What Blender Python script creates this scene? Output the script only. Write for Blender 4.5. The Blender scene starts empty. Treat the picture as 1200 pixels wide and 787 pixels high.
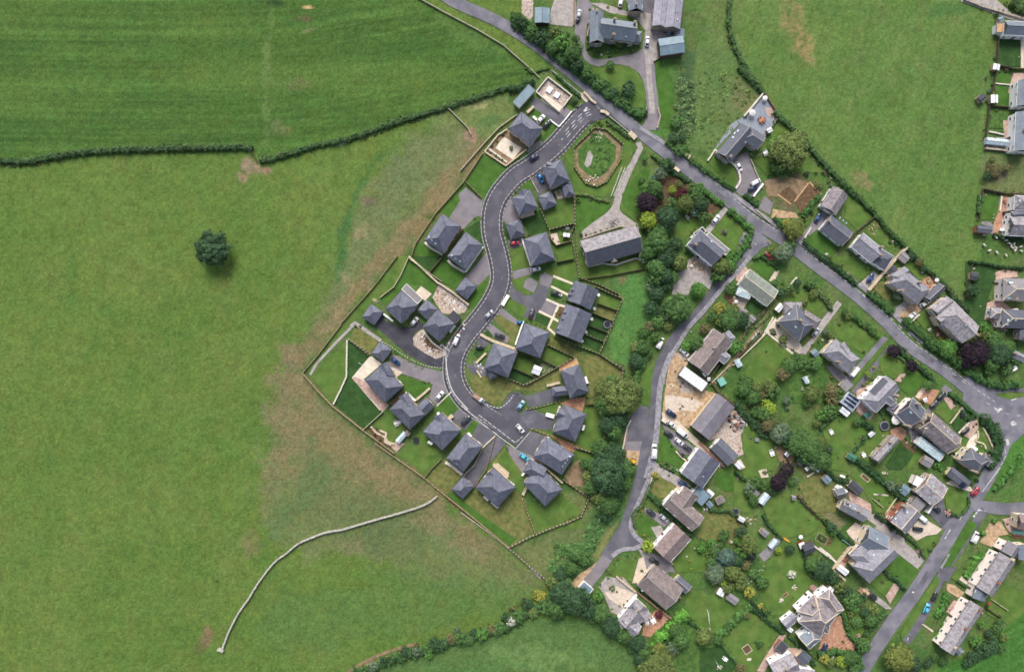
import bpy, bmesh, math, random
import numpy as np
from mathutils import Vector, Matrix
from mathutils.geometry import tessellate_polygon
random.seed(7)
SC = bpy.context.scene
COL = SC.collection
# ---------------------------------------------------------------- camera
S = 0.36            # metres on the ground per photo pixel
HC = 255.0          # height of the drone
cam_d = bpy.data.cameras.new('camera'); cam = bpy.data.objects.new('camera', cam_d); COL.objects.link(cam)
cam.location = (0, 0, HC); cam.rotation_euler = (0, 0, 0)
cam_d.sensor_fit = 'HORIZONTAL'; cam_d.sensor_width = 36
cam_d.lens = 36 * HC / (1200 * S)
cam_d.clip_start = 1; cam_d.clip_end = 9000
SC.camera = cam
# ---------------------------------------------------------------- light
W = bpy.data.worlds.new("World"); SC.world = W; W.use_nodes = True
nt = W.node_tree; nt.nodes.clear()
sky = nt.nodes.new('ShaderNodeTexSky'); sky.sky_type = 'NISHITA'; sky.sun_disc = False
SUN_EL, SUN_AZ = math.radians(43), math.radians(-6)      # azimuth from +Y (photo up), clockwise
sky.sun_elevation = SUN_EL; sky.sun_rotation = SUN_AZ
sky.air_density = 1.0; sky.dust_density = 4.0; sky.ozone_density = 1.0
bg = nt.nodes.new('ShaderNodeBackground'); bg.inputs[1].default_value = 0.15
wo = nt.nodes.new('ShaderNodeOutputWorld')
hs = nt.nodes.new('ShaderNodeHueSaturation'); hs.inputs['Saturation'].default_value = .75      # high thin cloud greys the sky
nt.links.new(sky.outputs[0], hs.inputs['Color']); nt.links.new(hs.outputs[0], bg.inputs[0]); nt.links.new(bg.outputs[0], wo.inputs[0])
sd = bpy.data.lights.new('sun', 'SUN'); sun = bpy.data.objects.new('sun', sd); COL.objects.link(sun)
sd.energy = 2.7; sd.angle = math.radians(30); sd.color = (1.0, 0.97, 0.92)
dv = Vector((math.sin(SUN_AZ)*math.cos(SUN_EL), math.cos(SUN_AZ)*math.cos(SUN_EL), math.sin(SUN_EL)))
sun.rotation_euler = (-dv).to_track_quat('-Z', 'Y').to_euler()
SC.view_settings.view_transform = 'Standard'; SC.view_settings.look = 'None'
SC.view_settings.exposure = 0.43; SC.view_settings.gamma = 1.0
SC.cycles.filter_width = 1.65; SC.cycles.max_bounces = 4; SC.cycles.diffuse_bounces = 2; SC.cycles.glossy_bounces = 2
SC.cycles.transparent_max_bounces = 4; SC.cycles.transmission_bounces = 2
# ---------------------------------------------------------------- coordinates
TX, TY, TK = 0.0, 0.0, 1.0
def T(x, y, k=5.245):
    global TX, TY, TK
    TX, TY, TK = x, y, k
def px(p): return (TX + p[0]/TK, TY + p[1]/TK)
def G(p, z=0.0):
    """point of the present survey tile -> world position at height z"""
    x, y = px(p); f = S*(1 - z/HC)
    return Vector(((x-600)*f, (393.5-y)*f, z))
def L_(d): return d/TK*S            # tile length -> metres
# ---------------------------------------------------------------- materials
KA = 0.80
def sr(r, g, b, k=KA):
    f = lambda c: ((c/255)/12.92 if c/255 <= .04045 else (((c/255)+.055)/1.055)**2.4)*k
    return (f(r), f(g), f(b), 1)
MATS = {}
def mat(name, col, rough=0.85, var=0.25, scale=0.6, fine=4.0, col2=None, mix=0.0, spec=0.3, bands=0, metal=0, bump=0.0, mscale=None, lo=.45, hi=.6):
    """procedural surface: two noises vary the brightness, col2 comes in as patches, bands = courses by height"""
    m = bpy.data.materials.new(name); m.use_nodes = True; n = m.node_tree; N = n.nodes; K = n.links
    b = N['Principled BSDF']; b.inputs['Roughness'].default_value = rough
    b.inputs['Specular IOR Level'].default_value = spec; b.inputs['Metallic'].default_value = metal
    tc = N.new('ShaderNodeNewGeometry')
    a = N.new('ShaderNodeTexNoise'); a.inputs['Scale'].default_value = scale; a.inputs['Detail'].default_value = 4; K.new(tc.outputs['Position'], a.inputs['Vector'])
    f = N.new('ShaderNodeTexNoise'); f.inputs['Scale'].default_value = fine; f.inputs['Detail'].default_value = 3; K.new(tc.outputs['Position'], f.inputs['Vector'])
    ad = N.new('ShaderNodeMath'); ad.operation = 'ADD'; K.new(a.outputs[0], ad.inputs[0]); K.new(f.outputs[0], ad.inputs[1])
    mr = N.new('ShaderNodeMapRange'); mr.inputs['From Min'].default_value = .7; mr.inputs['From Max'].default_value = 1.3
    mr.inputs['To Min'].default_value = 1-var; mr.inputs['To Max'].default_value = 1+var; K.new(ad.outputs[0], mr.inputs[0])
    val = mr.outputs[0]
    if bands:
        sx = N.new('ShaderNodeSeparateXYZ'); K.new(tc.outputs['Position'], sx.inputs[0])
        mu = N.new('ShaderNodeMath'); mu.operation = 'MULTIPLY'; mu.inputs[1].default_value = bands; K.new(sx.outputs[2], mu.inputs[0])
        fr = N.new('ShaderNodeMath'); fr.operation = 'FRACT'; K.new(mu.outputs[0], fr.inputs[0])
        m2 = N.new('ShaderNodeMapRange'); m2.inputs['To Min'].default_value = .82; m2.inputs['To Max'].default_value = 1.1; K.new(fr.outputs[0], m2.inputs[0])
        m3 = N.new('ShaderNodeMath'); m3.operation = 'MULTIPLY'; K.new(val, m3.inputs[0]); K.new(m2.outputs[0], m3.inputs[1])
        oi = N.new('ShaderNodeObjectInfo'); m4 = N.new('ShaderNodeMapRange'); m4.inputs['To Min'].default_value = .9; m4.inputs['To Max'].default_value = 1.13; K.new(oi.outputs['Random'], m4.inputs[0])
        m5 = N.new('ShaderNodeMath'); m5.operation = 'MULTIPLY'; K.new(m3.outputs[0], m5.inputs[0]); K.new(m4.outputs[0], m5.inputs[1]); val = m5.outputs[0]
    base = N.new('ShaderNodeRGB'); base.outputs[0].default_value = col; cs = base.outputs[0]
    if col2:
        c2 = N.new('ShaderNodeRGB'); c2.outputs[0].default_value = col2
        g = N.new('ShaderNodeTexNoise'); g.inputs['Scale'].default_value = mscale or scale*1.7; g.inputs['Detail'].default_value = 5; K.new(tc.outputs['Position'], g.inputs['Vector'])
        gr = N.new('ShaderNodeMapRange'); gr.inputs['From Min'].default_value = lo; gr.inputs['From Max'].default_value = hi; gr.inputs['To Max'].default_value = mix; K.new(g.outputs[0], gr.inputs[0])
        mx = N.new('ShaderNodeMix'); mx.data_type = 'RGBA'; K.new(gr.outputs[0], mx.inputs[0]); K.new(cs, mx.inputs[6]); K.new(c2.outputs[0], mx.inputs[7]); cs = mx.outputs[2]
    vm = N.new('ShaderNodeVectorMath'); vm.operation = 'SCALE'; K.new(cs, vm.inputs[0]); K.new(val, vm.inputs[3])
    K.new(vm.outputs[0], b.inputs['Base Color'])
    if bump:
        bu = N.new('ShaderNodeBump'); bu.inputs['Strength'].default_value = bump; bu.inputs['Distance'].default_value = .1
        K.new(f.outputs[0], bu.inputs['Height']); K.new(bu.outputs[0], b.inputs['Normal'])
    MATS[name] = m; return m
# surfaces on the ground
mat('lawn', sr(84,112,52), .95, .32, .25, 3.5, sr(104,118,62), .5, spec=.1, mscale=.18)
mat('lawn_fresh', sr(70,106,44), .95, .32, .3, 3.5, sr(78,104,50), .6, spec=.1)
mat('lawn_dark', sr(52,80,42), .95, .32, .3, 3.5, sr(62,90,46), .6, spec=.1)
mat('lawn_dry', sr(118,116,70), .95, .32, .35, 3.0, sr(84,104,54), .7, spec=.1)
mat('meadow', sr(82,110,54), .95, .32, .35, 2.2, sr(58,92,46), .8, spec=.1)
mat('tarmac', sr(94,93,102), .9, .22, .12, 5, sr(112,110,116), .8, spec=.25)
mat('tarmac_old', sr(124,122,130), .9, .22, .12, 5, sr(104,104,114), .9, spec=.25)
mat('tarmac_new', sr(84,83,92), .9, .2, .12, 5, sr(98,96,104), .8, spec=.25)
mat('tarmac_dark', sr(68,67,75), .9, .14, .15, 5, sr(84,82,90), .6, spec=.25)
mat('tarmac_pale', sr(134,128,132), .9, .15, .2, 5, sr(116,112,118), .6, spec=.25)
mat('gravel', sr(170,162,158), .95, .22, .4, 4, sr(148,141,138), .7, spec=.15)
mat('gravel_tan', sr(188,162,130), .95, .25, .4, 3, sr(156,128,100), .8, spec=.15)
mat('paving_pale', sr(212,196,178), .85, .14, .5, 4, sr(186,170,154), .6)
mat('paving_cream', sr(222,210,192), .85, .12, .5, 4, sr(196,182,162), .5)
mat('paving_pink', sr(176,146,134), .88, .2, .6, 4, sr(200,176,162), .7)
mat('paving_orange', sr(168,126,102), .88, .22, .6, 4, sr(196,152,124), .7)
mat('paving_grey', sr(140,136,138), .88, .18, .5, 4, sr(116,114,118), .7)
mat('timber_deck', sr(204,164,122), .8, .2, .8, 5, sr(178,138,100), .6)
mat('soil', sr(112,88,68), .95, .32, .6, 3, sr(84,74,54), .8, spec=.1)
mat('rubble', sr(178,160,146), .95, .35, 1.2, 5.0, sr(196,186,178), .6, spec=.15, mscale=1.2, bump=.4)
mat('dirt', sr(146,122,100), .95, .3, .4, 2.5, sr(118,108,76), .8, spec=.1)
mat('footway', sr(152,149,155), .9, .25, .5, 4, sr(122,118,124), .8, mscale=.8)
mat('road_paint', sr(214,213,211), .8, .2, 1.2, 5, sr(128,126,130), .8, mscale=1.6)
mat('paving_blue', sr(142,148,160), .8, .14, .5, 3, sr(126,132,144), .6)
mat('kerb', sr(200,198,194), .8, .2, 1.5, 5)
mat('kerb_grey', sr(128,124,124), .85, .2, 1.5, 5)
# roofs
mat('slate_new', sr(98,101,116), .6, .2, .35, 3, sr(114,116,130), .8, bands=2.4, spec=.35)
mat('slate_silver', sr(158,155,168), .7, .2, .5, 2.5, sr(138,136,150), .6, bands=2.4)
mat('timber_fence', sr(122,110,92), .9, .3, 1.2, 4, sr(100,92,76), .7)
mat('slate_blue', sr(116,126,140), .6, .2, .5, 2.5, sr(130,138,144), .6, bands=3.4, spec=.35)
mat('slate_old', sr(132,131,142), .75, .28, .6, 2.2, sr(152,150,156), .7, bands=3.0)
mat('slate_dark', sr(92,96,108), .7, .2, .5, 2.5, sr(104,104,110), .5, bands=3.4)
mat('slate_lichen', sr(140,132,136), .85, .3, .5, 2.0, sr(112,104,108), .8, bands=3.0)
mat('tile_brown', sr(122,110,108), .85, .24, .5, 2.5, sr(142,130,126), .7, bands=3.0)
mat('tile_pink', sr(148,130,128), .85, .24, .5, 2.5, sr(126,108,104), .7, bands=3.0)
mat('tile_grey', sr(154,150,156), .85, .24, .5, 2.0, sr(124,116,118), .8, bands=3.0)
mat('tile_green', sr(138,144,134), .85, .2, .5, 2.5, sr(118,126,118), .7, bands=3.0)
mat('sheet_grey', sr(126,122,130), .6, .14, .3, 1.5, sr(110,106,114), .6)
mat('sheet_blue', sr(112,134,148), .5, .14, .3, 1.5, sr(132,150,160), .6)
mat('felt_dark', sr(70,70,78), .85, .2, .5, 3)
mat('felt_grey', sr(136,132,134), .85, .2, .5, 3)
mat('white_sheet', sr(218,218,222,.95), .6, .14, .5, 3)
mat('ridge_dark', sr(92,94,104), .8, .15, .6, 3)
mat('ridge_pale', sr(150,146,146), .8, .18, .6, 3)
mat('ridge_cream', sr(206,190,168), .8, .15, .6, 3)
# walls
mat('render_white', sr(228,225,222,1), .85, .08, .3, 2)
mat('render_cream', sr(216,200,172), .85, .1, .3, 2)
mat('render_pink', sr(226,212,206,1), .85, .1, .3, 2)
mat('stone', sr(160,148,134), .9, .3, .8, 3, sr(190,178,162), .7)
mat('stone_new', sr(206,190,164), .9, .2, 1.2, 3.5, sr(176,158,134), .7)
mat('drystone', sr(188,186,176), .95, .35, 1.5, 3, sr(140,136,124), .8)
mat('brick', sr(150,98,80), .9, .2, 1, 4)
mat('timber', sr(178,158,128), .9, .3, 1.2, 4, sr(140,116,92), .7)
mat('timber_pale', sr(214,202,178), .9, .22, 1.5, 4)
mat('timber_dark', sr(92,78,66), .9, .3, 1.2, 4)
mat('timber_brown', sr(142,116,98), .9, .3, 1.2, 4)
mat('upvc', sr(226,226,228,1), .4, .04)
mat('gutter_dark', sr(60,60,64), .6, .1)
mat('glass', sr(40,48,56), .12, .1, spec=.6)
mat('glass_roof', sr(168,192,202), .2, .2, .8, 1.2, sr(214,226,230), .7, spec=.6)
mat('solar', sr(34,40,62), .45, .1, spec=.3)
mat('solar_grid', sr(150,160,176), .4, .1)
mat('lead', sr(150,152,158), .6, .15)
mat('terracotta', sr(176,120,92), .85, .2)
mat('tyre', sr(30,30,32), .9, .1)
mat('rim', sr(150,150,154), .35, .1, metal=.6)
mat('lamp_glass', sr(225,225,220), .2, .05)
mat('tail_red', sr(150,24,24), .3, .05)
mat('metal_grey', sr(130,132,136), .5, .15)
mat('plastic_green', sr(60,120,100), .6, .1)
mat('aqua', sr(120,178,164), .6, .15)
mat('fabric_pale', sr(224,220,212), .85, .1)
mat('fabric_grey', sr(130,130,142), .85, .15)
mat('fabric_dark', sr(44,46,54), .85, .15)
mat('water', sr(60,110,150), .1, .1)
mat('fleece', sr(214,208,196), .95, .12, 3, 8)
mat('sheep_face', sr(60,54,50), .9, .1)
mat('bark', sr(92,80,68), .95, .3, 1, 5)
mat('yellow_paint', sr(224,170,50), .5, .1)
mat('stone_pale', sr(212,204,190), .9, .25, 1.2, 4)
mat('stone_grey', sr(150,146,142), .9, .25, 1.2, 4)
def objcolor_mat(name, rough, spec, coat=0, leaf=False):
    m = bpy.data.materials.new(name); m.use_nodes = True; n = m.node_tree; N = n.nodes; K = n.links
    b = N['Principled BSDF']; b.inputs['Roughness'].default_value = rough; b.inputs['Specular IOR Level'].default_value = spec
    b.inputs['Coat Weight'].default_value = coat
    oi = N.new('ShaderNodeObjectInfo')
    if leaf:
        at = N.new('ShaderNodeAttribute'); at.attribute_name = 'tint'
        mx = N.new('ShaderNodeVectorMath'); mx.operation = 'MULTIPLY'; K.new(oi.outputs['Color'], mx.inputs[0]); K.new(at.outputs['Color'], mx.inputs[1])
        K.new(mx.outputs[0], b.inputs['Base Color'])
        tr = N.new('ShaderNodeBsdfTranslucent'); K.new(mx.outputs[0], tr.inputs[0])
        ms = N.new('ShaderNodeMixShader'); ms.inputs[0].default_value = .25
        K.new(b.outputs[0], ms.inputs[1]); K.new(tr.outputs[0], ms.inputs[2]); K.new(ms.outputs[0], N['Material Output'].inputs[0])
    else: K.new(oi.outputs['Color'], b.inputs['Base Color'])
    MATS[name] = m
objcolor_mat('car_paint', .35, .5, .6)
objcolor_mat('leaves', .7, .2, 0, True)
# ---------------------------------------------------------------- mesh helpers
class MB:
    def __init__(s): s.v = []; s.f = []; s.m = []; s.mi = 0
    def add(s, vs, fs):
        o = len(s.v); s.v += [tuple(v) for v in vs]; s.f += [tuple(i+o for i in f) for f in fs]; s.m += [s.mi]*len(fs); return s
    def box(s, x0, y0, z0, x1, y1, z1, M=None):
        vs = [Vector(p) for p in ((x0,y0,z0),(x1,y0,z0),(x1,y1,z0),(x0,y1,z0),(x0,y0,z1),(x1,y0,z1),(x1,y1,z1),(x0,y1,z1))]
        if M: vs = [M @ v for v in vs]
        return s.add(vs, [(3,2,1,0),(4,5,6,7),(0,1,5,4),(1,2,6,5),(2,3,7,6),(3,0,4,7)])
    def cyl(s, c, r, h, n=12, r2=None, axis='z', M=None):
        r2 = r if r2 is None else r2; vs = []
        for k, (rr, t) in enumerate(((r, 0), (r2, h))):
            for i in range(n):
                a = 2*math.pi*i/n; p = (rr*math.cos(a), rr*math.sin(a), t)
                if axis == 'y': p = (p[0], p[2], p[1])
                if axis == 'x': p = (p[2], p[0], p[1])
                vs.append(Vector(p)+Vector(c))
        if M: vs = [M @ v for v in vs]
        return s.add(vs, [tuple(range(n))[::-1], tuple(range(n, 2*n))] + [(i,(i+1)%n,n+(i+1)%n,n+i) for i in range(n)])
    def mesh(s, name, mats, smooth=False):
        me = bpy.data.meshes.new(name); me.from_pydata(s.v, [], s.f)
        for m in (mats if isinstance(mats, (list, tuple)) else [mats]): me.materials.append(MATS[m])
        me.polygons.foreach_set('material_index', s.m)
        if smooth: me.polygons.foreach_set('use_smooth', [True]*len(s.f))
        me.update(); return me
def link(name, me, parent=None, loc=None, rz=None, kind=None):
    o = bpy.data.objects.new(name, me); COL.objects.link(o)
    if parent: o.parent = parent
    if loc is not None: o.location = loc
    if rz is not None: o.rotation_euler = (0, 0, rz)
    if kind: o['kind'] = kind
    return o
def tag(o, label, cat, group=None):
    o['label'] = label; o['category'] = cat
    if group: o['group'] = group
    return o
# landmarks used to word labels of plants, fences and the like
LAND = []       # (pixel x, pixel y, phrase)
LATER = []      # (object, px, py, description, category, group)
def later(o, p, desc, cat, group=None):
    x, y = p; LATER.append((o, x, y, desc, cat, group)); return o
def sheet(m, pts, name=None, z=None):
    """a thin laid surface: lawn, drive, patio ... outline as surveyed, raised a few millimetres above the one below"""
    global SHZ
    if z is None: SHZ += .0007; z = SHZ
    P = [G(p, z) for p in pts]
    A = sum(P[i].x*P[(i+1)%len(P)].y - P[(i+1)%len(P)].x*P[i].y for i in range(len(P)))
    if A < 0: P.reverse()
    n = len(P); vs = [tuple(p) for p in P] + [(p.x, p.y, -.05) for p in P]
    tri = tessellate_polygon([[Vector((p.x, p.y, 0)) for p in P]])
    tops = []
    for a_, b_, c_ in tri:
        cr = (P[b_]-P[a_]).cross(P[c_]-P[a_]).z
        if abs(cr) > 1e-9: tops.append((a_, b_, c_) if cr > 0 else (a_, c_, b_))
    me = bpy.data.meshes.new(name or m); me.from_pydata(vs, [], tops + [(i, n+i, n+(i+1)%n, (i+1)%n) for i in range(n)])
    me.materials.append(MATS[m])
    return link(name or NAMES.get(m, m), me, kind='structure')
SHZ = 0.02
NAMES = dict(lawn='lawn', lawn_fresh='lawn', lawn_dark='lawn', lawn_dry='lawn', meadow='meadow', tarmac='driveway', tarmac_old='driveway', tarmac_dark='driveway',
    tarmac_pale='driveway', gravel='gravel_yard', gravel_tan='gravel_yard', paving_pale='patio', paving_cream='footpath', paving_pink='patio', paving_orange='patio',
    paving_grey='patio', timber_deck='deck', soil='flower_bed', rubble='bare_ground', dirt='bare_ground')
def smooth(pts, n=6):
    """Catmull-Rom through the surveyed points"""
    out = []; P = [pts[0]] + list(pts) + [pts[-1]]
    for i in range(1, len(P)-2):
        for k in range(n):
            t = k/n; a, b, c, d = P[i-1], P[i], P[i+1], P[i+2]
            out.append(tuple(.5*((2*b[j]) + (-a[j]+c[j])*t + (2*a[j]-5*b[j]+4*c[j]-d[j])*t*t + (-a[j]+3*b[j]-3*c[j]+d[j])*t**3) for j in range(2)))
    out.append(tuple(pts[-1])); return out
def offset(pts, d):
    out = []
    for i, p in enumerate(pts):
        a = pts[max(i-1, 0)]; b = pts[min(i+1, len(pts)-1)]
        dx, dy = b[0]-a[0], b[1]-a[1]; l = math.hypot(dx, dy) or 1
        out.append((p[0]-dy/l*d, p[1]+dx/l*d))
    return out
def band(m, pts, w, name=None, z=None, sm=0):
    """strip of even width (tile units) along a line"""
    if sm: pts = smooth(pts, sm)
    a, b = offset(pts, w/2), offset(pts, -w/2)
    return sheet(m, a + b[::-1], name, z)
# ---------------------------------------------------------------- building kit
def _shared():
    k = {}
    b = MB(); b.box(-.6,-.09,-.65,.6,.05,-.57); b.box(-.6,-.09,.57,.6,.05,.65); b.box(-.6,-.09,-.57,-.52,.05,.57); b.box(.52,-.09,-.57,.6,.05,.57); b.box(-.03,-.09,-.57,.03,.05,.57)
    b.box(-.7,-.16,-.75,.7,.05,-.66)
    k['win'] = b.mesh('window', 'upvc')
    b = MB(); b.box(-.52,-.05,-.57,.52,.02,.57); k['pane'] = b.mesh('pane', 'glass')
    b = MB(); b.box(-.5,-.1,-1.05,.5,.05,1.05); k['door'] = b.mesh('door', 'timber_dark')
    b = MB(); b.cyl((.3,-.16,0),.05,.08,6); k['handle'] = b.mesh('handle', 'metal_grey')
    b = MB(); b.cyl((0,0,0),.14,.45,8,.11); k['pot'] = b.mesh('chimney_pot', 'terracotta')
    b = MB(); b.box(-.55,-.4,0,.55,.4,.12); k['rl'] = b.mesh('rooflight', 'gutter_dark')
    b = MB(); b.box(-.47,-.32,.12,.47,.32,.15); k['rlp'] = b.mesh('pane', 'glass_roof')
    b = MB(); b.box(-.5,-.8,.05,.5,.8,.1); k['sp'] = b.mesh('solar_panel', 'solar')
    return k
SH = _shared()
class Wing:
    def __init__(s, w, eave, pitch, dr, dw):
        x1, y1, x2, y2, wd, s.ends = w[:6]; o = w[6] if len(w) > 6 else {}
        s.e = o.get('e', eave); s.p = math.radians(o.get('p', pitch)); s.r = o.get('r', dr); s.wl = o.get('w', dw)
        s.a = G((x1, y1), s.e); s.b = G((x2, y2), s.e); s.W = L_(wd)*(1-s.e/HC)
        s.a.z = s.b.z = 0; d = s.b-s.a; s.L = d.length; s.u = d/s.L; s.n = Vector((-s.u.y, s.u.x, 0)); s.o = o
        s.rise = math.tan(s.p)*s.W/2
        if s.ends == 'FF': s.rise = .0
        s.h = [min(s.W/2*.8, s.L/2*.8) if c == 'H' else 0 for c in s.ends]
        if s.h[0]+s.h[1] > s.L: s.h = [s.L/2 if q else 0 for q in s.h]
        if s.ends == 'HH' and s.L < s.W: s.rise = math.tan(s.p)*(s.L+s.W)/4
    def P(s, u, v, z): return s.a + s.u*u + s.n*v + Vector((0, 0, z))
    def inside(s, P, m=0):
        d = Vector((P.x, P.y, 0))-s.a; u, v = d.dot(s.u), d.dot(s.n)
        return -m < u < s.L+m and abs(v) < s.W/2+m
    def roofz(s, P):
        d = Vector((P.x, P.y, 0))-s.a; u, v = d.dot(s.u), d.dot(s.n)
        z = s.rise*(1-abs(v)/(s.W/2)); nrm = s.n*(1 if v > 0 else -1); sl = s.rise/(s.W/2)
        if s.h[0] and u*s.rise/s.h[0] < z: z = u*s.rise/s.h[0]; nrm = -s.u; sl = s.rise/s.h[0]
        if s.h[1] and (s.L-u)*s.rise/s.h[1] < z: z = (s.L-u)*s.rise/s.h[1]; nrm = s.u; sl = s.rise/s.h[1]
        return s.e+max(z, 0), nrm, sl
def building(name, label, cat, wings, roof='slate_new', wall='stone_new', eave=5.0, pitch=35, ridge='ridge_dark', gut='gutter_dark',
             chim=(), lights=(), solar=(), short=None, windows=True, group=None):
    ws = [Wing(w, eave, pitch, roof, wall) for w in wings]
    c = (ws[0].a+ws[0].b)/2; root = link(name, None, loc=(c.x, c.y, 0)); root.empty_display_size = 1
    tag(root, label, cat, group)
    inv = -Vector((c.x, c.y, 0)); ndoor = 0
    if short: LAND.append((600+c.x/S, 393.5-c.y/S, short))
    for wi, w in enumerate(ws):
        dz = wi*.013; t = .16; ov = .3 if w.W > 3 else .12; L, hW, R = w.L, w.W/2, w.rise+dz
        e = w.e+dz
        # walls
        b = MB(); i0 = ov; hw = hW-ov; sl = w.rise/hW if w.rise else 0
        ze = e - t*.6 + sl*ov*.98 - .02
        g0 = 0 if w.h[0] or not sl else hw*sl; g1 = 0 if w.h[1] or not sl else hw*sl
        vs = [w.P(i0,-hw,-.1), w.P(L-i0,-hw,-.1), w.P(L-i0,hw,-.1), w.P(i0,hw,-.1), w.P(i0,-hw,ze), w.P(L-i0,-hw,ze), w.P(L-i0,hw,ze), w.P(i0,hw,ze), w.P(i0,0,ze+g0), w.P(L-i0,0,ze+g1)]
        b.add([v+inv for v in vs], [(0,1,5,4),(2,3,7,6),(1,2,6,9,5),(3,0,4,8,7),(4,5,9,8),(6,7,8,9)])
        link('wall', b.mesh('wall', w.wl), root)
        # roof
        b = MB()
        if w.ends == 'FF':
            b.box(0,-hW,0,L,hW,.22); M = Matrix.Translation(w.a+inv+Vector((0,0,e-.1))) @ Matrix.Rotation(math.atan2(w.u.y, w.u.x), 4, 'Z')
            b.v = [tuple(M @ Vector(v)) for v in b.v]
            ro = link('roof', b.mesh('roof', w.r), root)
            q = MB()
            for (x0,y0,x1,y1) in ((-.05,-hW-.05,L+.05,-hW+.12),(-.05,hW-.12,L+.05,hW+.05),(-.05,-hW+.12,.12,hW-.12),(L-.12,-hW+.12,L+.05,hW-.12)): q.box(x0,y0,.02,x1,y1,.32, M)
            link('roof_edge', q.mesh('roof_edge', w.o.get('g', gut)), ro)
        else:
            out = [(0,-hW),(L,-hW),(L,hW),(0,hW)]; r0, r1 = w.h[0], L-w.h[1]
            top = [w.P(u,v,e) for u,v in out] + [w.P(r0,0,e+R), w.P(max(r1,r0+.01),0,e+R)]
            bot = [p-Vector((0,0,t)) for p in top]
            b.add([p+inv for p in top+bot], [(0,1,5,4),(2,3,4,5),(1,2,5),(3,0,4),(7,6,10,11),(9,8,11,10),(8,7,11),(6,9,10),(0,6,7,1),(1,7,8,2),(2,8,9,3),(3,9,6,0)])
            if 'r2' in w.o: b.m[0] = 1; ro = link('roof', b.mesh('roof', [w.r, w.o['r2']]), root)
            else: ro = link('roof', b.mesh('roof', w.r), root)
            q = MB(); rm = w.o.get('ridge', ridge); wd = .14 if rm == 'ridge_dark' else .2
            segs = [(r0, 0, R, max(r1, r0+.01), 0, R)]
            if w.h[0]: segs += [(0,-hW,0,r0,0,R),(0,hW,0,r0,0,R)]
            elif wd > .15: segs += [(.1,-hW,0,.1,0,R),(.1,hW,0,.1,0,R)]
            if w.h[1]: segs += [(L,-hW,0,r1,0,R),(L,hW,0,r1,0,R)]
            elif wd > .15: segs += [(L-.1,-hW,0,L-.1,0,R),(L-.1,hW,0,L-.1,0,R)]
            for (u0,v0,z0,u1,v1,z1) in segs:
                A, B = w.P(u0,v0,e+z0)+inv, w.P(u1,v1,e+z1)+inv
                if (B-A).length < .3: continue
                d = (B-A).normalized(); sd_ = d.cross(Vector((0,0,1))).normalized()*wd; up = Vector((0,0,.1))
                q.add([A-sd_-up*.6, A+sd_-up*.6, A+up, B-sd_-up*.6, B+sd_-up*.6, B+up], [(0,3,5,2),(1,2,5,4),(0,2,1),(3,4,5)])
            if q.f: link('ridge_tiles', q.mesh('ridge_tiles', rm), ro)
            q = MB(); M = Matrix.Translation(w.a+inv+Vector((0,0,e))) @ Matrix.Rotation(math.atan2(w.u.y, w.u.x), 4, 'Z')
            q.box(0,-hW-.12,-.15,L,-hW-.003,-.03,M); q.box(0,hW+.003,-.15,L,hW+.12,-.03,M)
            if w.h[0]: q.box(-.12,-hW,-.15,-.003,hW,-.03,M)
            if w.h[1]: q.box(L+.003,-hW,-.15,L+.12,hW,-.03,M)
            link('gutter', q.mesh('gutter', w.o.get('g', gut)), ro)
        # windows
        if windows and w.o.get('win', True):
            st = 2 if w.e > 4.2 else 1
            sides = [(w.P(0,-hw,0), w.u, L, -w.n), (w.P(0,hw,0), w.u, L, w.n), (w.P(i0,-hW,0), w.n, w.W, -w.u), (w.P(L-i0,-hW,0), w.n, w.W, w.u)]
            for (o0, du, ln, nn) in sides:
                k = max(1, int(ln/3.4))
                if ln < 2.6 or w.e < 2.1: continue
                rz = math.atan2(nn.y, nn.x)+math.pi/2
                for i in range(k):
                    for f in range(st):
                        p = o0+du*(ln*(i+.5)/k)+nn*.02
                        if any(q is not w and q.inside(p, .4) for q in ws) or (k > 2 and random.random() < .22): continue
                        p = p+du*random.uniform(-.45, .45)
                        z = 1.45+2.6*f
                        if w.e < 2.9: z = 1.3
                        if f == 0 and i == k//2 and ndoor < (2 if cat == 'terrace' else 1) and ln > 4:
                            d_ = link('door', SH['door'], root, p+inv+Vector((0,0,1.08)), rz); link('handle', SH['handle'], d_); ndoor += 1; continue
                        q_ = link('window', SH['win'], root, p+inv+Vector((0,0,z)), rz); link('pane', SH['pane'], q_)
                        if w.e < 2.7: q_.scale = (.9, 1, .7)
    def best(p, zz):
        P = G(p, zz); c_ = [w for w in ws if w.ends != 'XX' and w.inside(P, .3)] or [ws[0]]
        return max(c_, key=lambda w: w.roofz(P)[0])
    for (x, y, *o) in chim:
        zz = ws[0].e+1.5; w = best((x, y), zz); P = G((x, y), zz); z, _, _ = w.roofz(P); top = max(z+.9, w.e+w.rise+.6)
        M = Matrix.Translation(P+inv-Vector((0,0,zz))) @ Matrix.Rotation(math.atan2(w.u.y, w.u.x), 4, 'Z')
        b = MB(); b.box(-.5,-.35,z-.6,.5,.35,top,M); b.box(-.58,-.43,top-.15,.58,.43,top-.01,M)
        ch = link('chimney', b.mesh('chimney', o[0] if o else 'stone'), root)
        for s_ in (-.24, .24): link('chimney_pot', SH['pot'], ch, M @ Vector((s_, 0, top-.03)))
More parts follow.
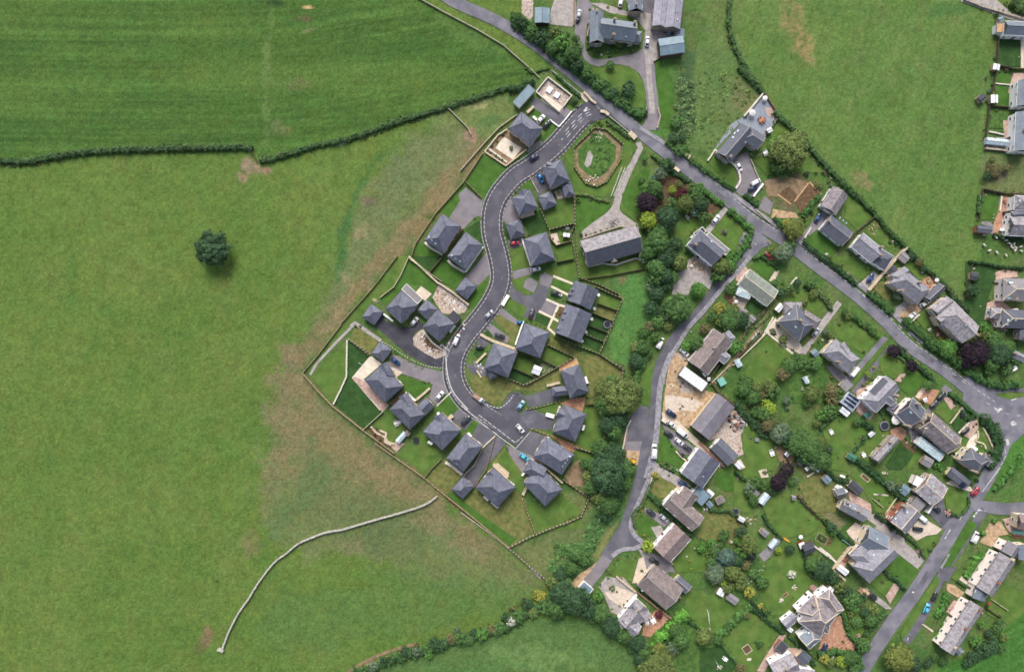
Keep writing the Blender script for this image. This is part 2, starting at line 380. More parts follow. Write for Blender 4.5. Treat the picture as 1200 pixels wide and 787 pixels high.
    def onroof(x, y, me, nm, sx=1, sy=1, sub=None):
        zz = ws[0].e+1.2
        for _ in range(3):
            w = best((x, y), zz); P = G((x, y), zz); zz, nr, sl = w.roofz(P)
        N_ = (nr*sl+Vector((0,0,1))).normalized(); X = Vector((-nr.y, nr.x, 0)); Y = N_.cross(X)
        M = Matrix((X, Y, N_)).transposed().to_4x4(); M.translation = P+inv+Vector((0,0,.02))
        o = link(nm, me, root); o.matrix_local = M @ Matrix.Diagonal((sx, sy, 1, 1)); return o
    for (x, y, *o) in lights:
        q = onroof(x, y, SH['rl'], 'rooflight', *(o or (1, 1))); link('pane', SH['rlp'], q)
    for (x, y, nx, ny, dxx, dxy, dyx, dyy) in solar:
        for i in range(nx):
            for j in range(ny): onroof(x+i*dxx+j*dyx, y+i*dxy+j*dyy, SH['sp'], 'solar_panel')
    return root
def yard_box(name, label, cat, x, y, w, d, ang, h=2.1, roof='felt_grey', wall='timber', ends='GG', pitch=15, short=None, **k):
    """shed and the like: centre, width along ang (degrees, photo), depth"""
    a = math.radians(ang); dx, dy = math.cos(a)*w/2, -math.sin(a)*w/2
    return building(name, label, cat, [(x-dx, y-dy, x+dx, y+dy, d, ends)], roof, wall, h, pitch, windows=False, gut='metal_grey', short=short, **k)
# ---------------------------------------------------------------- fences, walls, hedges
def pline(pts, z=0): return [G(p, z) for p in pts]
def mids(pts):
    m = len(pts)//2
    a, b = px(pts[m-1]), px(pts[m]); return ((a[0]+b[0])/2, (a[1]+b[1])/2)
BORD = []; BORD_ON = False
def FN(pts, style='post', h=1.7, desc=None, name='fence'):
    P = pline(pts, 0); root = link(name, None, loc=P[0]); A = P[0]
    if BORD_ON: BORD.append((P, .3))
    pm, qm = {'post': ('timber_fence', 'timber_pale'), 'pale': ('timber_pale', 'timber_pale'), 'rail': ('timber', 'timber'), 'dark': ('timber_dark', 'timber_dark'), 'brown': ('timber_brown', 'timber')}[style]
    q = MB(); r = MB(); n = 0
    step = 1.6
    for a, b in zip(P[:-1], P[1:]):
        d = b-a; L = d.length; u = d/L; R = Matrix.Rotation(math.atan2(u.y, u.x), 4, 'Z'); k = max(1, round(L/step)); s = L/k
        for i in range(k):
            M = Matrix.Translation(a+u*(i*s)-A) @ R; hh = h + random.uniform(-.03, .03)
            r.box(-.12,-.1,0,.12,.1,hh+.08,M)
            if style == 'post': q.box(.125,-.06,.05,s-.125,.06,hh-.1,M)
            else: q.box(.125,-.08,.05,s-.125,.08,hh,M)
    M = Matrix.Translation(P[-1]-A) @ R; r.box(-.1,-.1,0,.1,.1,h+.1,M)
    o = link('fence_panels', q.mesh('fence_panels', pm), root, kind='stuff'); o = link('fence_posts', r.mesh('fence_posts', qm), root, kind='stuff')
    later(root, mids(pts), desc or {'post': 'timber fence with pale posts', 'pale': 'pale timber fence', 'rail': 'thin timber rail fence', 'dark': 'dark timber fence', 'brown': 'brown timber fence'}[style], 'fence')
    return root
def WL(pts, m='stone_new', h=1.0, w=.4, desc=None, sm=0):
    if sm: pts = smooth(pts, sm)
    P = pline(pts, 0); A = P[0]; q = MB(); w = w*1.15
    if BORD_ON and h > .5 and h < 2: BORD.append((P, .4))
    for a, b in zip(P[:-1], P[1:]):
        d = b-a; L = d.length; u = d/L; R = Matrix.Rotation(math.atan2(u.y, u.x), 4, 'Z')
        k = max(1, round(L/1.1)); s = L/k
        for i in range(k):
            M = Matrix.Translation(a+u*(i*s)-A) @ R; j = random.uniform(-.04, .04); hh = h+random.uniform(-.06, .06)
            q.box(0.005,-w/2+j,-.1,s-.005,w/2+j,hh-.12,M); q.box(-.02,-w/2-.06+j,hh-.118,s-.04,w/2+.06+j,hh,M)
    o = link('wall', q.mesh('wall', m), None, loc=A)
    return later(o, mids(pts), desc or {'render_white': 'low white wall', 'stone_new': 'low cream stone wall', 'drystone': 'grey drystone wall', 'stone': 'stone garden wall', 'brick': 'red brick wall', 'stone_pale': 'pale stone wall', 'kerb': 'low pale coping'}.get(m, 'garden wall'), 'wall')
rng = np.random.default_rng(3)
def leaf_mesh(name, C, N, size, tint, extra=None):
    """C centres, N normals, size per leaf, tint per leaf -> one mesh of small quads"""
    n = len(C); r = rng.normal(size=(n, 3)); t = np.cross(N, r); t /= np.linalg.norm(t, axis=1)[:, None]+1e-9; b = np.cross(N, t)
    s = size[:, None]; asp = rng.uniform(.6, 1.0, (n, 1))
    V = np.stack([C-t*s-b*s*asp*.6, C+t*s-b*s*asp, C+t*s*.8+b*s*asp, C-t*s*.9+b*s*asp*.8], 1).reshape(-1, 3)
    F = np.arange(4*n).reshape(-1, 4); nv = 4*n
    ev, ef = extra if extra else (np.zeros((0, 3)), [])
    me = bpy.data.meshes.new(name)
    fl = F.tolist() + [tuple(i+nv for i in f) for f in ef]
    me.from_pydata(V.tolist()+[tuple(v) for v in ev], [], fl)
    me.materials.append(MATS['leaves'])
    at = me.color_attributes.new('tint', 'FLOAT_COLOR', 'POINT')
    col = np.ones((nv+len(ev), 4), dtype=np.float32); col[:nv, :3] = np.repeat(tint, 4, axis=0); col[nv:, :3] = .55
    at.data.foreach_set('color', col.ravel()); return me
def tints(n, base, amp=.35):
    v = base*rng.uniform(1-amp, 1+amp, n); h = rng.uniform(-.12, .12, n)
    return np.stack([v*(1+h), v, v*(1-h*.6)], 1)
def HG(pts, w=1.6, h=1.6, col=(50,78,40), desc=None, rough=.38, sm=0):
    """hedge: dense leafy body over a core, w and h in metres"""
    if sm: pts = smooth(pts, sm)
    BORD.append((pline(pts, 0), w/2+.2))
    P = pline(pts, 0); A = P[0]; C = []; N = []; B = []; ev = []; ef = []
    clump = {}
    for a, b in zip(P[:-1], P[1:]):
        d = b-a; L = d.length; u = d/L; nn = Vector((-u.y, u.x, 0)); k = int(L*w*24)+8
        t = rng.uniform(0, L, k); side = rng.uniform(-1, 1, k); zz = rng.random(k)
        x0 = a-A
        for i in range(k):
            ci = int((t[i]+x0.length)/1.3); f = clump.setdefault((ci, side[i] > 0), (random.uniform(1-rough, 1+rough), random.uniform(.75, 1.25)))
            ph = side[i]*1.9; vv = math.sin(ph)*w/2*f[0]; hh = (math.cos(ph)*.35+.65)*h*f[0]
            if abs(ph) > 1.57: hh = h*zz[i]*.8
            p = x0+u*float(t[i])+nn*(vv+w*.14*math.sin((t[i]+x0.length)*1.1)+w*.1*math.sin((t[i]+x0.length)*2.7)); C.append((p.x, p.y, hh)); N.append((nn.x*math.sin(ph)+random.gauss(0,.4), nn.y*math.sin(ph)+random.gauss(0,.4), abs(math.cos(ph))+.3)); B.append(f[1])
        c = len(ev); q = w*.36
        for (s_, z) in ((-1,0),(1,0),(1,h*.8),(-1,h*.8)):
            ev.append(x0+nn*q*s_+Vector((0,0,z)));
        for (s_, z) in ((-1,0),(1,0),(1,h*.8),(-1,h*.8)): ev.append(x0+d+nn*q*s_+Vector((0,0,z)))
        ef += [tuple(c+i for i in f) for f in ((0,4,5,1),(1,5,6,2),(2,6,7,3),(3,7,4,0),(0,1,2,3),(7,6,5,4))]
    C = np.array(C); N = np.array(N); N /= np.linalg.norm(N, axis=1)[:, None]
    me = leaf_mesh('hedge', C, N, rng.uniform(.13, .28, len(C)), tints(len(C), np.array(B)), (ev, ef))
    o = link('hedge', me, None, loc=A); o.color = sr(*col, 1.85)
    return later(o, mids(pts), desc or 'clipped green hedge', 'hedge')
# ---------------------------------------------------------------- trees and bushes
def crown_mesh(seed, ncl, nl, lsize, flat=.75, lo=.16):
    """unit crown (radius 1): leaf clumps through an uneven dome"""
    r = np.random.default_rng(seed); C = []; N = []; B = []
    lob = r.normal(size=(6, 3)); lob /= np.linalg.norm(lob, axis=1)[:, None]; la = r.uniform(-lo, lo, 6)
    for k in range(ncl):
        d = r.normal(size=3); d /= np.linalg.norm(d)
        if d[2] < -.35: d[2] *= -1
        rad = (.55+.4*r.random())*(1+float((la*np.clip(lob@d, 0, 1)**2).sum())*1.6)
        c = d*rad*np.array([1, 1, flat]); cr = r.uniform(.09, .2) if ncl > 50 else r.uniform(.14, .27); br = r.uniform(.5, 1.5)
        q = r.normal(size=(nl, 3)); q /= np.linalg.norm(q, axis=1)[:, None]; q[:, 2] = np.abs(q[:, 2])*1.0-.15
        C.append(c+q*cr*r.uniform(.6, 1.15, (nl, 1))*np.array([1, 1, .8])); nn = q*.7+d*.4+r.normal(size=(nl, 3))*.35+np.array([0, 0, .25]); N.append(nn); B.append(np.full(nl, br)*r.uniform(.75, 1.25, nl))
    C = np.concatenate(C); N = np.concatenate(N); N /= np.linalg.norm(N, axis=1)[:, None]
    return leaf_mesh('crown', C, N, r.uniform(.7, 1.3, len(C))*lsize, tints(len(C), np.concatenate(B), .2))
CR_BIG = [crown_mesh(20+i, 230, 36, .032) for i in range(3)]
CR_MED = [crown_mesh(40+i, 95, 32, .046) for i in range(4)]
CR_SMALL = [crown_mesh(60+i, 22, 26, .10, .7) for i in range(5)]
CR_CON = [crown_mesh(80+i, 60, 45, .045, 1.5) for i in range(2)]
def trunk_mesh(seed):
    r = random.Random(seed); b = MB()
    def limb(p, q, r0, r1, n=7):
        d = (q-p).normalized(); x = d.orthogonal().normalized(); y = d.cross(x); vs = []
        for c, rr in ((p, r0), (q, r1)):
            for i in range(n): a = 2*math.pi*i/n; vs.append(c+x*rr*math.cos(a)+y*rr*math.sin(a))
        b.add(vs, [tuple(range(n))[::-1], tuple(range(n, 2*n))]+[(i,(i+1)%n,n+(i+1)%n,n+i) for i in range(n)])
    limb(Vector((0,0,-.02)), Vector((.02,.01,.45)), .05, .034)
    for i in range(6):
        a = i*1.05+r.random(); e = Vector((math.cos(a)*.5, math.sin(a)*.5, r.uniform(.75, 1.0)))
        m_ = Vector((.02,.01,.42+.02*i)); k = m_.lerp(e, .5)+Vector((0,0,-.05)); limb(m_, k, .024, .016, 5); limb(k, e, .016, .006, 5)
    limb(Vector((.02,.01,.44)), Vector((0,.03,1.1)), .034, .01)
    return b.mesh('trunk', 'bark')
TRUNKS = [trunk_mesh(i) for i in range(3)]
TCOL = dict(green=(56,80,42), dark=(42,62,40), olive=(74,86,46), lime=(98,114,42), yellow=(106,106,48), autumn=(80,88,44), purple=(35,27,34), maroon=(62,26,34), grey=(72,86,66),
            bright=(64,96,44), brown=(76,74,48), black=(34,40,36), red=(150,60,60), pink=(138,112,106), white=(140,142,128), blue=(62,80,70))
TDESC = dict(green='mid green', dark='dark green', olive='olive green', lime='bright lime green', yellow='yellow leaved', autumn='golden green', purple='dark purple leaved', maroon='maroon leaved',
             grey='grey green', bright='fresh green', brown='brownish', black='blackish green', red='red flowering', pink='pink flowering', white='white flowering', blue='blue green')
def TR(x, y, r, c='green', hf=1.0, name=None, desc=None, crown=None):
    """tree seen from above: centre and crown radius in tile units"""
    R = L_(r)*1.04; big = R > 4.5; H = R*(1.35 if big else 1.6)*hf; H = max(H, 2.5)
    zc = H*.62; g = G((x, y), zc); root = link(name or 'broadleaf_tree', None, loc=(g.x, g.y, 0)); R *= (1-zc/HC)
    cm = crown or random.choice(CR_BIG if R > 3.4 else CR_MED); co = link('crown', cm, root, (0, 0, zc-.02*R), random.uniform(0, 6.28)); co.scale = (R*random.uniform(.95,1.05), R*random.uniform(.95,1.05), H*.40/.75)
    k = random.uniform(.9, 1.12); co.color = tuple(v*k for v in sr(*TCOL[c], 2.0)[:3])+(1,)
    tk = link('trunk', random.choice(TRUNKS), root, (0, 0, 0), random.uniform(0, 6.28)); tk.scale = (R*1.0, R*1.0, H*.62)
    sz = 'large ' if R > 6 else ('' if R > 3.2 else 'small ')
    return later(root, px((x, y)), desc or (sz+TDESC[c]+' tree'), 'tree')
def SB(x, y, r, c='green', desc=None, hf=1.0, name='shrub'):
    R = L_(r)*1.1; g = G((x, y), R*.6); o = link(name, random.choice(CR_SMALL if R < 1.6 else CR_MED), None, (g.x, g.y, R*.42*hf), random.uniform(0, 6.28))
    o.scale = (R*random.uniform(.85, 1.1), R*random.uniform(.85, 1.1), R*.95*hf); k = random.uniform(.85, 1.15); o.color = tuple(v*k for v in sr(*TCOL[c], 2.0)[:3])+(1,)
    SHRUBS.append((R, o)); return later(o, px((x, y)), desc or (TDESC[c]+' rounded shrub'), 'shrub')
SHRUBS = []
def SBS(txt, c='green'):
    for t in txt.split():
        a = t.split(','); SB(float(a[0]), float(a[1]), float(a[2]), a[3] if len(a) > 3 else c)
def scrub(pts, dens=.5, rad=1.0, h=1.2, col=(60,84,46), name='undergrowth', amp=.35, ls=(.12,.26)):
    """uncountable low growth filling an outline (stuff): leaf clumps of many sizes"""
    P = [px(p) for p in pts]; A = 0
    for i in range(len(P)): a, b = P[i], P[(i+1) % len(P)]; A += a[0]*b[1]-b[0]*a[1]
    A = abs(A)/2*S*S; n = int(A*dens); X0, X1 = min(p[0] for p in P), max(p[0] for p in P); Y0, Y1 = min(p[1] for p in P), max(p[1] for p in P)
    def ins(x, y):
        c = False
        for i in range(len(P)):
            (x1, y1), (x2, y2) = P[i], P[i-1]
            if (y1 > y) != (y2 > y) and x < (x2-x1)*(y-y1)/(y2-y1)+x1: c = not c
        return c
    C = []; N = []; B = []; k = 0; tries = 0
    while k < n and tries < n*30:
        tries += 1; x, y = random.uniform(X0, X1), random.uniform(Y0, Y1)
        if not ins(x, y): continue
        k += 1; r = rad*random.uniform(.5, 1.3); hh = h*random.uniform(.35, 1.1)*r/rad; br = random.uniform(1-amp*1.3, 1+amp*1.3); m = int(18+30*r)
        q = rng.normal(size=(m, 3)); q /= np.linalg.norm(q, axis=1)[:, None]; q[:, 2] = np.abs(q[:, 2])
        C.append(np.array([(x-600)*S, (393.5-y)*S, 0])+q*np.array([r, r, hh])*rng.uniform(.6, 1, (m, 1))); N.append(q*.6+rng.normal(size=(m, 3))*.4+np.array([0, 0, .5])); B.append(np.full(m, br))
    if not C: return
    C = np.concatenate(C); N = np.concatenate(N); N /= np.linalg.norm(N, axis=1)[:, None]
    o = link(name, leaf_mesh(name, C, N, rng.uniform(*ls, len(C)), tints(len(C), np.concatenate(B), .25)), kind='stuff'); o.color = sr(*col, 1.85)
    return later(o, (sum(p[0] for p in P)/len(P), sum(p[1] for p in P)/len(P)), 'rough low undergrowth', 'undergrowth')
# ---------------------------------------------------------------- vehicles
def loft(b, secs):
    """secs: list of rings with equal vertex count, capped"""
    n = len(secs[0]); o = []
    for s_ in secs: o += s_
    f = [tuple(range(n))[::-1], tuple(range((len(secs)-1)*n, len(secs)*n))]
    for k in range(len(secs)-1):
        for i in range(n): f.append((k*n+i, k*n+(i+1) % n, (k+1)*n+(i+1) % n, (k+1)*n+i))
    b.add(o, f)
def car_kit(van=False):
    k = {}
    Lh, Wh = (2.15, .88) if not van else (2.6, .98)
    if not van: prof = [(-2.15,.72,.80,.74),(-2.05,.92,.86,.80),(-1.5,.98,.88,.78),(-1.15,1.0,.88,.78),(-.2,.98,.89,.78),(.85,.95,.89,.80),(1.5,.88,.88,.80),(1.95,.78,.84,.74),(2.15,.66,.74,.66)]
    else: prof = [(-2.6,1.0,.95,.9),(-2.5,1.15,.98,.92),(-1.5,1.2,.98,.9),(0,1.2,.98,.9),(1.2,1.15,.98,.9),(1.6,1.1,.97,.9),(2.1,1.0,.94,.85),(2.5,.85,.86,.76),(2.6,.7,.78,.7)]
    b = MB(); secs = []
    for (x, zt, w, wt) in prof:
        secs.append([Vector(p) for p in ((x,-w+.06,.22),(x,-w,.42),(x,-w,zt-.22),(x,-wt,zt),(x,wt,zt),(x,w,zt-.22),(x,w,.42),(x,w-.06,.22))])
    loft(b, secs); k['body'] = b.mesh('body', 'car_paint', True)
    b = MB()      # roof panel
    if not van: rs = [(-1.35,.62,1.40),(-.9,.66,1.45),(-.1,.67,1.46),(.35,.62,1.42)]; x0, x1 = -1.95, 1.15
    else: rs = [(-2.35,.8,1.93),(-1.2,.84,1.97),(.3,.84,1.97),(1.0,.78,1.92)]; x0, x1 = -2.5, 1.85
    secs = [[Vector(p) for p in ((x,-w,z-.06),(x,-w*.8,z),(x,w*.8,z),(x,w,z-.06))] for x, w, z in rs]; loft(b, secs); k['roof'] = b.mesh('roof_panel', 'car_paint', True)
    b = MB(); zb = .97 if not van else 1.17; wb = .77 if not van else .9; w = rs[0][1]-.02; w2 = rs[-1][1]-.02; zt = rs[0][2]-.05; zt2 = rs[-1][2]-.05
    b.add([Vector(p) for p in ((x0,-wb*.9,zb-.05),(x0,wb*.9,zb-.05),(x1,wb*.95,zb-.04),(x1,-wb*.95,zb-.04),(rs[0][0],-w,zt),(rs[0][0],w,zt),(rs[-1][0],w2,zt2),(rs[-1][0],-w2,zt2))],
          [(3,2,1,0),(0,1,5,4),(1,2,6,5),(2,3,7,6),(3,0,4,7),(4,5,6,7)])
    k['glass'] = b.mesh('windows', 'glass')
    if van:
        b = MB(); b.box(-2.52,-.955,1.1,.7,.955,1.9); k['cargo'] = b.mesh('cargo_body', 'car_paint')
    b = MB(); b.cyl((0,-.11,0), .33, .22, 14, axis='y'); k['tyre'] = b.mesh('tyre', 'tyre')
    b = MB(); b.cyl((0,-.115,0), .2, .23, 10, axis='y'); k['rim'] = b.mesh('rim', 'rim')
    b = MB(); b.box(-.04,-.2,-.08,.05,.2,.08); k['lamp'] = b.mesh('headlight', 'lamp_glass')
    b = MB(); b.box(-.04,-.14,-.1,.04,.14,.1); k['tail'] = b.mesh('tail_light', 'tail_red')
    b = MB(); b.box(-.1,-.12,-.06,.1,.12,.08); k['mir'] = b.mesh('mirror', 'car_paint')
    return k
CK, VK = car_kit(), car_kit(True)
CCOL = dict(white=(226,226,228), silver=(176,180,186), grey=(110,112,118), black=(30,31,35), dark=(44,46,54), blue=(28,70,120), brightblue=(24,110,170), cyan=(84,184,214), red=(170,36,56), ltblue=(140,180,200), navy=(26,40,74), cream=(214,200,178))
def CAR(x, y, ang, c, label, van=False, sc=1.0, name=None):
    k = VK if van else CK; g = G((x, y), .8); root = link(name or ('parked_van' if van else 'parked_car'), None, loc=(g.x, g.y, CARZ), rz=math.radians(ang)); col = sr(*CCOL[c], .85)
    root.scale = (sc,)*3
    tag(root, label, 'van' if van else 'car', 'vans parked about the village' if van else 'cars parked about the village')
    for nm, key in (('body','body'),('roof_panel','roof'),('windows','glass'),('cargo_body','cargo')):
        if key in k: o = link(nm, k[key], root); o.color = col
    L = 2.6 if van else 2.15; wb = 1.6 if van else 1.32
    for sx in (-1, 1):
        for sy in (-1, 1):
            w = link('wheel', k['tyre'], root, (sx*wb, sy*(.92 if van else .8), .33)); link('rim', k['rim'], w)
        lz = .72
        o = link('headlight', k['lamp'], root, (L-.10, sx*(.6), .62)); o = link('tail_light', k['tail'], root, (-L+.04, sx*.66, .75)); o = link('mirror', k['mir'], root, (.75 if not van else 1.4, sx*(1.0 if van else .92), 1.0)); o.color = col
    return root
CARZ = .26
# ---------------------------------------------------------------- small garden things
def thing(name, parts, x, y, ang, desc, cat, z=0.0, sc=1.0, label=None):
    """parts: (part name, MB, material)"""
    g = G((x, y), .5); root = link(name, None, loc=(g.x, g.y, z), rz=math.radians(ang)); root.scale = (sc,)*3
    for nm, b, m in parts: link(nm, b if isinstance(b, bpy.types.Mesh) else b.mesh(nm, m), root)
    if label: tag(root, label, cat)
    else: later(root, px((x, y)), desc, cat)
    return root
_C = {}
def cached(key, fn):
    if key not in _C: _C[key] = fn()
    return _C[key]
def TRAMP(x, y, r=22, desc='round trampoline'):
    def f():
        a, b, c = MB(), MB(), MB(); n = 20
        for i in range(n):
            t0, t1 = 2*math.pi*i/n, 2*math.pi*(i+1)/n
            p = [Vector((q*math.cos(t), q*math.sin(t), .78+.05*(q < 1.5))) for q, t in ((1.32,t0),(1.62,t0),(1.62,t1),(1.32,t1))]; b.add(p+[v-Vector((0,0,.08)) for v in p], [(0,1,2,3),(7,6,5,4),(0,4,5,1),(2,6,7,3),(1,5,6,2),(3,7,4,0)])
        a.cyl((0,0,.76), 1.31, .03, 20)
        for i in range(6): t = i*math.pi/3; c.cyl((1.5*math.cos(t), 1.5*math.sin(t), 0), .035, 2.2, 6)
        return [('mat', a.mesh('mat', 'fabric_dark'), 0), ('rim_pad', b.mesh('rim_pad', 'fabric_grey'), 0), ('pole', c.mesh('pole', 'metal_grey'), 0)]
    return thing('trampoline', cached('tr', f), x, y, 0, desc, 'trampoline', sc=L_(r)/1.62)
def TABLE(x, y, ang=0, m='timber', desc='garden table with chairs', sc=1.0):
    def f():
        t = MB(); t.box(-.8,-.5,.70,.8,.5,.75); l = MB()
        for sx in (-.7,.7):
            for sy in (-.4,.4): l.box(sx-.04,sy-.04,0,sx+.04,sy+.04,.70)
        out = [('tabletop', t.mesh('tabletop', m), 0), ('leg', l.mesh('leg', m), 0)]
        return out
    r = thing('garden_table', cached('tb'+m, f), x, y, ang, desc, 'table', sc=sc)
    def g():
        b = MB(); b.box(-.25,-.25,.4,.25,.25,.46); s = MB(); s.box(-.25,.2,.46,.25,.25,.95); l = MB()
        for sx in (-.22,.22):
            for sy in (-.22,.22): l.box(sx-.02,sy-.02,0,sx+.02,sy+.02,.4)
        return (b.mesh('seat', m), s.mesh('backrest', m), l.mesh('leg', m))
    S_, B_, Lg = cached('ch'+m, g)
    for (cx, cy, a) in ((-.4,.85,0),(.4,.85,0),(-.4,-.85,180),(.4,-.85,180)):
        p = r.matrix_basis if False else None
        w = Vector((cx, cy, 0))*sc; aa = math.radians(ang); q = r.location+Vector((w.x*math.cos(aa)-w.y*math.sin(aa), w.x*math.sin(aa)+w.y*math.cos(aa), 0))
        c = link('garden_chair', None, loc=q, rz=aa+math.radians(a)); c.scale = (sc,)*3
        link('seat', S_, c); link('backrest', B_, c); link('leg', Lg, c)
        later(c, (600+q.x/S, 393.5-q.y/S), 'garden chair', 'chair', 'chairs around garden tables')
    return r
def PARASOL(x, y, r=20, m='fabric_pale', desc='open pale parasol'):
    def f():
        a = MB(); n = 8; vs = [Vector((0,0,2.7))]+[Vector((1.5*math.cos(2*math.pi*i/n), 1.5*math.sin(2*math.pi*i/n), 2.2)) for i in range(n)]; vs += [v-Vector((0,0,.06)) for v in vs]
        a.add(vs, [(0,1+i,1+(i+1)%n) for i in range(n)]+[(9,10+(i+1)%n,10+i) for i in range(n)]+[(1+i,10+i,10+(i+1)%n,1+(i+1)%n) for i in range(n)])
        b = MB(); b.cyl((0,0,0), .04, 2.65, 8); c = MB(); c.cyl((0,0,0), .3, .1, 10)
        return [('canopy', a.mesh('canopy', m), 0), ('pole', b.mesh('pole', 'metal_grey'), 0), ('base', c.mesh('base', 'stone_grey'), 0)]
    return thing('parasol', cached('pa'+m, f), x, y, 0, desc, 'parasol', sc=L_(r)/1.5)
def BEDFRAME(x, y, w, d, ang, m='timber', inner='soil', desc='raised bed with timber edging', plants=None):
    W_, D_ = L_(w), L_(d); a, b = MB(), MB()
    for q in ((-W_/2,-D_/2,W_/2,-D_/2+.18),(-W_/2,D_/2-.18,W_/2,D_/2),(-W_/2,-D_/2+.18,-W_/2+.18,D_/2-.18),(W_/2-.18,-D_/2+.18,W_/2,D_/2-.18)): a.box(q[0],q[1],0,q[2],q[3],.35)
    b.box(-W_/2+.18,-D_/2+.18,0,W_/2-.18,D_/2-.18,.28)
    return thing('raised_bed', [('edging', a, m), ('bed_soil', b, inner)], x, y, ang, desc, 'raised bed')
def PILE(x, y, r, m='stone_pale', desc='heap of pale stones', n=26, name='stone_heap', h=.5):
    b = MB(); R = L_(r)
    for i in range(n):
        a = random.uniform(0, 6.28); q = R*math.sqrt(random.random()); s = random.uniform(.12, .38)*min(1, R/1.2+.3); zz = h*(1-q/R)*random.uniform(.3, 1)
        M = Matrix.Translation((q*math.cos(a), q*math.sin(a), zz)) @ Matrix.Rotation(random.uniform(0, 6), 4, Vector((random.random(), random.random(), 1)))
        b.box(-s,-s*.7,-s*.4,s,s*.7,s*.5,M)
    g = G((x, y), .2); o = link(name, b.mesh(name, m), None, (g.x, g.y, 0)); o['kind'] = 'stuff'
    later(o, px((x, y)), desc, 'stones'); return o
def debris(pts, n, mats=('stone_pale','timber','stone_grey','metal_grey','stone'), desc='loose building rubble', s0=.08, s1=.42):
    P = [px(p) for p in pts]; X0, X1 = min(p[0] for p in P), max(p[0] for p in P); Y0, Y1 = min(p[1] for p in P), max(p[1] for p in P)
    b = MB(); k = 0; t = 0
    while k < n and t < n*30:
        t += 1; x, y = random.uniform(X0, X1), random.uniform(Y0, Y1); c = False
        for i in range(len(P)):
            (x1, y1), (x2, y2) = P[i], P[i-1]
            if (y1 > y) != (y2 > y) and x < (x2-x1)*(y-y1)/(y2-y1)+x1: c = not c
        if not c: continue
        k += 1; s = random.uniform(s0, s1); b.mi = random.randrange(len(mats)); M = Matrix.Translation(((x-600)*S, (393.5-y)*S, s*.3)) @ Matrix.Rotation(random.uniform(0, 6), 4, 'Z')
        b.box(-s,-s*random.uniform(.2,.8),-s*.3,s,s*random.uniform(.2,.8),s*random.uniform(.1,.5),M)
    o = link('rubble', b.mesh('rubble', list(mats)), kind='stuff'); later(o, (sum(p[0] for p in P)/len(P), sum(p[1] for p in P)/len(P)), desc, 'rubble'); return o
def BOX(x, y, w, d, ang, h, m, name, desc, cat, lid=None):
    b = MB(); W_, D_ = L_(w), L_(d); b.box(-W_/2,-D_/2,0,W_/2,D_/2,h); q = MB(); q.box(-W_/2-.05,-D_/2-.05,h+.003,W_/2+.05,D_/2+.05,h+.1)
    return thing(name, [('body', b, m), ('lid', q, lid or m)], x, y, ang, desc, cat)
def GREENHOUSE(x, y, w, d, ang, desc='glass greenhouse with pale frame', h=1.7):
    a = math.radians(ang); W_, D_ = L_(w), L_(d)
    fr, gl, ba = MB(), MB(), MB(); R = h+D_/2*.5
    def roofpt(v, s): return R-abs(v)*(R-h)/(D_/2)
    gl.add([Vector(p) for p in ((-W_/2,-D_/2,.4),(W_/2,-D_/2,.4),(W_/2,D_/2,.4),(-W_/2,D_/2,.4),(-W_/2,-D_/2,h),(W_/2,-D_/2,h),(W_/2,D_/2,h),(-W_/2,D_/2,h),(-W_/2,0,R),(W_/2,0,R))],
           [(0,1,5,4),(2,3,7,6),(1,2,6,9,5),(3,0,4,8,7),(4,5,9,8),(6,7,8,9)])
    ba.box(-W_/2-.05,-D_/2-.05,0,W_/2+.05,D_/2+.05,.4)
    n = max(2, int(W_/.9))
    for i in range(n+1):
        u = -W_/2+W_*i/n
        for s_ in (-1, 1):
            A, B = Vector((u, s_*D_/2, h+.03)), Vector((u, 0, R+.03)); dd = Vector((.035,0,0)); up = Vector((0,0,.05))
            fr.add([A-dd,A+dd,B+dd,B-dd,A-dd+up,A+dd+up,B+dd+up,B-dd+up], [(0,1,2,3),(7,6,5,4),(0,4,5,1),(1,5,6,2),(2,6,7,3),(3,7,4,0)])
            fr.box(u-.035, s_*(D_/2+.02)-.02, .4, u+.035, s_*(D_/2+.02)+.02, h)
    fr.box(-W_/2,-.04,R+.02,W_/2,.04,R+.1)
    return thing('greenhouse', [('glazing', gl, 'glass_roof'), ('frame', fr, 'upvc'), ('plinth', ba, 'brick')], x, y, ang, desc, 'greenhouse')
def SHED(x, y, w, d, ang, roof='felt_grey', desc='timber garden shed with grey felt roof', h=2.0, wall='timber', label=None, name='garden_shed', ends='GG'):
    o = yard_box(name, 'x', 'shed', x, y, w, d, ang, h, roof, wall, ends)
    if label: o['label'] = label
    else: later(o, px((x, y)), desc, 'shed')
    return o
def LINEPOST(x, y, x2, y2, desc='rotary clothes line'):
    a = G((x, y)); b_ = G((x2, y2)); d = b_-a; b = MB()
    q = MB(); q.cyl((0,0,0),.05,2.0,6); q.cyl((d.x,d.y,0),.05,2.0,6)
    u = d.normalized(); n = Vector((-u.y,u.x,0))*.04; z = Vector((0,0,1.9))
    b.add([z-n, z+n, z+d+n, z+d-n, z-n+Vector((0,0,.05)), z+n+Vector((0,0,.05)), z+d+n+Vector((0,0,.05)), z+d-n+Vector((0,0,.05))], [(3,2,1,0),(4,5,6,7),(0,1,5,4),(2,3,7,6)])
    r = link('clothes_line', None, loc=a); link('post', q.mesh('post','upvc'), r); link('line', b.mesh('line','upvc'), r)
    return later(r, px(((x+x2)/2, (y+y2)/2)), 'white clothes line between two posts', 'clothes line')

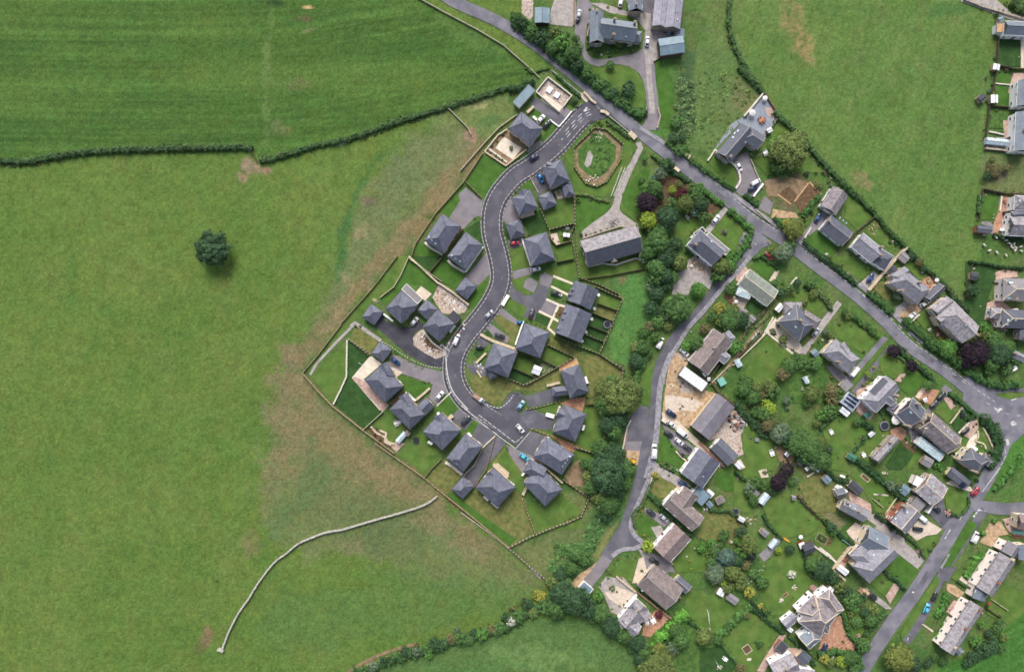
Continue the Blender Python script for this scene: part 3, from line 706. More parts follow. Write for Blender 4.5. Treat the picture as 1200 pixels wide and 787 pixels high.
def HULL(x, y, ang, m, label):
    b = MB(); secs = [[Vector((u, -w, .45)), Vector((u, -w*.6, .08)), Vector((u, w*.6, .08)), Vector((u, w, .45)), Vector((u, w*.8, .4)), Vector((u, 0, .22)), Vector((u, -w*.8, .4))] for u, w in ((-1.9,.04),(-1.4,.26),(-.6,.4),(.4,.42),(1.3,.28),(1.9,.04))]
    loft(b, secs); q = MB(); q.box(-.2,-.3,.3,.1,.3,.36); q.box(.8,-.24,.3,1.0,.24,.36)
    return thing('canoe', [('hull', b, m), ('seat', q, 'timber')], x, y, ang, '', 'canoe', label=label)
# ---------------------------------------------------------------- the ground: one sheet, painted with soils and swards
def build_ground():
    st = .62
    xi = np.arange(-235, 235.1, st); yi = np.arange(-160, 160.1, st)
    out = np.array([3, 8, 18, 40, 90, 200, 500, 1500, 4000])
    xs = np.concatenate([xi[0]-out[::-1], xi, xi[-1]+out]); ys = np.concatenate([yi[0]-out[::-1], yi, yi[-1]+out])
    X, Y = np.meshgrid(xs, ys); PX, PY = 600+X/S, 393.5-Y/S; sh = X.shape
    r = np.random.default_rng(11)
    def vnoise(sx, sy, seed, rot=0):
        q = np.random.default_rng(seed).random((512, 512)); c, s = math.cos(rot), math.sin(rot)
        u = (PX*c+PY*s)/sx; v = (-PX*s+PY*c)/sy
        i0, j0 = np.floor(u).astype(int), np.floor(v).astype(int); fu, fv = u-i0, v-j0; fu = fu*fu*(3-2*fu); fv = fv*fv*(3-2*fv)
        g = lambda a, b: q[a % 512, b % 512]
        return (g(i0,j0)*(1-fu)+g(i0+1,j0)*fu)*(1-fv)+(g(i0,j0+1)*(1-fu)+g(i0+1,j0+1)*fu)*fv-.5
    n1 = vnoise(60, 60, 1)+.5*vnoise(25, 25, 2)+.3*vnoise(9, 9, 3); n2 = vnoise(12, 12, 4)+.6*vnoise(5, 5, 5); n3 = vnoise(3.0, 3.0, 6)
    def sdf(poly):
        d = np.full(sh, 1e9); ins = np.zeros(sh, bool)
        for i in range(len(poly)):
            (x1, y1), (x2, y2) = poly[i-1], poly[i]; ex, ey = x2-x1, y2-y1; wx, wy = PX-x1, PY-y1
            t = np.clip((wx*ex+wy*ey)/(ex*ex+ey*ey+1e-9), 0, 1); d = np.minimum(d, np.hypot(wx-ex*t, wy-ey*t))
            c = ((y1 > PY) != (y2 > PY)) & (PX < (x2-x1)*(PY-y1)/((y2-y1) or 1e-9)+x1); ins ^= c
        return np.where(ins, d, -d)
    lin = lambda c: np.array(sr(*c)[:3])
    C = np.zeros(sh+(3,)); C[:] = lin((91,116,47))
    def paint(poly, col, k=1.0, soft=2, wob=0, nz=0, field=None):
        f = sdf(poly) if field is None else field
        a = np.clip((f+wob*(n2+.6*n1)*1.6)/max(soft, .01)+.5, 0, 1)*k
        if nz: a = a*np.clip(1-nz+nz*2.2*(n2+.5), 0, 1.2)
        a = np.clip(a, 0, 1)[..., None]; C[:] = C*(1-a)+lin(col)*a
    def blob(x, y, rx, ry, col, k=1, ang=0, soft=.5, nz=.5):
        c, s = math.cos(ang), math.sin(ang); u = ((PX-x)*c+(PY-y)*s)/rx; v = (-(PX-x)*s+(PY-y)*c)/ry
        f = 1-np.hypot(u, v)+n2*.9; a = np.clip(f/soft, 0, 1)*k*np.clip(1-nz+nz*2*(n3+n2*.6+.5), 0, 1.2); a = np.clip(a, 0, 1)[..., None]; C[:] = C*(1-a)+lin(col)*a
    # large pasture: soft swathes
    for col, sc_, sd, k in (((98,118,52), 70, 21, .5), ((81,112,43), 45, 22, .5), ((101,117,57), 22, 23, .35), ((77,109,43), 14, 24, .35)):
        f = np.clip(vnoise(sc_, sc_*1.2, sd)*2.4+vnoise(sc_*.3, sc_*.3, sd+50)*.8, 0, 1)*k; C[:] = C*(1-f[..., None])+lin(col)*f[..., None]
    # mown field, top left
    top = [(-900,-900),(478,-900),(478,-10),(520,14),(590,52),(628,90),(600,104),(500,136),(420,158),(312,190),(296,178),(180,178),(90,184),(0,193),(-900,210)]
    paint(top, (72,104,42), 1, 3)
    F = np.clip(sdf(top)/4+.5, 0, 1)
    bend = PY+np.where(PX > 330, (PX-330)*.12, 0)+.00012*(PX-150)**2
    q = np.random.default_rng(77).random(4096); row = lambda s: q[(np.floor(bend/s).astype(int)) % 4096]*(1-(bend/s) % 1)+q[(np.floor(bend/s).astype(int)+1) % 4096]*((bend/s) % 1)
    stripe = (row(2.6)-.5)*.34*(.6+1.2*np.abs(vnoise(90, 8, 31)*2))+(row(7)-.5)*.24+vnoise(60, 3, 32)*.25
    C *= (1+F*stripe)[..., None]
    for col, sd, k in (((86,112,46), 41, .6), ((56,92,36), 42, .5)):
        f = np.clip(vnoise(120, 30, sd)*2.2, 0, 1)*k*F; C[:] = C*(1-f[..., None])+lin(col)*f[..., None]
    blob(313, 90, 7, 110, (96,118,62), .45, .03); blob(322,150,20,10,(110,112,70),.4); blob(346,100,16,8,(104,100,66),.4); blob(357,22,14,6,(98,88,60),.6); blob(359,9,10,2,(190,160,110),.9); blob(365,35,18,2,(120,120,80),.5,-.3)
    blob(320,3,20,4,(40,60,34),.7); blob(555,40,50,16,(92,116,56),.4,.5)
    # field right of the village
    rf = [(858,-900),(1140,-900),(1128,2),(1168,20),(1160,80),(1150,180),(1142,262),(1150,295),(1130,330),(1120,345),(1066,300),(1042,280),(990,225),(955,188),(900,110),(858,60),(850,30)]
    paint(rf, (86,116,52), 1, 3)
    F = np.clip(sdf(rf)/4+.5, 0, 1)
    for col, sc_, sd, k in (((98,122,60), 40, 61, .5), ((80,112,48), 30, 62, .4), ((106,118,68), 12, 63, .3)):
        f = np.clip(vnoise(sc_, sc_, sd)*2.4, 0, 1)*k*F; C[:] = C*(1-f[..., None])+lin(col)*f[..., None]
    C *= (1+F*(vnoise(3, 80, 64, .25)*.12))[..., None]
    blob(932, 30, 20, 42, (136,122,78), .75, -.35); blob(925,5,16,20,(118,118,70),.6); blob(1008,210,10,16,(134,116,82),.5,-.6); blob(1110,10,30,10,(56,100,50),.5)
    # field at the foot
    bf = [(380,900),(400,800),(470,775),(560,745),(640,722),(690,726),(735,745),(760,790),(760,900)]
    paint(bf, (82,112,56), 1, 3); blob(620,770,70,18,(104,134,74),.5); blob(560,780,60,14,(72,112,54),.5)
    br = [(1090,900),(1098,778),(1130,770),(1172,740),(1200,700),(1300,620),(1500,900)]
    paint(br, (66,112,44), 1, 3); F = np.clip(sdf(br)/4+.5, 0, 1); C *= (1+F*vnoise(80, 3.5, 71, -.55)*.4)[..., None]
    # village gardens and the estate's plots as a general sward
    vil = [(592,-40),(858,-40),(850,30),(860,60),(900,110),(955,188),(990,225),(1066,300),(1130,345),(1150,295),(1142,262),(1150,180),(1160,80),(1168,20),(1240,-10),(1240,680),(1172,740),(1098,778),(1085,830),(760,830),(735,745),(690,722),(655,690),(596,641),(497,559),(357,437),(330,430),(420,350),(480,260),(560,160),(600,104),(628,90),(640,80)]
    paint(vil, (80,110,50), 1, 2)
    F = np.clip(sdf(vil)/4+.5, 0, 1)
    for col, sc_, sd, k in (((96,116,60), 22, 81, .7), ((62,96,44), 15, 82, .7), ((104,108,70), 9, 83, .45)):
        f = np.clip(vnoise(sc_, sc_, sd)*2.6, 0, 1)*k*F; C[:] = C*(1-f[..., None])+lin(col)*f[..., None]
    # ground disturbed by the building work, outside the estate fence
    z1 = [(500,150),(545,135),(568,168),(505,258),(430,345),(356,425),(357,440),(440,515),(500,562),(600,645),(650,688),(600,700),(500,690),(420,655),(330,640),(296,600),(312,520),(330,430),(380,350),(405,290),(412,235),(450,180)]
    paint(z1, (104,114,70), .75, 16, 14)
    paint([(365,400),(330,425),(335,460),(385,500),(440,545),(520,580),(600,640),(560,640),(470,600),(400,610),(340,560),(320,500),(318,440)], (116,110,74), .5, 24, 16, .8)
    paint([(330,400),(360,425),(352,445),(380,480),(350,470),(322,440)], (122,111,78), .7, 10, 8, .6)
    paint([(548,148),(570,168),(520,240),(462,305),(430,335),(408,348),(440,305),(500,235)], (128,114,82), .7, 10, 6, .4)
    paint([(480,150),(550,140),(540,190),(470,250),(420,300),(410,360),(390,380),(392,330),(420,270),(440,210)], (104,114,74), .5, 10, 10, .6)
    paint([(470,170),(440,195),(420,230),(408,270),(400,330),(392,330),(398,270),(412,225),(440,180)], (64,104,50), .85, 6, 5)
    paint([(340,420),(357,442),(440,518),(497,560),(592,640),(640,682),(600,668),(545,640),(480,592),(400,545),(345,500),(322,455)], (118,110,76), .5, 22, 16, .6)
    paint([(357,438),(362,438),(440,512),(497,556),(596,638),(592,645),(500,572),(440,527),(372,465)], (88,106,58), .8, 5, 4)
    paint([(395,470),(420,500),(400,560),(440,580),(480,600),(500,620),(420,640),(370,600),(360,560),(378,520)], (92,106,62), .5, 12, 12, .6)
    paint([(568,160),(572,172),(520,245),(470,302),(430,340),(362,418),(340,430),(352,405),(410,335),(450,285),(500,225)], (120,110,74), .6, 8, 6, .5)
    blob(434,236,14,10,(110,100,78),.9); blob(430,268,22,8,(130,122,80),.6,-.6,.7,.8); blob(420,275,9,5,(140,126,86),.5); blob(406,330,16,6,(140,126,88),.5,.9); blob(342,432,16,22,(124,112,80),.5,.5); blob(402,365,40,6,(132,116,84),.5,-.8)
    paint([(400,500),(440,525),(500,565),(560,612),(540,615),(470,580),(400,555),(360,540),(350,500)], (122,112,76), .6, 14, 12, .6)
    paint([(300,600),(335,560),(350,500),(330,480),(318,520),(308,580),(290,640),(300,650)], (120,110,76), .5, 14, 12, .6)
    paint([(370,520),(385,535),(370,590),(330,625),(305,640),(330,600),(355,570)], (84,108,62), .6, 12, 14, .4)
    paint([(410,600),(470,590),(500,600),(490,650),(440,660),(400,650)], (90,106,64), .5, 16, 14, .4)
    paint([(400,690),(480,665),(560,680),(640,692),(600,712),(520,730),(430,745),(380,760),(300,760),(300,700)], (82,112,54), .65, 14, 14)
    blob(500,612,30,14,(122,114,78),.5,.3); blob(560,640,34,16,(116,112,74),.5,.6); blob(420,640,22,12,(120,114,76),.5); blob(243,745,7,12,(120,96,74),.7,.4); blob(232,760,10,10,(96,90,62),.6); blob(444,775,28,5,(170,140,112),.8,-.35); blob(255,681,2.5,2,(40,60,30),.8)
    blob(295,196,13,13,(138,120,96),.9,0,.5,.3); blob(284,208,7,10,(140,118,92),.7); blob(313,199,6,6,(138,112,92),.8)
    blob(402,168,8,2,(170,174,160),.6,-.2)
    # rough plots
    paint([(500,140),(520,128),(590,112),(606,130),(600,146),(570,164),(545,150)], (104,120,66), .9, 3, 4); blob(560,122,22,7,(150,150,100),.8,-.15); blob(575,140,18,8,(74,108,54),.6,-.4); blob(553,158,9,12,(146,118,96),.9,-.5)
    paint([(728,240),(770,300),(772,380),(745,430),(715,418),(712,370),(732,350),(712,325),(760,318)], (82,126,58), .85, 5, 4); blob(718,345,14,5,(120,104,70),.8,.5); blob(728,330,6,8,(112,98,70),.6); blob(745,370,18,26,(74,114,56),.5)
    paint([(760,160),(775,70),(790,70),(785,160)], (80,122,52), .8, 3); paint([(862,20),(880,80),(895,110),(880,140),(845,170),(836,185),(812,165),(806,100),(815,60),(840,40)], (92,116,60), .8, 5, 4); blob(858,130,24,30,(102,112,66),.5); blob(850,90,20,30,(84,112,56),.5); blob(870,110,14,26,(116,100,72),.4,-.5)
    paint([(800,60),(815,60),(812,150),(800,160),(792,110)], (56,86,58), .7, 6, 6)
    paint([(640,580),(690,575),(700,600),(700,640),(660,690),(600,645),(640,620)], (104,114,66), .8, 8, 8); paint([(690,600),(720,590),(735,600),(712,650),(690,680),(660,690),(680,640)], (76,106,56), .8, 6, 6)
    paint([(714,618),(724,612),(700,660),(694,650)], (128,124,72), .7, 4, 3); paint([(660,548),(685,552),(692,572),(676,562)], (146,124,86), .8, 5, 4); paint([(1150,182),(1200,184),(1200,226),(1150,224)], (100,112,66), .9, 2, 2); blob(1168,205,13,11,(88,76,70),.8)
    paint([(905,225),(935,205),(960,215),(935,252),(900,240)], (110,98,72), .7, 6, 4, .4); blob(925,208,20,10,(84,82,58),.6)
    paint([(930,540),(950,530),(1000,590),(995,605),(970,590)], (110,112,66), .8, 4, 3); paint([(935,580),(950,585),(990,612),(985,618),(955,600)], (132,116,88), .7, 4, 3)
    paint([(840,600),(870,608),(866,640),(845,636)], (118,110,68), .7, 4, 4); paint([(815,600),(855,595),(870,620),(855,640),(830,630)], (110,112,64), .6, 6, 4)
    paint([(1110,585),(1200,548),(1200,500),(1180,520),(1162,575)], (72,118,46), .9, 2)
    C *= (1+.36*n3+.12*n2+.24*vnoise(1.9,1.9,7))[..., None]
    hue = (vnoise(4,4,8)+vnoise(14,14,9))*.14; C[...,0] *= 1+hue; C[...,2] *= 1-hue*.3
    lum = (C*np.array([.3,.6,.1])).sum(-1, keepdims=True); C = (C*.92+lum*.08)*.99
    me = bpy.data.meshes.new('ground'); ny, nx = sh; V = np.stack([X, Y, np.zeros(sh)], -1).reshape(-1, 3).astype(np.float32)
    idx = np.arange(nx*ny).reshape(ny, nx); Q = np.stack([idx[:-1,:-1], idx[:-1,1:], idx[1:,1:], idx[1:,:-1]], -1).reshape(-1, 4)
    me.vertices.add(len(V)); me.vertices.foreach_set('co', V.ravel()); me.loops.add(Q.size); me.loops.foreach_set('vertex_index', Q.ravel().astype(np.int32))
    me.polygons.add(len(Q)); me.polygons.foreach_set('loop_start', np.arange(0, Q.size, 4, dtype=np.int32)); me.polygons.foreach_set('loop_total', np.full(len(Q), 4, dtype=np.int32)); me.update(); me.validate()
    at = me.color_attributes.new('sward', 'FLOAT_COLOR', 'POINT'); col = np.ones((len(V), 4), np.float32); col[:, :3] = C.reshape(-1, 3).clip(0, 1); at.data.foreach_set('color', col.ravel())
    m = bpy.data.materials.new('ground'); m.use_nodes = True; N = m.node_tree.nodes; K = m.node_tree.links; b = N['Principled BSDF']; b.inputs['Roughness'].default_value = .95; b.inputs['Specular IOR Level'].default_value = .1
    a = N.new('ShaderNodeAttribute'); a.attribute_name = 'sward'; g = N.new('ShaderNodeNewGeometry'); v = a.outputs['Color']
    for sc_, amt in ((1.1, .45), (3.0, .8)):
        f = N.new('ShaderNodeTexNoise'); f.inputs['Scale'].default_value = sc_; f.inputs['Detail'].default_value = 3; K.new(g.outputs['Position'], f.inputs['Vector'])
        mr = N.new('ShaderNodeMapRange'); mr.inputs['From Min'].default_value = .3; mr.inputs['From Max'].default_value = .7; mr.inputs['To Min'].default_value = 1-amt*.5; mr.inputs['To Max'].default_value = 1+amt*.5; K.new(f.outputs[0], mr.inputs[0])
        s_ = N.new('ShaderNodeVectorMath'); s_.operation = 'SCALE'; K.new(v, s_.inputs[0]); K.new(mr.outputs[0], s_.inputs[3]); v = s_.outputs[0]
    K.new(v, b.inputs['Base Color'])
    bu = N.new('ShaderNodeBump'); bu.inputs['Strength'].default_value = .5; bu.inputs['Distance'].default_value = .15; K.new(f.outputs[0], bu.inputs['Height']); K.new(bu.outputs[0], b.inputs['Normal'])
    me.materials.append(m); link('ground', me, kind='structure')
build_ground()
SCRUB_LABELS = []
NE = dict(roof='slate_new', wall='stone_new', eave=4.9, pitch=34)
# ================================================================ the estate, north end
T(560, 80)
sheet('lawn', [(600,480),(700,370),(790,290),(960,440),(960,500),(830,787),(600,787),(570,600),(530,520)])
sheet('lawn', [(440,60),(560,110),(640,200),(600,270),(575,300),(540,250),(575,170)])
sheet('lawn_dry', [(590,490),(715,370),(790,380),(890,470),(880,560),(790,700),(730,730),(660,710),(590,610)], 'bank')
sheet('dirt', [(600,500),(715,385),(780,395),(878,475),(868,560),(785,688),(735,715),(668,698),(605,605)], 'bare_ground')
sheet('meadow', [(612,505),(640,470),(722,400),(780,410),(850,480),(845,560),(790,640),(735,680),(680,660),(620,600)])
scrub([(690,400),(780,415),(845,485),(840,560),(780,640),(700,640),(700,480)], .3, .8, .5, (72,98,52))
sheet('gravel', [(655,590),(675,520),(690,505),(708,540),(695,590),(672,612)], 'basin_outlet')
PILE(740,398,32, desc='pale boulders heading the grassy basin', n=14, h=.4); PILE(700,688,42, desc='pale boulders at the foot of the grassy basin', n=22)
FN([(590,490),(715,370),(790,380),(890,470),(880,560),(790,700),(730,730),(660,710),(590,610),(590,490)], h=1.1, desc='timber post fence ringing the grassy basin')
for i, (a, b) in enumerate((((905,610),(835,787)),((885,610),(818,787)),((925,600),(852,780)))): WL([a, b], 'drystone', .35, .25, desc='low row of pale stones')
sheet('tarmac', [(350,178),(500,278),(545,312),(498,362),(440,310),(330,235),(325,205)])
sheet('tarmac_pale', [(500,270),(535,235),(578,268),(542,312)])
sheet('rubble', [(365,150),(430,70),(565,175),(525,240),(500,270)])
sheet('paving_cream', [(410,158),(525,238),(492,272),(383,192)], 'patio')
WL([(500,272),(357,150),(430,60),(575,172),(525,240)], 'stone_pale', 1.2, .26, desc='white wall round the unfinished yard')
WL([(575,268),(542,312),(498,362),(440,318)], 'render_white', .7, .3)
debris([(425,120),(460,110),(560,180),(520,235)], 40, desc='builders rubble in the walled yard'); BOX(440,132,30,36,-35,.5,'white_sheet','building_pack','wrapped building pack in the walled yard','pack'); BOX(485,165,30,32,-30,.6,'white_sheet','building_pack','wrapped building pack in the walled yard','pack')
sheet('lawn_fresh', [(345,245),(375,270),(370,308),(325,280)]); WL([(303,278),(343,240)], 'stone_new', 1.3, .8); WL([(340,300),(362,320)], 'render_white', .8, .7)
sheet('lawn_fresh', [(460,345),(490,370),(410,450),(385,435)])
sheet('dirt', [(45,515),(130,410),(180,375),(310,480),(290,500),(170,600)]); sheet('paving_cream', [(160,420),(270,490),(215,562),(108,490)], 'patio')
sheet('paving_grey', [(385,440),(400,455),(310,520),(290,500)])
WL([(180,378),(125,412),(42,515),(172,602),(300,500)], 'stone_new', .9, .35); WL([(60,490),(180,580)], 'stone_pale', .35, .5, desc='rockery row beside the patio')
SBS('205,490,16,olive 155,405,13,dark 150,565,9 110,540,9,green 75,515,9 90,480,8,dark 120,450,8 250,545,9 270,520,8,olive 190,590,9,brown 130,560,8 300,495,9')
building('detached_house', 'slate hipped house with cream patio beside the estate entrance', 'house', [(227,320,360,422,131,'HH')], short='the house at the estate entrance', chim=(), **NE)
building('sales_cabin', 'long low grey cabin with pale rim behind the estate entrance house', 'cabin', [(332,118,235,226,54,'FF',{'g':'metal_grey'})], 'sheet_blue', 'render_white', 2.6, short='the long grey cabin', windows=False)
CAR(388,313,50,'white','white car on the drive of the house at the estate entrance'); CAR(424,343,50,'dark','dark car beside the white car at the entrance house')
CAR(345,548,28,'navy','dark blue car driving on the estate road near its entrance')
# entrance walls on the main road
WL([(455,18),(540,90),(630,160)], 'stone_grey', .9, .3); sheet('paving_pale', [(625,155),(650,150),(690,195),(670,212),(640,185)], 'footpath'); WL([(650,150),(700,205),(725,220)], 'stone_new', 1.1, .6, desc='cream stone entrance wall')
WL([(752,268),(780,272),(802,292)], 'stone_new', 1.1, .9, desc='cream stone entrance wall'); WL([(802,295),(870,350),(928,400)], 'stone_grey', .9, .3); WL([(930,398),(968,436)], 'stone_new', 1.2, 1.6, desc='cream stone gate pier block')
HG([(790,320),(860,375),(930,430)], 1.6, 1.1, (66,88,50)); HG([(480,50),(560,118),(630,182)], 1.1, 1.1, (52,84,44)); SBS('600,190,18,grey 590,220,14,dark 610,235,12,grey 570,205,12')
SBS('740,330,14,olive 760,345,12,green 720,350,10,olive 800,345,12,olive 690,375,8')
HG([(300,0),(330,30),(440,0)],1,1.0,(70,96,48),desc='low verge hedge')
T(480, 180)
sheet('lawn_fresh', [(345,170),(455,5),(585,85),(595,100),(510,220),(440,275)]); sheet('lawn_fresh', [(165,372),(325,190),(338,215),(300,300),(240,388),(205,365)])
sheet('tarmac_pale', [(345,208),(450,288),(438,380),(400,390),(330,465),(245,395),(310,290),(300,250)])
sheet('lawn_dark', [(345,468),(410,420),(430,415),(450,470),(455,560)]); sheet('lawn_fresh', [(5,648),(45,550),(100,550),(215,625),(125,728)]); sheet('lawn_dark', [(125,728),(220,630),(345,735),(270,830),(200,790)])
sheet('tarmac_pale', [(475,605),(490,730),(400,787),(300,850),(320,787)])
sheet('tarmac', [(738,140),(815,88),(858,215),(785,262)]); sheet('lawn_fresh', [(670,212),(735,150),(765,220),(690,228)])
sheet('tarmac_pale', [(560,385),(590,300),(640,262),(665,385),(690,405),(595,432)]); sheet('lawn_dark', [(680,400),(800,345),(850,475),(735,505),(705,440)]); sheet('lawn', [(822,350),(905,310),(1010,250),(1012,432),(860,470)])
sheet('lawn_dark', [(560,440),(590,430),(620,530),(600,530)]); sheet('lawn', [(618,590),(690,565),(742,690),(632,718)]); sheet('tarmac_pale', [(605,535),(690,520),(700,545),(690,565),(620,588)]); sheet('tarmac_pale', [(632,722),(742,695),(760,735),(640,772)])
sheet('paving_pale', [(855,495),(905,488),(925,555),(895,565)]); sheet('lawn', [(905,490),(985,480),(990,540),(925,555)]); sheet('lawn', [(900,580),(1000,556),(1012,650),(915,668)]); sheet('lawn', [(830,710),(1018,665),(1045,745),(960,787),(830,770)]); sheet('paving_pale', [(890,232),(930,215),(950,270),(910,280)])
sheet('paving_pale', [(660,380),(760,350),(770,375),(720,390),(690,400)], 'footpath')
building('detached_house', 'slate house with blue car drive nearest the grassy basin', 'house', [(872,58,925,190,128,'HH'),(962,180,985,262,62,'HH',{'e':3.2}),(840,70,900,90,50,'GH',{'e':5.0})], short='the house by the basin', **NE)
building('detached_house', 'square slate house right of the estate road bend', 'house', [(683,247,732,357,128,'HH'),(690,225,722,300,55,'GG',{'e':5.1})], short='the square roadside house', **NE)
building('garage', 'hipped slate garage between the roadside house and blue car', 'garage', [(827,246,866,331,90,'HH')], short='the garage below the blue car', **dict(NE, eave=2.5))
building('garage', 'pyramid roofed slate garage above the red car', 'garage', [(634,416,668,514,96,'HH')], short='the garage above the red car', **dict(NE, eave=2.5))
building('detached_house', 'large square hipped slate house beside the red car', 'house', [(770,505,822,670,150,'HH')], short='the house beside the red car', **NE)
building('detached_house', 'slate house with skylit eaves against the top left estate fence', 'house', [(258,408,150,572,143,'HH')], lights=[(120,512),(138,532),(160,552)], short='the upper left estate house', **NE)
building('detached_house', 'slate house with skylit eaves nearest the wide roadside drive', 'house', [(398,522,285,672,133,'HH')], lights=[(262,626),(285,645),(310,660)], short='the lower left estate pair house', **NE)
WL([(452,575),(345,728)], 'render_white', 1.0, .5); WL([(95,545),(130,580),(205,622)], 'stone_pale', .6, .8, desc='pale terrace edging'); WL([(235,655),(270,690),(340,730)], 'stone_pale', .6, .8, desc='pale terrace edging')
CAR(805,150,-60,'brightblue','bright blue car on the drive by the grassy basin'); CAR(645,550,8,'red','dark red car under the pyramid roofed garage'); CAR(775,710,14,'white','white car below the large square hipped house')
WL([(820,90),(842,150),(858,215),(930,195)], 'brick', .6, .5, desc='low brick edging wall'); FN([(740,145),(765,195),(790,240)], 'pale', .7)
FN([(450,0),(330,180),(160,370),(40,550),(5,650)], 'rail', 1.1); FN([(5,650),(110,725),(200,787)], 'pale', 1.6); FN([(215,620),(125,730)], 'dark', 1.7); FN([(330,465),(270,545),(205,622)], 'brown', 1.8); FN([(345,175),(440,272)], 'brown', 1.3)
FN([(805,345),(858,470),(950,445),(1008,432)], 'post'); FN([(1010,250),(1012,435),(990,500),(1040,742)], 'post'); FN([(745,697),(895,655)], 'post', 1.2); FN([(905,668),(1008,648)], 'dark'); FN([(858,485),(870,530),(900,565),(990,540)], 'brown')
WL([(690,522),(745,690)], 'render_white', .8, .5); WL([(620,530),(712,500)], 'render_white', .8, .4)
SHED(965,500,24,40,85,'white_sheet','small white roofed shed'); TABLE(970,458,10,'metal_grey','grey garden table',.9); SBS('935,505,7,olive 945,530,7,green 880,520,8,pink 915,540,6 940,470,8,dark 1000,470,8,blue 560,470,6 575,500,6 650,235,8 680,225,7')
SBS('735,495,9,olive 745,510,8 400,400,6 440,395,7,olive')
TABLE(915,240,20,'timber','patio table',.8)
# ================================================================ left side: the court with the unfinished house
T(400, 300)
sheet('lawn_fresh', [(425,22),(600,170),(555,235),(490,180),(400,175),(275,305),(240,262),(330,190),(375,125),(395,60)]); sheet('lawn_dark', [(430,0),(630,0),(548,100),(470,40)]); sheet('lawn_fresh', [(552,100),(645,0),(760,100),(700,208)])
sheet('lawn', [(345,0),(420,0),(375,110),(320,190),(235,255),(190,300),(120,370),(80,395),(0,455),(0,415),(200,190)])
sheet('tarmac_pale', [(905,40),(915,110),(840,180),(765,135),(880,0),(900,-10)]); sheet('lawn_fresh', [(775,270),(840,190),(905,125),(900,165),(830,300),(800,330)])
sheet('tarmac_dark', [(250,345),(270,400),(300,410),(420,440),(470,390),(520,430),(450,470),(440,560),(560,640),(640,610),(640,690),(530,670),(400,600),(230,450),(200,420)])
sheet('rubble', [(600,172),(785,300),(760,345),(700,360),(620,350),(560,255)]); sheet('rubble', [(440,500),(490,450),(560,560),(640,550),(700,470),(760,390),(775,420),(720,500),(690,570),(640,610),(560,640),(490,620),(450,570)])
sheet('paving_pale', [(455,225),(490,183),(555,232),(515,275)]); sheet('soil', [(520,470),(560,530),(640,545),(620,580),(540,560),(490,500)])
debris([(600,180),(775,300),(700,350),(570,260)], 120, ('white_sheet','stone_pale','timber','brick'), desc='piled rubble behind the unfinished house', s0=.1, s1=.5); debris([(450,500),(500,460),(560,560),(680,520),(760,390),(770,420),(690,560),(560,610)], 170, ('white_sheet','brick','timber_dark','stone_pale','timber'), desc='scattered blocks and boards before the unfinished house', s0=.1, s1=.5)
PILE(590,250,26,'stone_new','heap of pale bricks behind the unfinished house',18); PILE(740,300,16,'white_sheet','stack of wrapped blocks in the building yard',10)
sheet('gravel', [(60,415),(85,398),(250,512),(235,528),(85,425),(0,510),(-20,495)], 'gravel_path'); sheet('lawn_dry', [(85,430),(232,528),(178,600),(52,512)]); sheet('lawn_dark', [(45,522),(170,612),(100,720),(60,790),(30,790)])
sheet('tarmac_pale', [(320,620),(390,660),(500,700),(620,740),(640,800),(560,790),(380,720),(340,690)]); sheet('lawn_dry', [(300,600),(400,650),(520,690),(500,700),(380,665),(310,625)])
sheet('paving_cream', [(175,615),(240,660),(130,760),(150,790),(110,790),(65,745)], 'patio')
building('detached_house', 'slate house with pale flat garden room in the left court', 'house', [(320,268,420,358,150,'HH'),(386,187,484,277,46,'FF',{'e':3.0,'r':'felt_grey','g':'render_white','w':'render_white'})], short='the court house', **NE)
building('garage', 'hipped slate garage at the court end by the fence', 'garage', [(220,318,165,398,90,'HH')], short='the court end garage', **dict(NE, eave=2.6))
building('garage', 'pyramid slate garage between the two court houses', 'garage', [(562,298,500,365,94,'HH')], short='the middle court garage', **dict(NE, eave=2.7))
building('detached_house', 'unfinished slate house ringed by building rubble', 'house', [(545,382,650,470,146,'HH'),(672,352,722,398,52,'FF',{'e':3.0,'r':'felt_dark','w':'timber_brown'})], short='the unfinished house', **NE)
building('garage', 'hipped slate garage beside the curving roadside pavement', 'garage', [(798,158,735,240,92,'HH')], short='the roadside garage', **dict(NE, eave=2.6))
building('garage', 'slate garage beside the parked dark blue car', 'garage', [(275,550,218,624,88,'HH')], short='the garage by the blue car', **dict(NE, eave=2.7))
WL([(420,5),(600,170)], 'stone_new', 1.3, .5); WL([(600,165),(690,225),(785,300)], 'stone_new', 1.5, .55); FN([(420,0),(370,112),(325,190),(240,255)], 'pale', 1.1); PILE(210,275,18,'stone_new','cream stones by the court end garage',12)
FN([(630,0),(548,100)], 'dark'); FN([(345,0),(200,190),(0,415)], 'rail', 1.1, desc='long timber fence along the building land'); FN([(178,600),(52,512)], 'post', 1.3); WL([(700,425),(668,468)], 'render_white', 1.1, .7); WL([(262,355),(320,400)], 'render_white', .9, .6); WL([(470,385),(440,420)],'stone_new',.6,.4)
WL([(500,455),(560,530),(620,575)], 'stone_pale', .5, .5, desc='half built block wall'); SBS('365,435,9 350,430,7,olive 560,270,7 420,625,6,olive 460,650,6,olive 500,672,6,olive 350,600,6')
CAR(450,400,52,'white','white car in the court between two slate houses'); CAR(333,645,-42,'blue','dark blue car beside the lower court garage'); CAR(708,513,65,'white','white van parked by the unfinished house',True,.9)
CAR(908,358,42,'silver','silver car on the bend opposite the unfinished house')
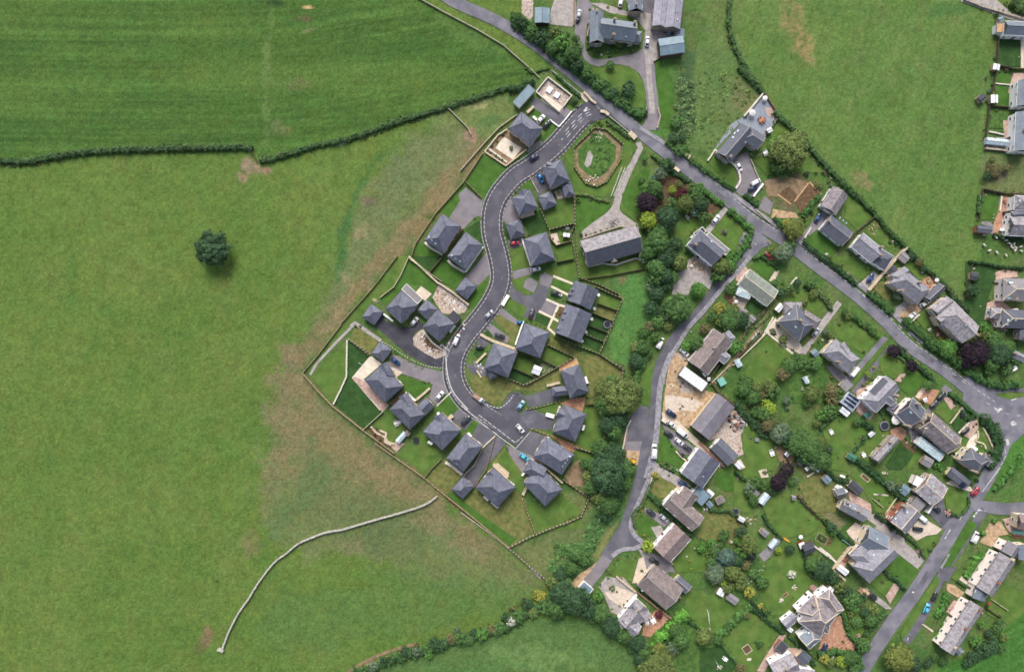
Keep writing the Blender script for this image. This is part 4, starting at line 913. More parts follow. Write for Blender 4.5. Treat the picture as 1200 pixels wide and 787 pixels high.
# ================================================================ the middle block
T(560, 300)
sheet('tarmac', [(190,190),(210,160),(225,200),(300,245),(345,232),(375,180),(385,108),(460,130),(440,190),(425,262),(500,300),(462,372),(375,338),(350,392),(280,372),(300,312),(205,262)])
sheet('tarmac_pale', [(290,150),(325,132),(372,165),(342,228),(280,192)]); sheet('tarmac_pale', [(410,100),(465,130),(440,190),(378,170),(385,130)]); sheet('tarmac_pale', [(420,268),(492,300),(452,362),(382,335)])
sheet('lawn', [(210,150),(285,140),(280,195),(330,230),(300,240),(225,190)]); sheet('lawn', [(182,250),(300,318),(278,382),(165,302)]); sheet('lawn_dark', [(362,345),(448,385),(430,435),(348,395)]); sheet('lawn_fresh', [(460,140),(580,180),(552,222),(455,185)]); sheet('lawn_dark', [(310,130),(380,100),(370,150),(330,130)])
sheet('lawn_dry', [(80,370),(130,345),(255,420),(215,545),(180,520),(190,480)]); sheet('lawn_dark', [(40,470),(70,455),(90,490),(60,500)])
sheet('soil', [(505,310),(545,320),(520,380),(480,370)]); sheet('lawn', [(470,385),(500,385),(490,450),(445,440)])
for a in ([(463,122),(583,170)],[(450,185),(555,238)],[(420,264),(500,300),(545,312)],[(375,338),(452,374),(495,400)],[(497,300),(432,440)],[(430,440),(475,480)]): band('paving_cream', a, 14, 'footpath')
sheet('lawn', [(745,235),(882,268),(855,332),(742,292)]); sheet('lawn_dry', [(725,300),(850,338),(830,400),(712,350)]); sheet('lawn_dark', [(700,358),(825,405),(795,468),(680,420)]); sheet('lawn_dark', [(675,432),(790,475),(770,520),(655,475)]); sheet('lawn_dark', [(648,485),(765,532),(740,590),(640,535)])
sheet('tarmac_pale', [(118,350),(150,320),(250,398),(240,425)]); sheet('tarmac_pale', [(45,430),(80,415),(195,500),(180,535),(110,510)]); sheet('tarmac', [(0,500),(30,480),(80,520),(50,560),(0,560)]); 
sheet('lawn_dark', [(-15,560),(50,560),(30,600),(10,650),(-25,600)]); sheet('tarmac_pale', [(-30,640),(20,670),(100,735),(80,750),(-20,690)])
sheet('lawn', [(248,605),(385,662),(335,735),(232,690)]); sheet('lawn_dark', [(215,690),(345,742),(285,790),(195,750)]); sheet('lawn', [(430,560),(590,622),(492,680),(392,630)]); sheet('lawn_dry', [(445,500),(650,600),(600,625),(430,545)])
sheet('lawn_dry', [(620,610),(740,600),(885,700),(880,770),(680,787),(650,680)]); sheet('timber_deck', [(520,690),(605,622),(622,668),(530,712)]); sheet('lawn_dry', [(300,787),(490,690),(500,720),(500,787)])
building('terraced_houses', 'upper gabled slate terrace block of the estate', 'terrace', [(670,180,620,300,156,'GG'),(572,205,630,228,34,'GG',{'e':5.15,'win':False}),(556,235,615,255,34,'GG',{'e':5.15,'win':False})], short='the upper estate terrace', **NE)
building('terraced_houses', 'lower gabled slate terrace block of the estate', 'terrace', [(622,325,552,500,168,'GG'),(528,345,600,372,34,'GG',{'e':5.15,'win':False}),(515,385,575,408,34,'GG',{'e':5.15,'win':False}),(485,445,550,468,34,'GG',{'e':5.15,'win':False})], short='the lower estate terrace', **NE)
building('detached_house', 'slate house left of the small white shed garden', 'house', [(170,560,110,718,160,'HH'),(75,690,100,750,50,'HH',{'e':3})], short='the house left of white shed', **NE)
building('detached_house', 'square slate house beside the small bright blue car', 'house', [(365,440,305,598,163,'HH')], short='the house by small blue car', **NE)
FN([(720,188),(800,225),(885,262),(820,430),(745,600)], 'post'); FN([(735,292),(855,335)], 'dark'); FN([(705,350),(828,402)], 'dark'); FN([(680,425),(795,470)], 'dark'); FN([(650,475),(772,525)], 'post'); FN([(470,490),(600,545),(745,600),(885,695),(882,760)], 'post'); FN([(430,545),(590,620),(480,685),(300,787)], 'post'); FN([(390,632),(485,682)], 'dark'); FN([(245,602),(385,662)], 'dark'); FN([(215,685),(345,742)], 'dark')
WL([(150,302),(187,240)], 'render_white', 1.0, 1.2); WL([(280,400),(255,470),(230,545)], 'render_white', .9, .4); WL([(15,480),(90,520),(240,572)], 'stone_new', .9, .9); WL([(-10,655),(50,595)], 'stone_new', 1., .7); WL([(20,745),(-5,700)],'stone_new',.8,.5)
for x, y in ((742,238),(700,385),(716,322),(640,520),(665,465)): TABLE(x,y,30,'upvc','small white garden table',.7)
TRAMP(795,420,24,'round grey trampoline behind the lower estate terrace'); SHED(362,700,52,52,-22,'white_sheet','small white shed in back garden'); debris([(385,655),(440,660),(480,690),(400,720)], 30, desc='garden clutter beside the small white shed'); BEDFRAME(550,545,14,14,20,'timber')
CAR(478,228,-14,'dark','dark car in the bay before the upper estate terrace'); CAR(500,238,-14,'white','white car nose in the terrace court',sc=.6); CAR(330,355,72,'dark','dark car parked upright in the estate court'); CAR(262,408,-12,'brightblue','small bright blue car beside a square slate house',sc=.7); CAR(135,490,-15,'dark','dark car on a drive above the cream wall'); CAR(72,352,42,'grey','grey car waiting on the inner side of the bend',sc=.9); CAR(12,560,0,'dark','dark car behind the cream wall',sc=.8)
SBS('545,275,7 525,270,6,olive 500,360,7,dark 480,350,6,olive 300,400,7,olive 330,408,6 360,412,7,olive 385,425,6 410,440,7,brown 780,215,7,dark 880,480,6 510,545,6 765,205,7,grey 560,500,6 440,510,6,olive 200,260,5 -10,590,6')
debris([(-20,660),(10,650),(40,690),(20,720)], 16, ('white_sheet','stone_pale'), desc='white bags beside a tarmac drive')
# ================================================================ bottom of the estate, left
T(350, 380)
sheet('lawn', [(265,0),(320,10),(70,300),(30,295),(120,190)]); band('gravel', [(345,-5),(230,110),(110,240),(70,310)], 16, 'gravel_path')
sheet('lawn', [(160,240),(305,95),(292,320),(212,488),(72,315)]); sheet('lawn_dark', [(312,112),(432,188),(325,330),(515,538),(402,642),(222,494),(298,330)])
sheet('paving_cream', [(445,195),(515,240),(400,335),(520,475),(500,530),(328,330)], 'patio'); sheet('paving_pink', [(345,318),(400,345),(555,498),(515,537),(328,332)])
sheet('lawn_fresh', [(618,312),(720,345),(820,362),(800,392),(725,462),(652,402)]); sheet('tarmac_pale', [(560,190),(600,190),(720,250),(870,288),(900,290),(940,412),(850,500),(800,450),(825,370),(790,350),(640,305),(560,240)]); sheet('paving_pale', [(520,230),(640,295),(600,325),(560,290)])
sheet('lawn_fresh', [(840,522),(942,432),(990,510),(942,582),(872,545)]); sheet('tarmac_pale', [(945,585),(995,515),(1060,560),(1040,640),(990,640)]); sheet('tarmac', [(740,470),(800,450),(835,500),(780,545),(715,520)])
sheet('lawn', [(410,640),(545,535),(650,620),(670,650),(590,760),(560,780)]); sheet('soil', [(425,650),(450,620),(540,690),(570,760),(555,780)]); sheet('lawn', [(650,770),(745,650),(885,787),(880,850),(660,840),(600,790)])
sheet('dirt', [(560,490),(630,410),(650,430),(590,500)]); sheet('paving_pink', [(570,750),(600,710),(650,730),(600,787)])
building('detached_house', 'slate house with broad cream patio behind', 'house', [(460,295,587,430,148,'HH'),(520,240,560,330,60,'GH',{'e':5.1})], short='the cream patio house', **NE)
building('detached_house', 'slate house with gabled garage wing and vegetable garden', 'house', [(605,475,730,600,132,'HH'),(640,430,690,520,60,'GH',{'e':5.1}),(808,475,735,550,74,'GG',{'e':3})], short='the house with vegetable garden', **NE)
building('detached_house', 'slate house beside a round tub on the back lawn', 'house', [(935,597,822,717,165,'HH'),(860,555,890,650,60,'GH',{'e':5.1})], short='the house with tub lawn', **NE)
FN([(265,0),(120,190),(28,298)], 'rail', 1.1); FN([(28,298),(115,400),(210,500)], 'rail', 1.3); FN([(210,500),(400,650),(590,790)], 'rail', 1.3, desc='timber fence on the building land edge'); WL([(300,95),(296,320),(255,410),(215,490)], 'stone_pale', .8, .4); FN([(520,535),(402,642)], 'pale', 1.5); FN([(310,90),(430,185)], 'post', 1.4)
FN([(555,490),(650,410)],'brown'); FN([(690,640),(820,520)], 'brown'); WL([(725,462),(808,390)], 'stone_new', 1.1, .7); WL([(660,415),(720,468)], 'render_white', 1.0, .5); WL([(590,335),(640,385)], 'render_white', 2.2, .8); WL([(855,540),(895,570)], 'render_white', 2.2, .7); WL([(922,578),(948,558)], 'stone_new', 1.1, 1.0); WL([(850,500),(940,412)], 'stone_pale', .3, .3)
WL([(445,625),(480,665),(530,690),(550,720),(590,735)], 'stone_new', .5, .6, desc='zigzag stone bed edging'); WL([(500,650),(540,665),(530,720),(570,740)], 'stone_new', .5, .6, desc='zigzag stone bed edging')
GREENHOUSE(635,690,72,32,48); SHED(668,668,26,30,48,'tile_pink','small pink roofed shed'); TABLE(600,605,20,'fabric_pale','pale garden table with chairs',1.2); TABLE(618,600,60,'upvc','white garden bench table',.8); BOX(722,710,30,30,0,.8,'fabric_dark','hot_tub','dark round hot tub cover','hot tub'); BOX(812,722,30,14,-30,2.2,'render_white','bay_porch','pale bay box','porch')
CAR(868,437,50,'white','white car on the shared tarmac by the round lawn',name='parked_car'); CAR(1020,592,60,'dark','dark car on the drive by the corner lawn')
SBS('775,355,9,olive 800,360,8,brown 765,350,6,yellow 730,400,5,lime 470,680,9,maroon 500,710,8,dark 520,740,9,brown 455,640,8 480,640,6,dark 510,680,8,olive 540,750,7 430,640,7 560,770,6 350,10,10 380,10,9,dark 745,610,6 755,595,6,olive 470,665,6,grey 495,735,6,purple 525,705,6,bright')
SBS('600,180,6 590,165,6,olive 640,205,5,olive 680,230,5,olive 720,255,5,olive 760,270,5')
LINEPOST(375,235,395,245)
# ================================================================ turning head and the estate's foot
T(520, 420)
sheet('lawn_dry', [(150,70),(170,95),(270,112),(390,115),(490,160),(700,70),(712,145),(660,180),(560,200),(440,190),(400,215),(350,278),(290,280),(230,240),(180,190)])
sheet('tarmac', [(130,20),(235,70),(300,100),(270,112),(170,90)]); sheet('tarmac', [(440,195),(510,232),(668,182),(720,250),(545,300),(515,290),(520,262),(450,225)]); sheet('tarmac', [(480,325),(520,305),(690,365),(660,440),(560,430),(500,430),(460,390)]); sheet('lawn', [(555,302),(712,270),(690,335),(600,322)])
sheet('tarmac', [(530,445),(640,475),(560,600),(450,552)]); sheet('tarmac_pale', [(445,555),(560,602),(620,650),(520,690),(490,720),(410,620),(390,530)]); sheet('lawn_dry', [(530,430),(560,430),(650,462),(630,478),(600,470)])
sheet('tarmac', [(222,385),(315,465),(245,545),(170,480)]); sheet('lawn_fresh', [(185,362),(215,400),(165,478),(128,435)]); sheet('tarmac', [(330,470),(382,522),(240,690),(190,790),(105,725)])
sheet('tarmac', [(30,370),(110,290),(195,360),(130,440)],); sheet('lawn_fresh', [(-50,350),(-5,215),(50,220),(110,285),(40,355)])
sheet('lawn_dry', [(380,540),(400,580),(480,700),(520,720),(500,787),(430,787),(300,640)])
sheet('timber_deck', [(705,45),(760,20),(815,-5),(835,40),(770,70),(712,85)]); sheet('paving_orange', [(712,275),(790,245),(875,235),(855,325),(760,290)]); sheet('lawn_dry', [(835,0),(940,0),(985,80),(1010,200),(980,280),(880,275),(895,150),(850,40)])
sheet('lawn', [(870,285),(985,280),(1012,372),(952,590),(800,535),(835,480)]); sheet('paving_orange', [(650,465),(690,480),(830,540),(800,575),(760,560)]); sheet('dirt', [(800,640),(840,620),(890,760),(860,787),(780,780),(740,720)]); sheet('lawn', [(800,560),(940,600),(900,740),(840,620)])
building('detached_house', 'slate T shaped house with timber deck at upper right', 'house', [(775,55,835,225,122,'HH'),(665,205,790,190,58,'HH',{'e':3.4})], short='the timber deck house', **NE)
building('detached_house', 'slate house backing onto the grey green end lawn', 'house', [(808,312,738,480,152,'HH'),(700,330,760,355,60,'GH',{'e':5.05})], short='the end lawn house', **NE)
building('detached_house', 'slate house with pale solar strip beside brick patio', 'house', [(590,540,765,652,145,'HH')], lights=[(745,640),(760,620),(775,600),(730,660)], short='the solar strip house', **NE)
T(0,0,1)
building('detached_house', 'slate house right of the cyan car at the estate foot', 'house', [(623,556,649,583,28,'HH'),(617,545,637,556,17,'HG',{'e':5.05})], short='the house right of cyan car', **NE)
T(520,420)
WL([(632,165),(715,145)], 'stone_new', 1.1, .8); WL([(628,340),(678,355)], 'render_white', 1.2, 1.3); WL([(712,290),(700,330)], 'stone_pale', 1.1, .7, desc='pale stone garden wall'); WL([(605,520),(645,480)], 'render_white', 1.9, .8); WL([(480,715),(535,665)], 'render_white', 1.0, .6); WL([(850,435),(860,405)],'render_white',2.0,.7); WL([(868,110),(880,150)],'render_white',2.0,.7)
WL([(305,645),(345,680),(395,715),(375,730)], 'stone_new', 1.0, 1.0); WL([(560,600),(640,680),(730,760)], 'stone_new', 1.3, .5); WL([(150,455),(170,475)],'render_white',1.8,.7); WL([(50,345),(32,365)],'stone_new',1,.9); WL([(240,545),(320,470)],'stone_pale',.5,.3)
FN([(390,118),(490,160),(600,110),(700,50)], 'post', 1.5); FN([(1015,370),(985,480),(952,590),(870,560),(800,540)], 'post'); FN([(870,280),(985,275)], 'dark'); FN([(730,740),(800,787)], 'dark'); FN([(125,715),(190,650),(240,545)], 'pale', 1.3); FN([(510,310),(570,300),(712,262)], 'post', .8); FN([(640,470),(545,430)], 'post', .8); FN([(0,580),(90,440)], 'brown'); FN([(890,150),(885,230),(750,250)],'post',1)
CAR(475,285,55,'ltblue','pale blue car in the turning head'); CAR(470,430,-50,'white','white car at the foot of the turning head'); CAR(495,605,-35,'cyan','cyan car on the drive at the estate foot'); CAR(140,375,40,'dark','dark car on the drive left of the turning head')
def flatbed(x, y, ang, label, bed='timber_deck', cab='white', sc=1.0):
    g = G((x, y), .8); r = link('pickup_truck', None, loc=(g.x, g.y, CARZ), rz=math.radians(ang)); r.scale = (sc,)*3; tag(r, label, 'truck', 'parked lorries and trucks')
    b = MB(); b.box(-2.9,-.95,.75,.9,.95,.85); b.box(-2.9,-.95,.85,-2.82,.95,1.25); b.box(-2.82,-.95,.85,.9,-.89,1.25); b.box(-2.82,.89,.85,.9,.95,1.25); link('flatbed', b.mesh('flatbed', bed), r)
    b = MB(); loft(b, [[Vector(p) for p in ((x_,-w,.35),(x_,-w,z-.3),(x_,-w*.88,z),(x_,w*.88,z),(x_,w,z-.3),(x_,w,.35))] for x_, w, z in ((1.0,.95,1.95),(1.3,.95,2.0),(1.9,.93,1.9),(2.35,.92,1.25),(2.9,.85,1.05))]); c = link('cab', b.mesh('cab', 'car_paint', True), r); c.color = sr(*CCOL[cab], .85)
    b = MB(); b.add([Vector(p) for p in ((1.93,-.8,1.85),(1.93,.8,1.85),(2.37,.8,1.29),(2.37,-.8,1.29))], [(0,1,2,3)]); b.v = [(v[0]+.03, v[1], v[2]+.03) for v in b.v]; b.box(1.25,-.965,1.25,1.95,-.955,1.7); b.box(1.25,.955,1.25,1.95,.965,1.7); link('windscreen', b.mesh('windscreen', 'glass'), c)
    b = MB(); b.box(-2.8,-.35,.45,2.5,.35,.74); link('chassis', b.mesh('chassis', 'gutter_dark'), r)
    for sx in (-1.9, 2.0):
        for sy in (-.86, .86): w = link('wheel', VK['tyre'], r, (sx, sy, .33)); link('rim', VK['rim'], w)
    b = MB()
    for i in range(10): a = random.uniform(-2.6,.5); b.box(a,-.6+random.random()*.4,.86,a+.5,random.uniform(0,.7),1.0+random.random()*.3)
    if bed != 'metal_grey': tag(link('building_load', b.mesh('building_load', 'timber'), None, r.location), 'load of boards on the flatbed truck by the dry lawn', 'load'); q = bpy.data.objects['building_load']; q.rotation_euler = r.rotation_euler
    return r
flatbed(213,240,-38,'white cabbed flatbed truck on the road beside the dry lawn','paving_pink')
SBS('545,300,7,olive 520,300,6 560,445,7,lime 585,450,7,olive 610,460,7,lime 640,470,6,yellow 385,540,8,yellow 390,560,7,olive 455,215,6,brown 480,205,6,olive 480,420,5 500,400,5')
# ---------------- estate foot
T(440, 500)
sheet('lawn', [(150,150),(275,45),(425,150),(400,190),(305,310)]); sheet('lawn_dry', [(310,315),(425,195),(535,290),(465,390),(435,415)]); sheet('lawn_dry', [(560,450),(610,385),(750,495),(850,385),(920,440),(975,640),(820,735),(700,650),(450,420)])
sheet('lawn_fresh', [(445,420),(475,400),(620,520),(870,690),(815,738)]); sheet('lawn', [(920,450),(1040,510),(1110,400),(1250,500),(1280,620),(1000,650),(975,640)]); sheet('lawn', [(730,245),(800,130),(830,190),(900,290),(950,345),(900,415),(850,370)])
building('detached_house', 'slate house with white boxed porch above dry back lawn', 'house', [(670,310,805,432,165,'HH'),(705,270,770,360,62,'GH',{'e':5.05})], short='the boxed porch house', **NE)
building('garage', 'pyramid slate garage at the end of the dark drive', 'garage', [(572,335,502,412,90,'HH')], short='the dark drive garage', **dict(NE, eave=2.6))
building('detached_house', 'slate house left of the long dark drive', 'house', [(607,80,487,235,132,'HH'),(555,80,590,150,55,'GH',{'e':5.05})], lights=[(470,200),(500,225)], short='the house left of dark drive', **NE)
FN([(0,100),(150,205),(300,310),(420,410),(620,570),(820,738)], 'rail', 1.1, desc='long timber fence edging the pasture'); FN([(820,738),(930,680),(1049,630),(1180,580)], 'post', 1.4); FN([(300,312),(350,250),(405,195)], 'brown', 1.3); FN([(905,440),(940,540),(978,640)], 'post', 1.4); FN([(605,370),(680,260),(738,50)], 'brown', 1.0)
WL([(430,215),(475,240),(535,290)], 'stone_pale', .9, .9, desc='pale terrace edging'); WL([(668,420),(695,445)], 'render_white', 1.5, .8); WL([(715,455),(755,490)], 'render_white', 1.5, .8); WL([(810,330),(850,358)], 'render_white', 1.8, 1.0); WL([(725,230),(770,270),(800,302),(818,285),(745,222)], 'stone_new', 1.0, .7); WL([(940,345),(905,415)], 'stone_new', 1.2, .9)
TRAMP(245,92,14,'small dark trampoline on the back lawn')
T(400,590,3.996)
band('soil', [(500,-15),(640,85),(780,200)], 6, 'ditch'); FN([(780,200),(880,290),(1000,385)], 'post', 1.2, desc='timber post fence running to the stream trees'); FN([(560,40),(680,125),(780,205)], 'pale', .5, desc='low pale rail beside the long pasture fence'); band('gravel', [(780,205),(860,275),(935,350)], 6, 'gravel_path')
WL([(0,120),(100,90),(200,62),(320,28),(400,-2),(450,-38)], 'drystone', 1.1, .5, desc='pale drystone wall curving up to the estate fence', sm=3)
T(0,0,1)
WL([(260.7,760.7),(270,737),(281,716),(292,700.5),(302,684),(313.6,668),(324,656),(335.5,647.7),(350,636),(364.6,629.4),(382,623),(400,620)], 'drystone', 1.1, .5, desc='pale drystone wall curving down the pasture', sm=3); WL([(256,759),(263,761.5)],'drystone',1.2,.7, desc='short pale wall end in the pasture')
# ---------------- the north western hedges
HG([(-20,190),(0,189),(35,190),(70,183),(110,178),(150,176),(190,175),(240,174),(285,173),(297,174)], 2.3, 1.7, (56,76,46), desc='long dark field hedge left of the gap', rough=.35)
HG([(305,190),(330,184),(370,171),(410,163),(450,149),(490,136),(530,124),(560,115),(596,103)], 2.0, 1.6, (58,80,46), desc='long dark field hedge right of the gap', rough=.35)
FN([(295,176),(302,190)], 'dark', 1.2, desc='dark field gate fence in the hedge gap', name='field_fence')
FN([(486,-4),(520,15),(560,36),(590,54),(622,82),(632,92)], 'pale', 1.0, desc='pale post fence beside the main road')
HG([(596,106),(608,104),(626,96)], 2.6, 2.2, (46,70,40), desc='dark hedge behind the grey cabin'); FN([(525,127),(548,150),(552,158)], 'pale', 1.1); FN([(606,135),(585,150),(568,168),(540,200)], 'pale', 1.1, desc='pale fence along the rough plot'); SBS('553,118,3,dark')
TR(249,291,21,'dark',.8,crown=crown_mesh(99,250,36,.034,.75,.08),name='lone_field_tree', desc='lone round dark tree in the open pasture')
# ================================================================ top: farmstead by the main road
T(600, 0)
scrub([(0,80),(60,100),(150,180),(240,190),(370,200),(420,280),(430,380),(480,430),(600,520),(750,640),(830,660),(820,720),(740,700),(560,590),(400,470),(250,340),(100,220),(0,160)], .5, 1.6, 2.4, (56,82,44))
TR(250,290,50,'green',.9); TR(310,260,46,'bright',.9); TR(370,330,55,'green'); TR(180,240,42,'dark'); TR(120,190,36,'green'); TR(60,140,34,'dark'); TR(20,100,30,'green'); TR(400,400,48,'dark'); TR(460,450,40,'green'); TR(270,200,32,'olive'); TR(540,510,38,'green',.7); TR(620,570,36,'dark',.7); TR(720,550,46,'dark',.8); TR(790,695,36,'green',.7); TR(600,400,30,'green',.7); TR(700,620,34,'green',.7)
HG([(0,150),(180,280),(330,400),(470,500),(600,600),(740,700),(800,720)], 2.6, 2.0, (54,82,44), desc='thick hedge on the upper side of the main road', rough=.4)
sheet('tarmac_pale', [(400,0),(470,0),(500,40),(480,100),(462,160),(452,230),(448,290),(466,335),(500,362),(550,368),(600,360),(700,340),(760,330),(800,300),(820,180),(810,70),(880,70),(850,200),(870,330),(876,400),(882,480),(892,580),(905,680),(900,800),(780,800),(815,755),(832,700),(828,630),(820,560),(808,500),(780,450),(720,408),(660,396),(600,392),(530,410),(480,395),(445,365),(420,310),(410,260),(385,200),(390,100)])
band('gravel', smooth([(840,70),(838,180),(832,300),(838,400),(846,520),(858,620),(862,700)],4), 34, 'gravel_track')
sheet('lawn', [(480,420),(560,420),(690,400),(760,430),(815,520),(820,640),(790,680),(700,640),(560,520)]); sheet('gravel', [(240,60),(260,0),(390,0),(395,100),(372,165),(230,150)]); sheet('rubble', [(60,0),(130,0),(130,100),(110,130),(60,80)]); debris([(60,0),(130,0),(125,110),(70,90)], 30, desc='clutter beside the blue grey shed')
sheet('tarmac', [(800,0),(880,0),(870,90),(790,70)]); sheet('gravel', [(480,20),(560,20),(700,70),(800,80),(830,180),(880,180),(1000,220),(900,260),(900,340),(860,400),(830,200),(760,110),(600,80)])
sheet('lawn', [(575,90),(640,85),(760,110),(820,190),(800,200),(740,120)]); sheet('meadow', [(470,240),(560,270),(680,290),(800,250),(800,300),(700,320),(620,330),(500,350),(450,310)])
sheet('gravel', [(870,190),(1000,215),(1049,260),(900,290)]); sheet('lawn_fresh', [(875,370),(905,370),(985,480),(1010,650),(1000,787),(920,787),(905,600)])
building('farm_shed', 'small blue grey roofed shed by the rubble yard', 'shed', [(187,48,185,142,92,'GG')], 'sheet_blue', 'timber_dark', 3, 10, short='the blue grey shed', windows=False)
building('farmhouse', 'L shaped slate farmhouse with ragged front garden', 'farmhouse', [(520,70,520,262,84,'GG'),(540,170,760,200,122,'GG'),(745,222,795,228,66,'HH',{'e':3.2})], 'slate_blue', 'stone', 4.8, 38, chim=[(520,75),(628,130),(752,150),(620,225)], lights=[(700,225)], short='the slate farmhouse', ridge='ridge_pale')
building('barn', 'large grey double span barn at the top edge', 'barn', [(930,-80,905,165,90,'GG',{'e':4.2}),(1012,-60,985,175,95,'GG'),(885,60,885,160,45,'GG',{'e':3.6,'r':'felt_grey'})], 'slate_silver', 'stone', 4.6, 24, short='the double span barn', ridge='ridge_pale', windows=False, lights=[(1010,70),(1015,120)])
building('cottage', 'blue grey slate cottage cut by the top edge', 'cottage', [(760,-60,760,68,90,'GG')], 'slate_blue', 'stone', 4.5, 36, short='the top edge cottage', chim=[(760,30)])
building('barn', 'blue sheet roofed barn with pale upper slope', 'barn', [(905,292,1056,270,104,'GG')], 'sheet_blue', 'timber_dark', 4, 16, short='the blue sheet barn', windows=False)
building('garage', 'small grey lean garage beside the double span barn', 'garage', [(1030,180,1030,235,60,'GG')], 'slate_blue', 'stone', 2.6, 20, short='the lean garage', windows=False)
TRS = [(470,240,14,'dark'),(660,270,26,'olive'),(690,275,22,'dark'),(625,215,12,'black')]
for t in TRS: TR(*t, .8)
SBS('500,300,12,grey 530,320,10,brown 560,300,12,olive 590,320,10,grey 470,300,10,dark 620,290,12,dark 520,280,9,white 550,340,9,white 600,345,10 650,310,10,bright 480,190,8,dark 470,150,8,brown 490,110,8,maroon 740,310,12,brown 780,285,10,brown 480,60,8 510,90,8,brown 590,40,9,lime 940,195,8,dark 960,180,10,olive 975,205,9,brown')
CAR(832,255,86,'white','white car on the track between farmhouse and barns'); CAR(412,90,80,'silver','silver car near the top of the farm drive'); CAR(405,118,80,'dark','small dark car below the silver farm car',sc=.7); CAR(975,190,60,'ltblue','pale blue car beside the double span barn',sc=.8); CAR(668,15,80,'white','white car at the top edge by the cottage')
CAR(828,678,86,'dark','dark car at the foot of the gravel track',sc=.6)
WL([(895,668),(908,720),(890,790)], 'stone', .9, .4); WL([(500,55),(480,130),(460,230)], 'stone', 1.0, .4); WL([(382,0),(378,160)], 'timber_brown', 1, .3, desc='brown yard wall'); WL([(905,355),(870,380)],'stone',.9,.3)
T(700,0)
HG([(810,0),(800,160),(850,320),(930,460),(1000,560)], 1.7, 1.5, (60,84,48), desc='hedge between lawn strip and right hand field', rough=.4)
T(800, 80)
HG([(340,0),(420,80),(490,150)], 2.2, 1.8, (58,80,46), desc='dark field hedge above the slate terrace house', rough=.35); HG([(560,270),(640,350),(720,430),(800,520),(900,630),(960,690),(1049,787)], 2.1, 1.8, (58,82,46), desc='dark field hedge behind the big garden tree', rough=.4)
scrub([(-40,60),(60,80),(70,200),(60,380),(50,460),(-40,470),(-50,250)], .5, 1.1, .9, (84,102,64)); scrub([(-50,450),(40,460),(60,560),(-40,560)], .35, 1.2, 1.2, (60,92,46)); scrub([(120,20),(340,20),(460,160),(380,290),(200,490),(90,480),(70,250)], .22, .7, .25, (86,104,58), amp=.3)
for t in ((-20,500,40,'green'),(-60,430,36,'dark'),(-40,330,34,'green'),(0,420,26,'dark')): TR(*t, .7)
sheet('paving_blue', [(490,160),(590,300),(500,430),(420,370),(350,340),(200,500),(190,505),(300,340),(375,300)], 'terrace'); sheet('paving_pink', [(505,245),(545,240),(583,290),(560,312),(520,285)])
sheet('tarmac_pale', [(300,560),(400,510),(425,600),(485,700),(500,710),(450,787),(350,780),(318,740),(345,680),(322,605)]); sheet('lawn', [(195,515),(320,612),(335,690),(310,735),(150,575)])
sheet('dirt', [(500,690),(620,660),(740,690),(860,740),(850,800),(520,787)], 'bare_ground'); sheet('lawn', [(590,330),(650,350),(720,470),(860,640),(700,640),(520,660),(430,560)])
building('detached_house', 'dark slate house with angled wing and grey terrace', 'house', [(250,548,400,372,104,'GG'),(390,400,485,462,92,'HG'),(268,500,300,540,50,'HH',{'e':4.9})], 'slate_dark', 'stone', 4.6, 34, lights=[(320,400),(310,425),(340,385),(385,455)], chim=[(290,545)], short='the grey terrace house', ridge='ridge_pale')
WL([(490,158),(372,300)], 'stone_pale', 1.2, .5); WL([(195,505),(320,602),(350,690),(322,742)], 'stone_pale', .9, .5, sm=3); WL([(150,572),(195,505)], 'stone_pale', .9, .4); FN([(590,300),(500,420),(415,530)], 'post', 1.2); WL([(415,560),(465,680)], 'stone', .7, .3); WL([(490,712),(430,790)], 'render_white', .9, .5); FN([(500,160),(590,300),(660,350)], 'brown', 1.3)
PARASOL(420,280,20,desc='square white parasol on the grey terrace'); PARASOL(500,190,16,desc='pale parasol at the terrace tip'); SHED(535,380,32,26,30,'white_sheet','small white roofed shed'); TABLE(482,320,35,'terracotta','orange patio furniture set',1.3); BOX(500,320,26,14,60,.8,'brick','garden_sofa','red garden sofa','sofa'); TABLE(508,520,20,'upvc','white bench set',1.2); LINEPOST(450,545,512,512)
CAR(345,605,-62,'white','white car on the drive of the grey terrace house'); CAR(448,700,28,'white','white van at the drive mouth of the grey terrace house',True,.85); CAR(432,738,28,'navy','dark blue car beside the white van at the drive mouth')
TR(650,500,118,'olive',.75, name='spreading_garden_tree'); TR(600,590,66,'green',.7); TR(720,430,56,'olive',.7); TR(610,640,40,'green',.6); TR(570,470,46,'bright',.7)
HG([(10,540),(100,610),(220,690),(310,750)], 2.0, 1.5, (52,78,40)); WL([(15,535),(40,550)], 'render_cream', 1.3, 1.5, desc='cream gate pier block'); HG([(-110,460),(-20,520)],1.6,1.4,(60,88,46))
sheet('lawn', [(20,525),(140,575),(310,735),(300,755),(150,650)])
SBS('210,520,8 230,510,10,dark 260,520,12,black 390,300,8,olive 370,345,8,dark 560,330,8 680,640,12,olive 820,640,12,olive 530,660,10 870,640,14,brown 900,690,12,olive 490,735,8,pink')
SB(840,720,22,'olive'); SB(760,650,18,'dark')
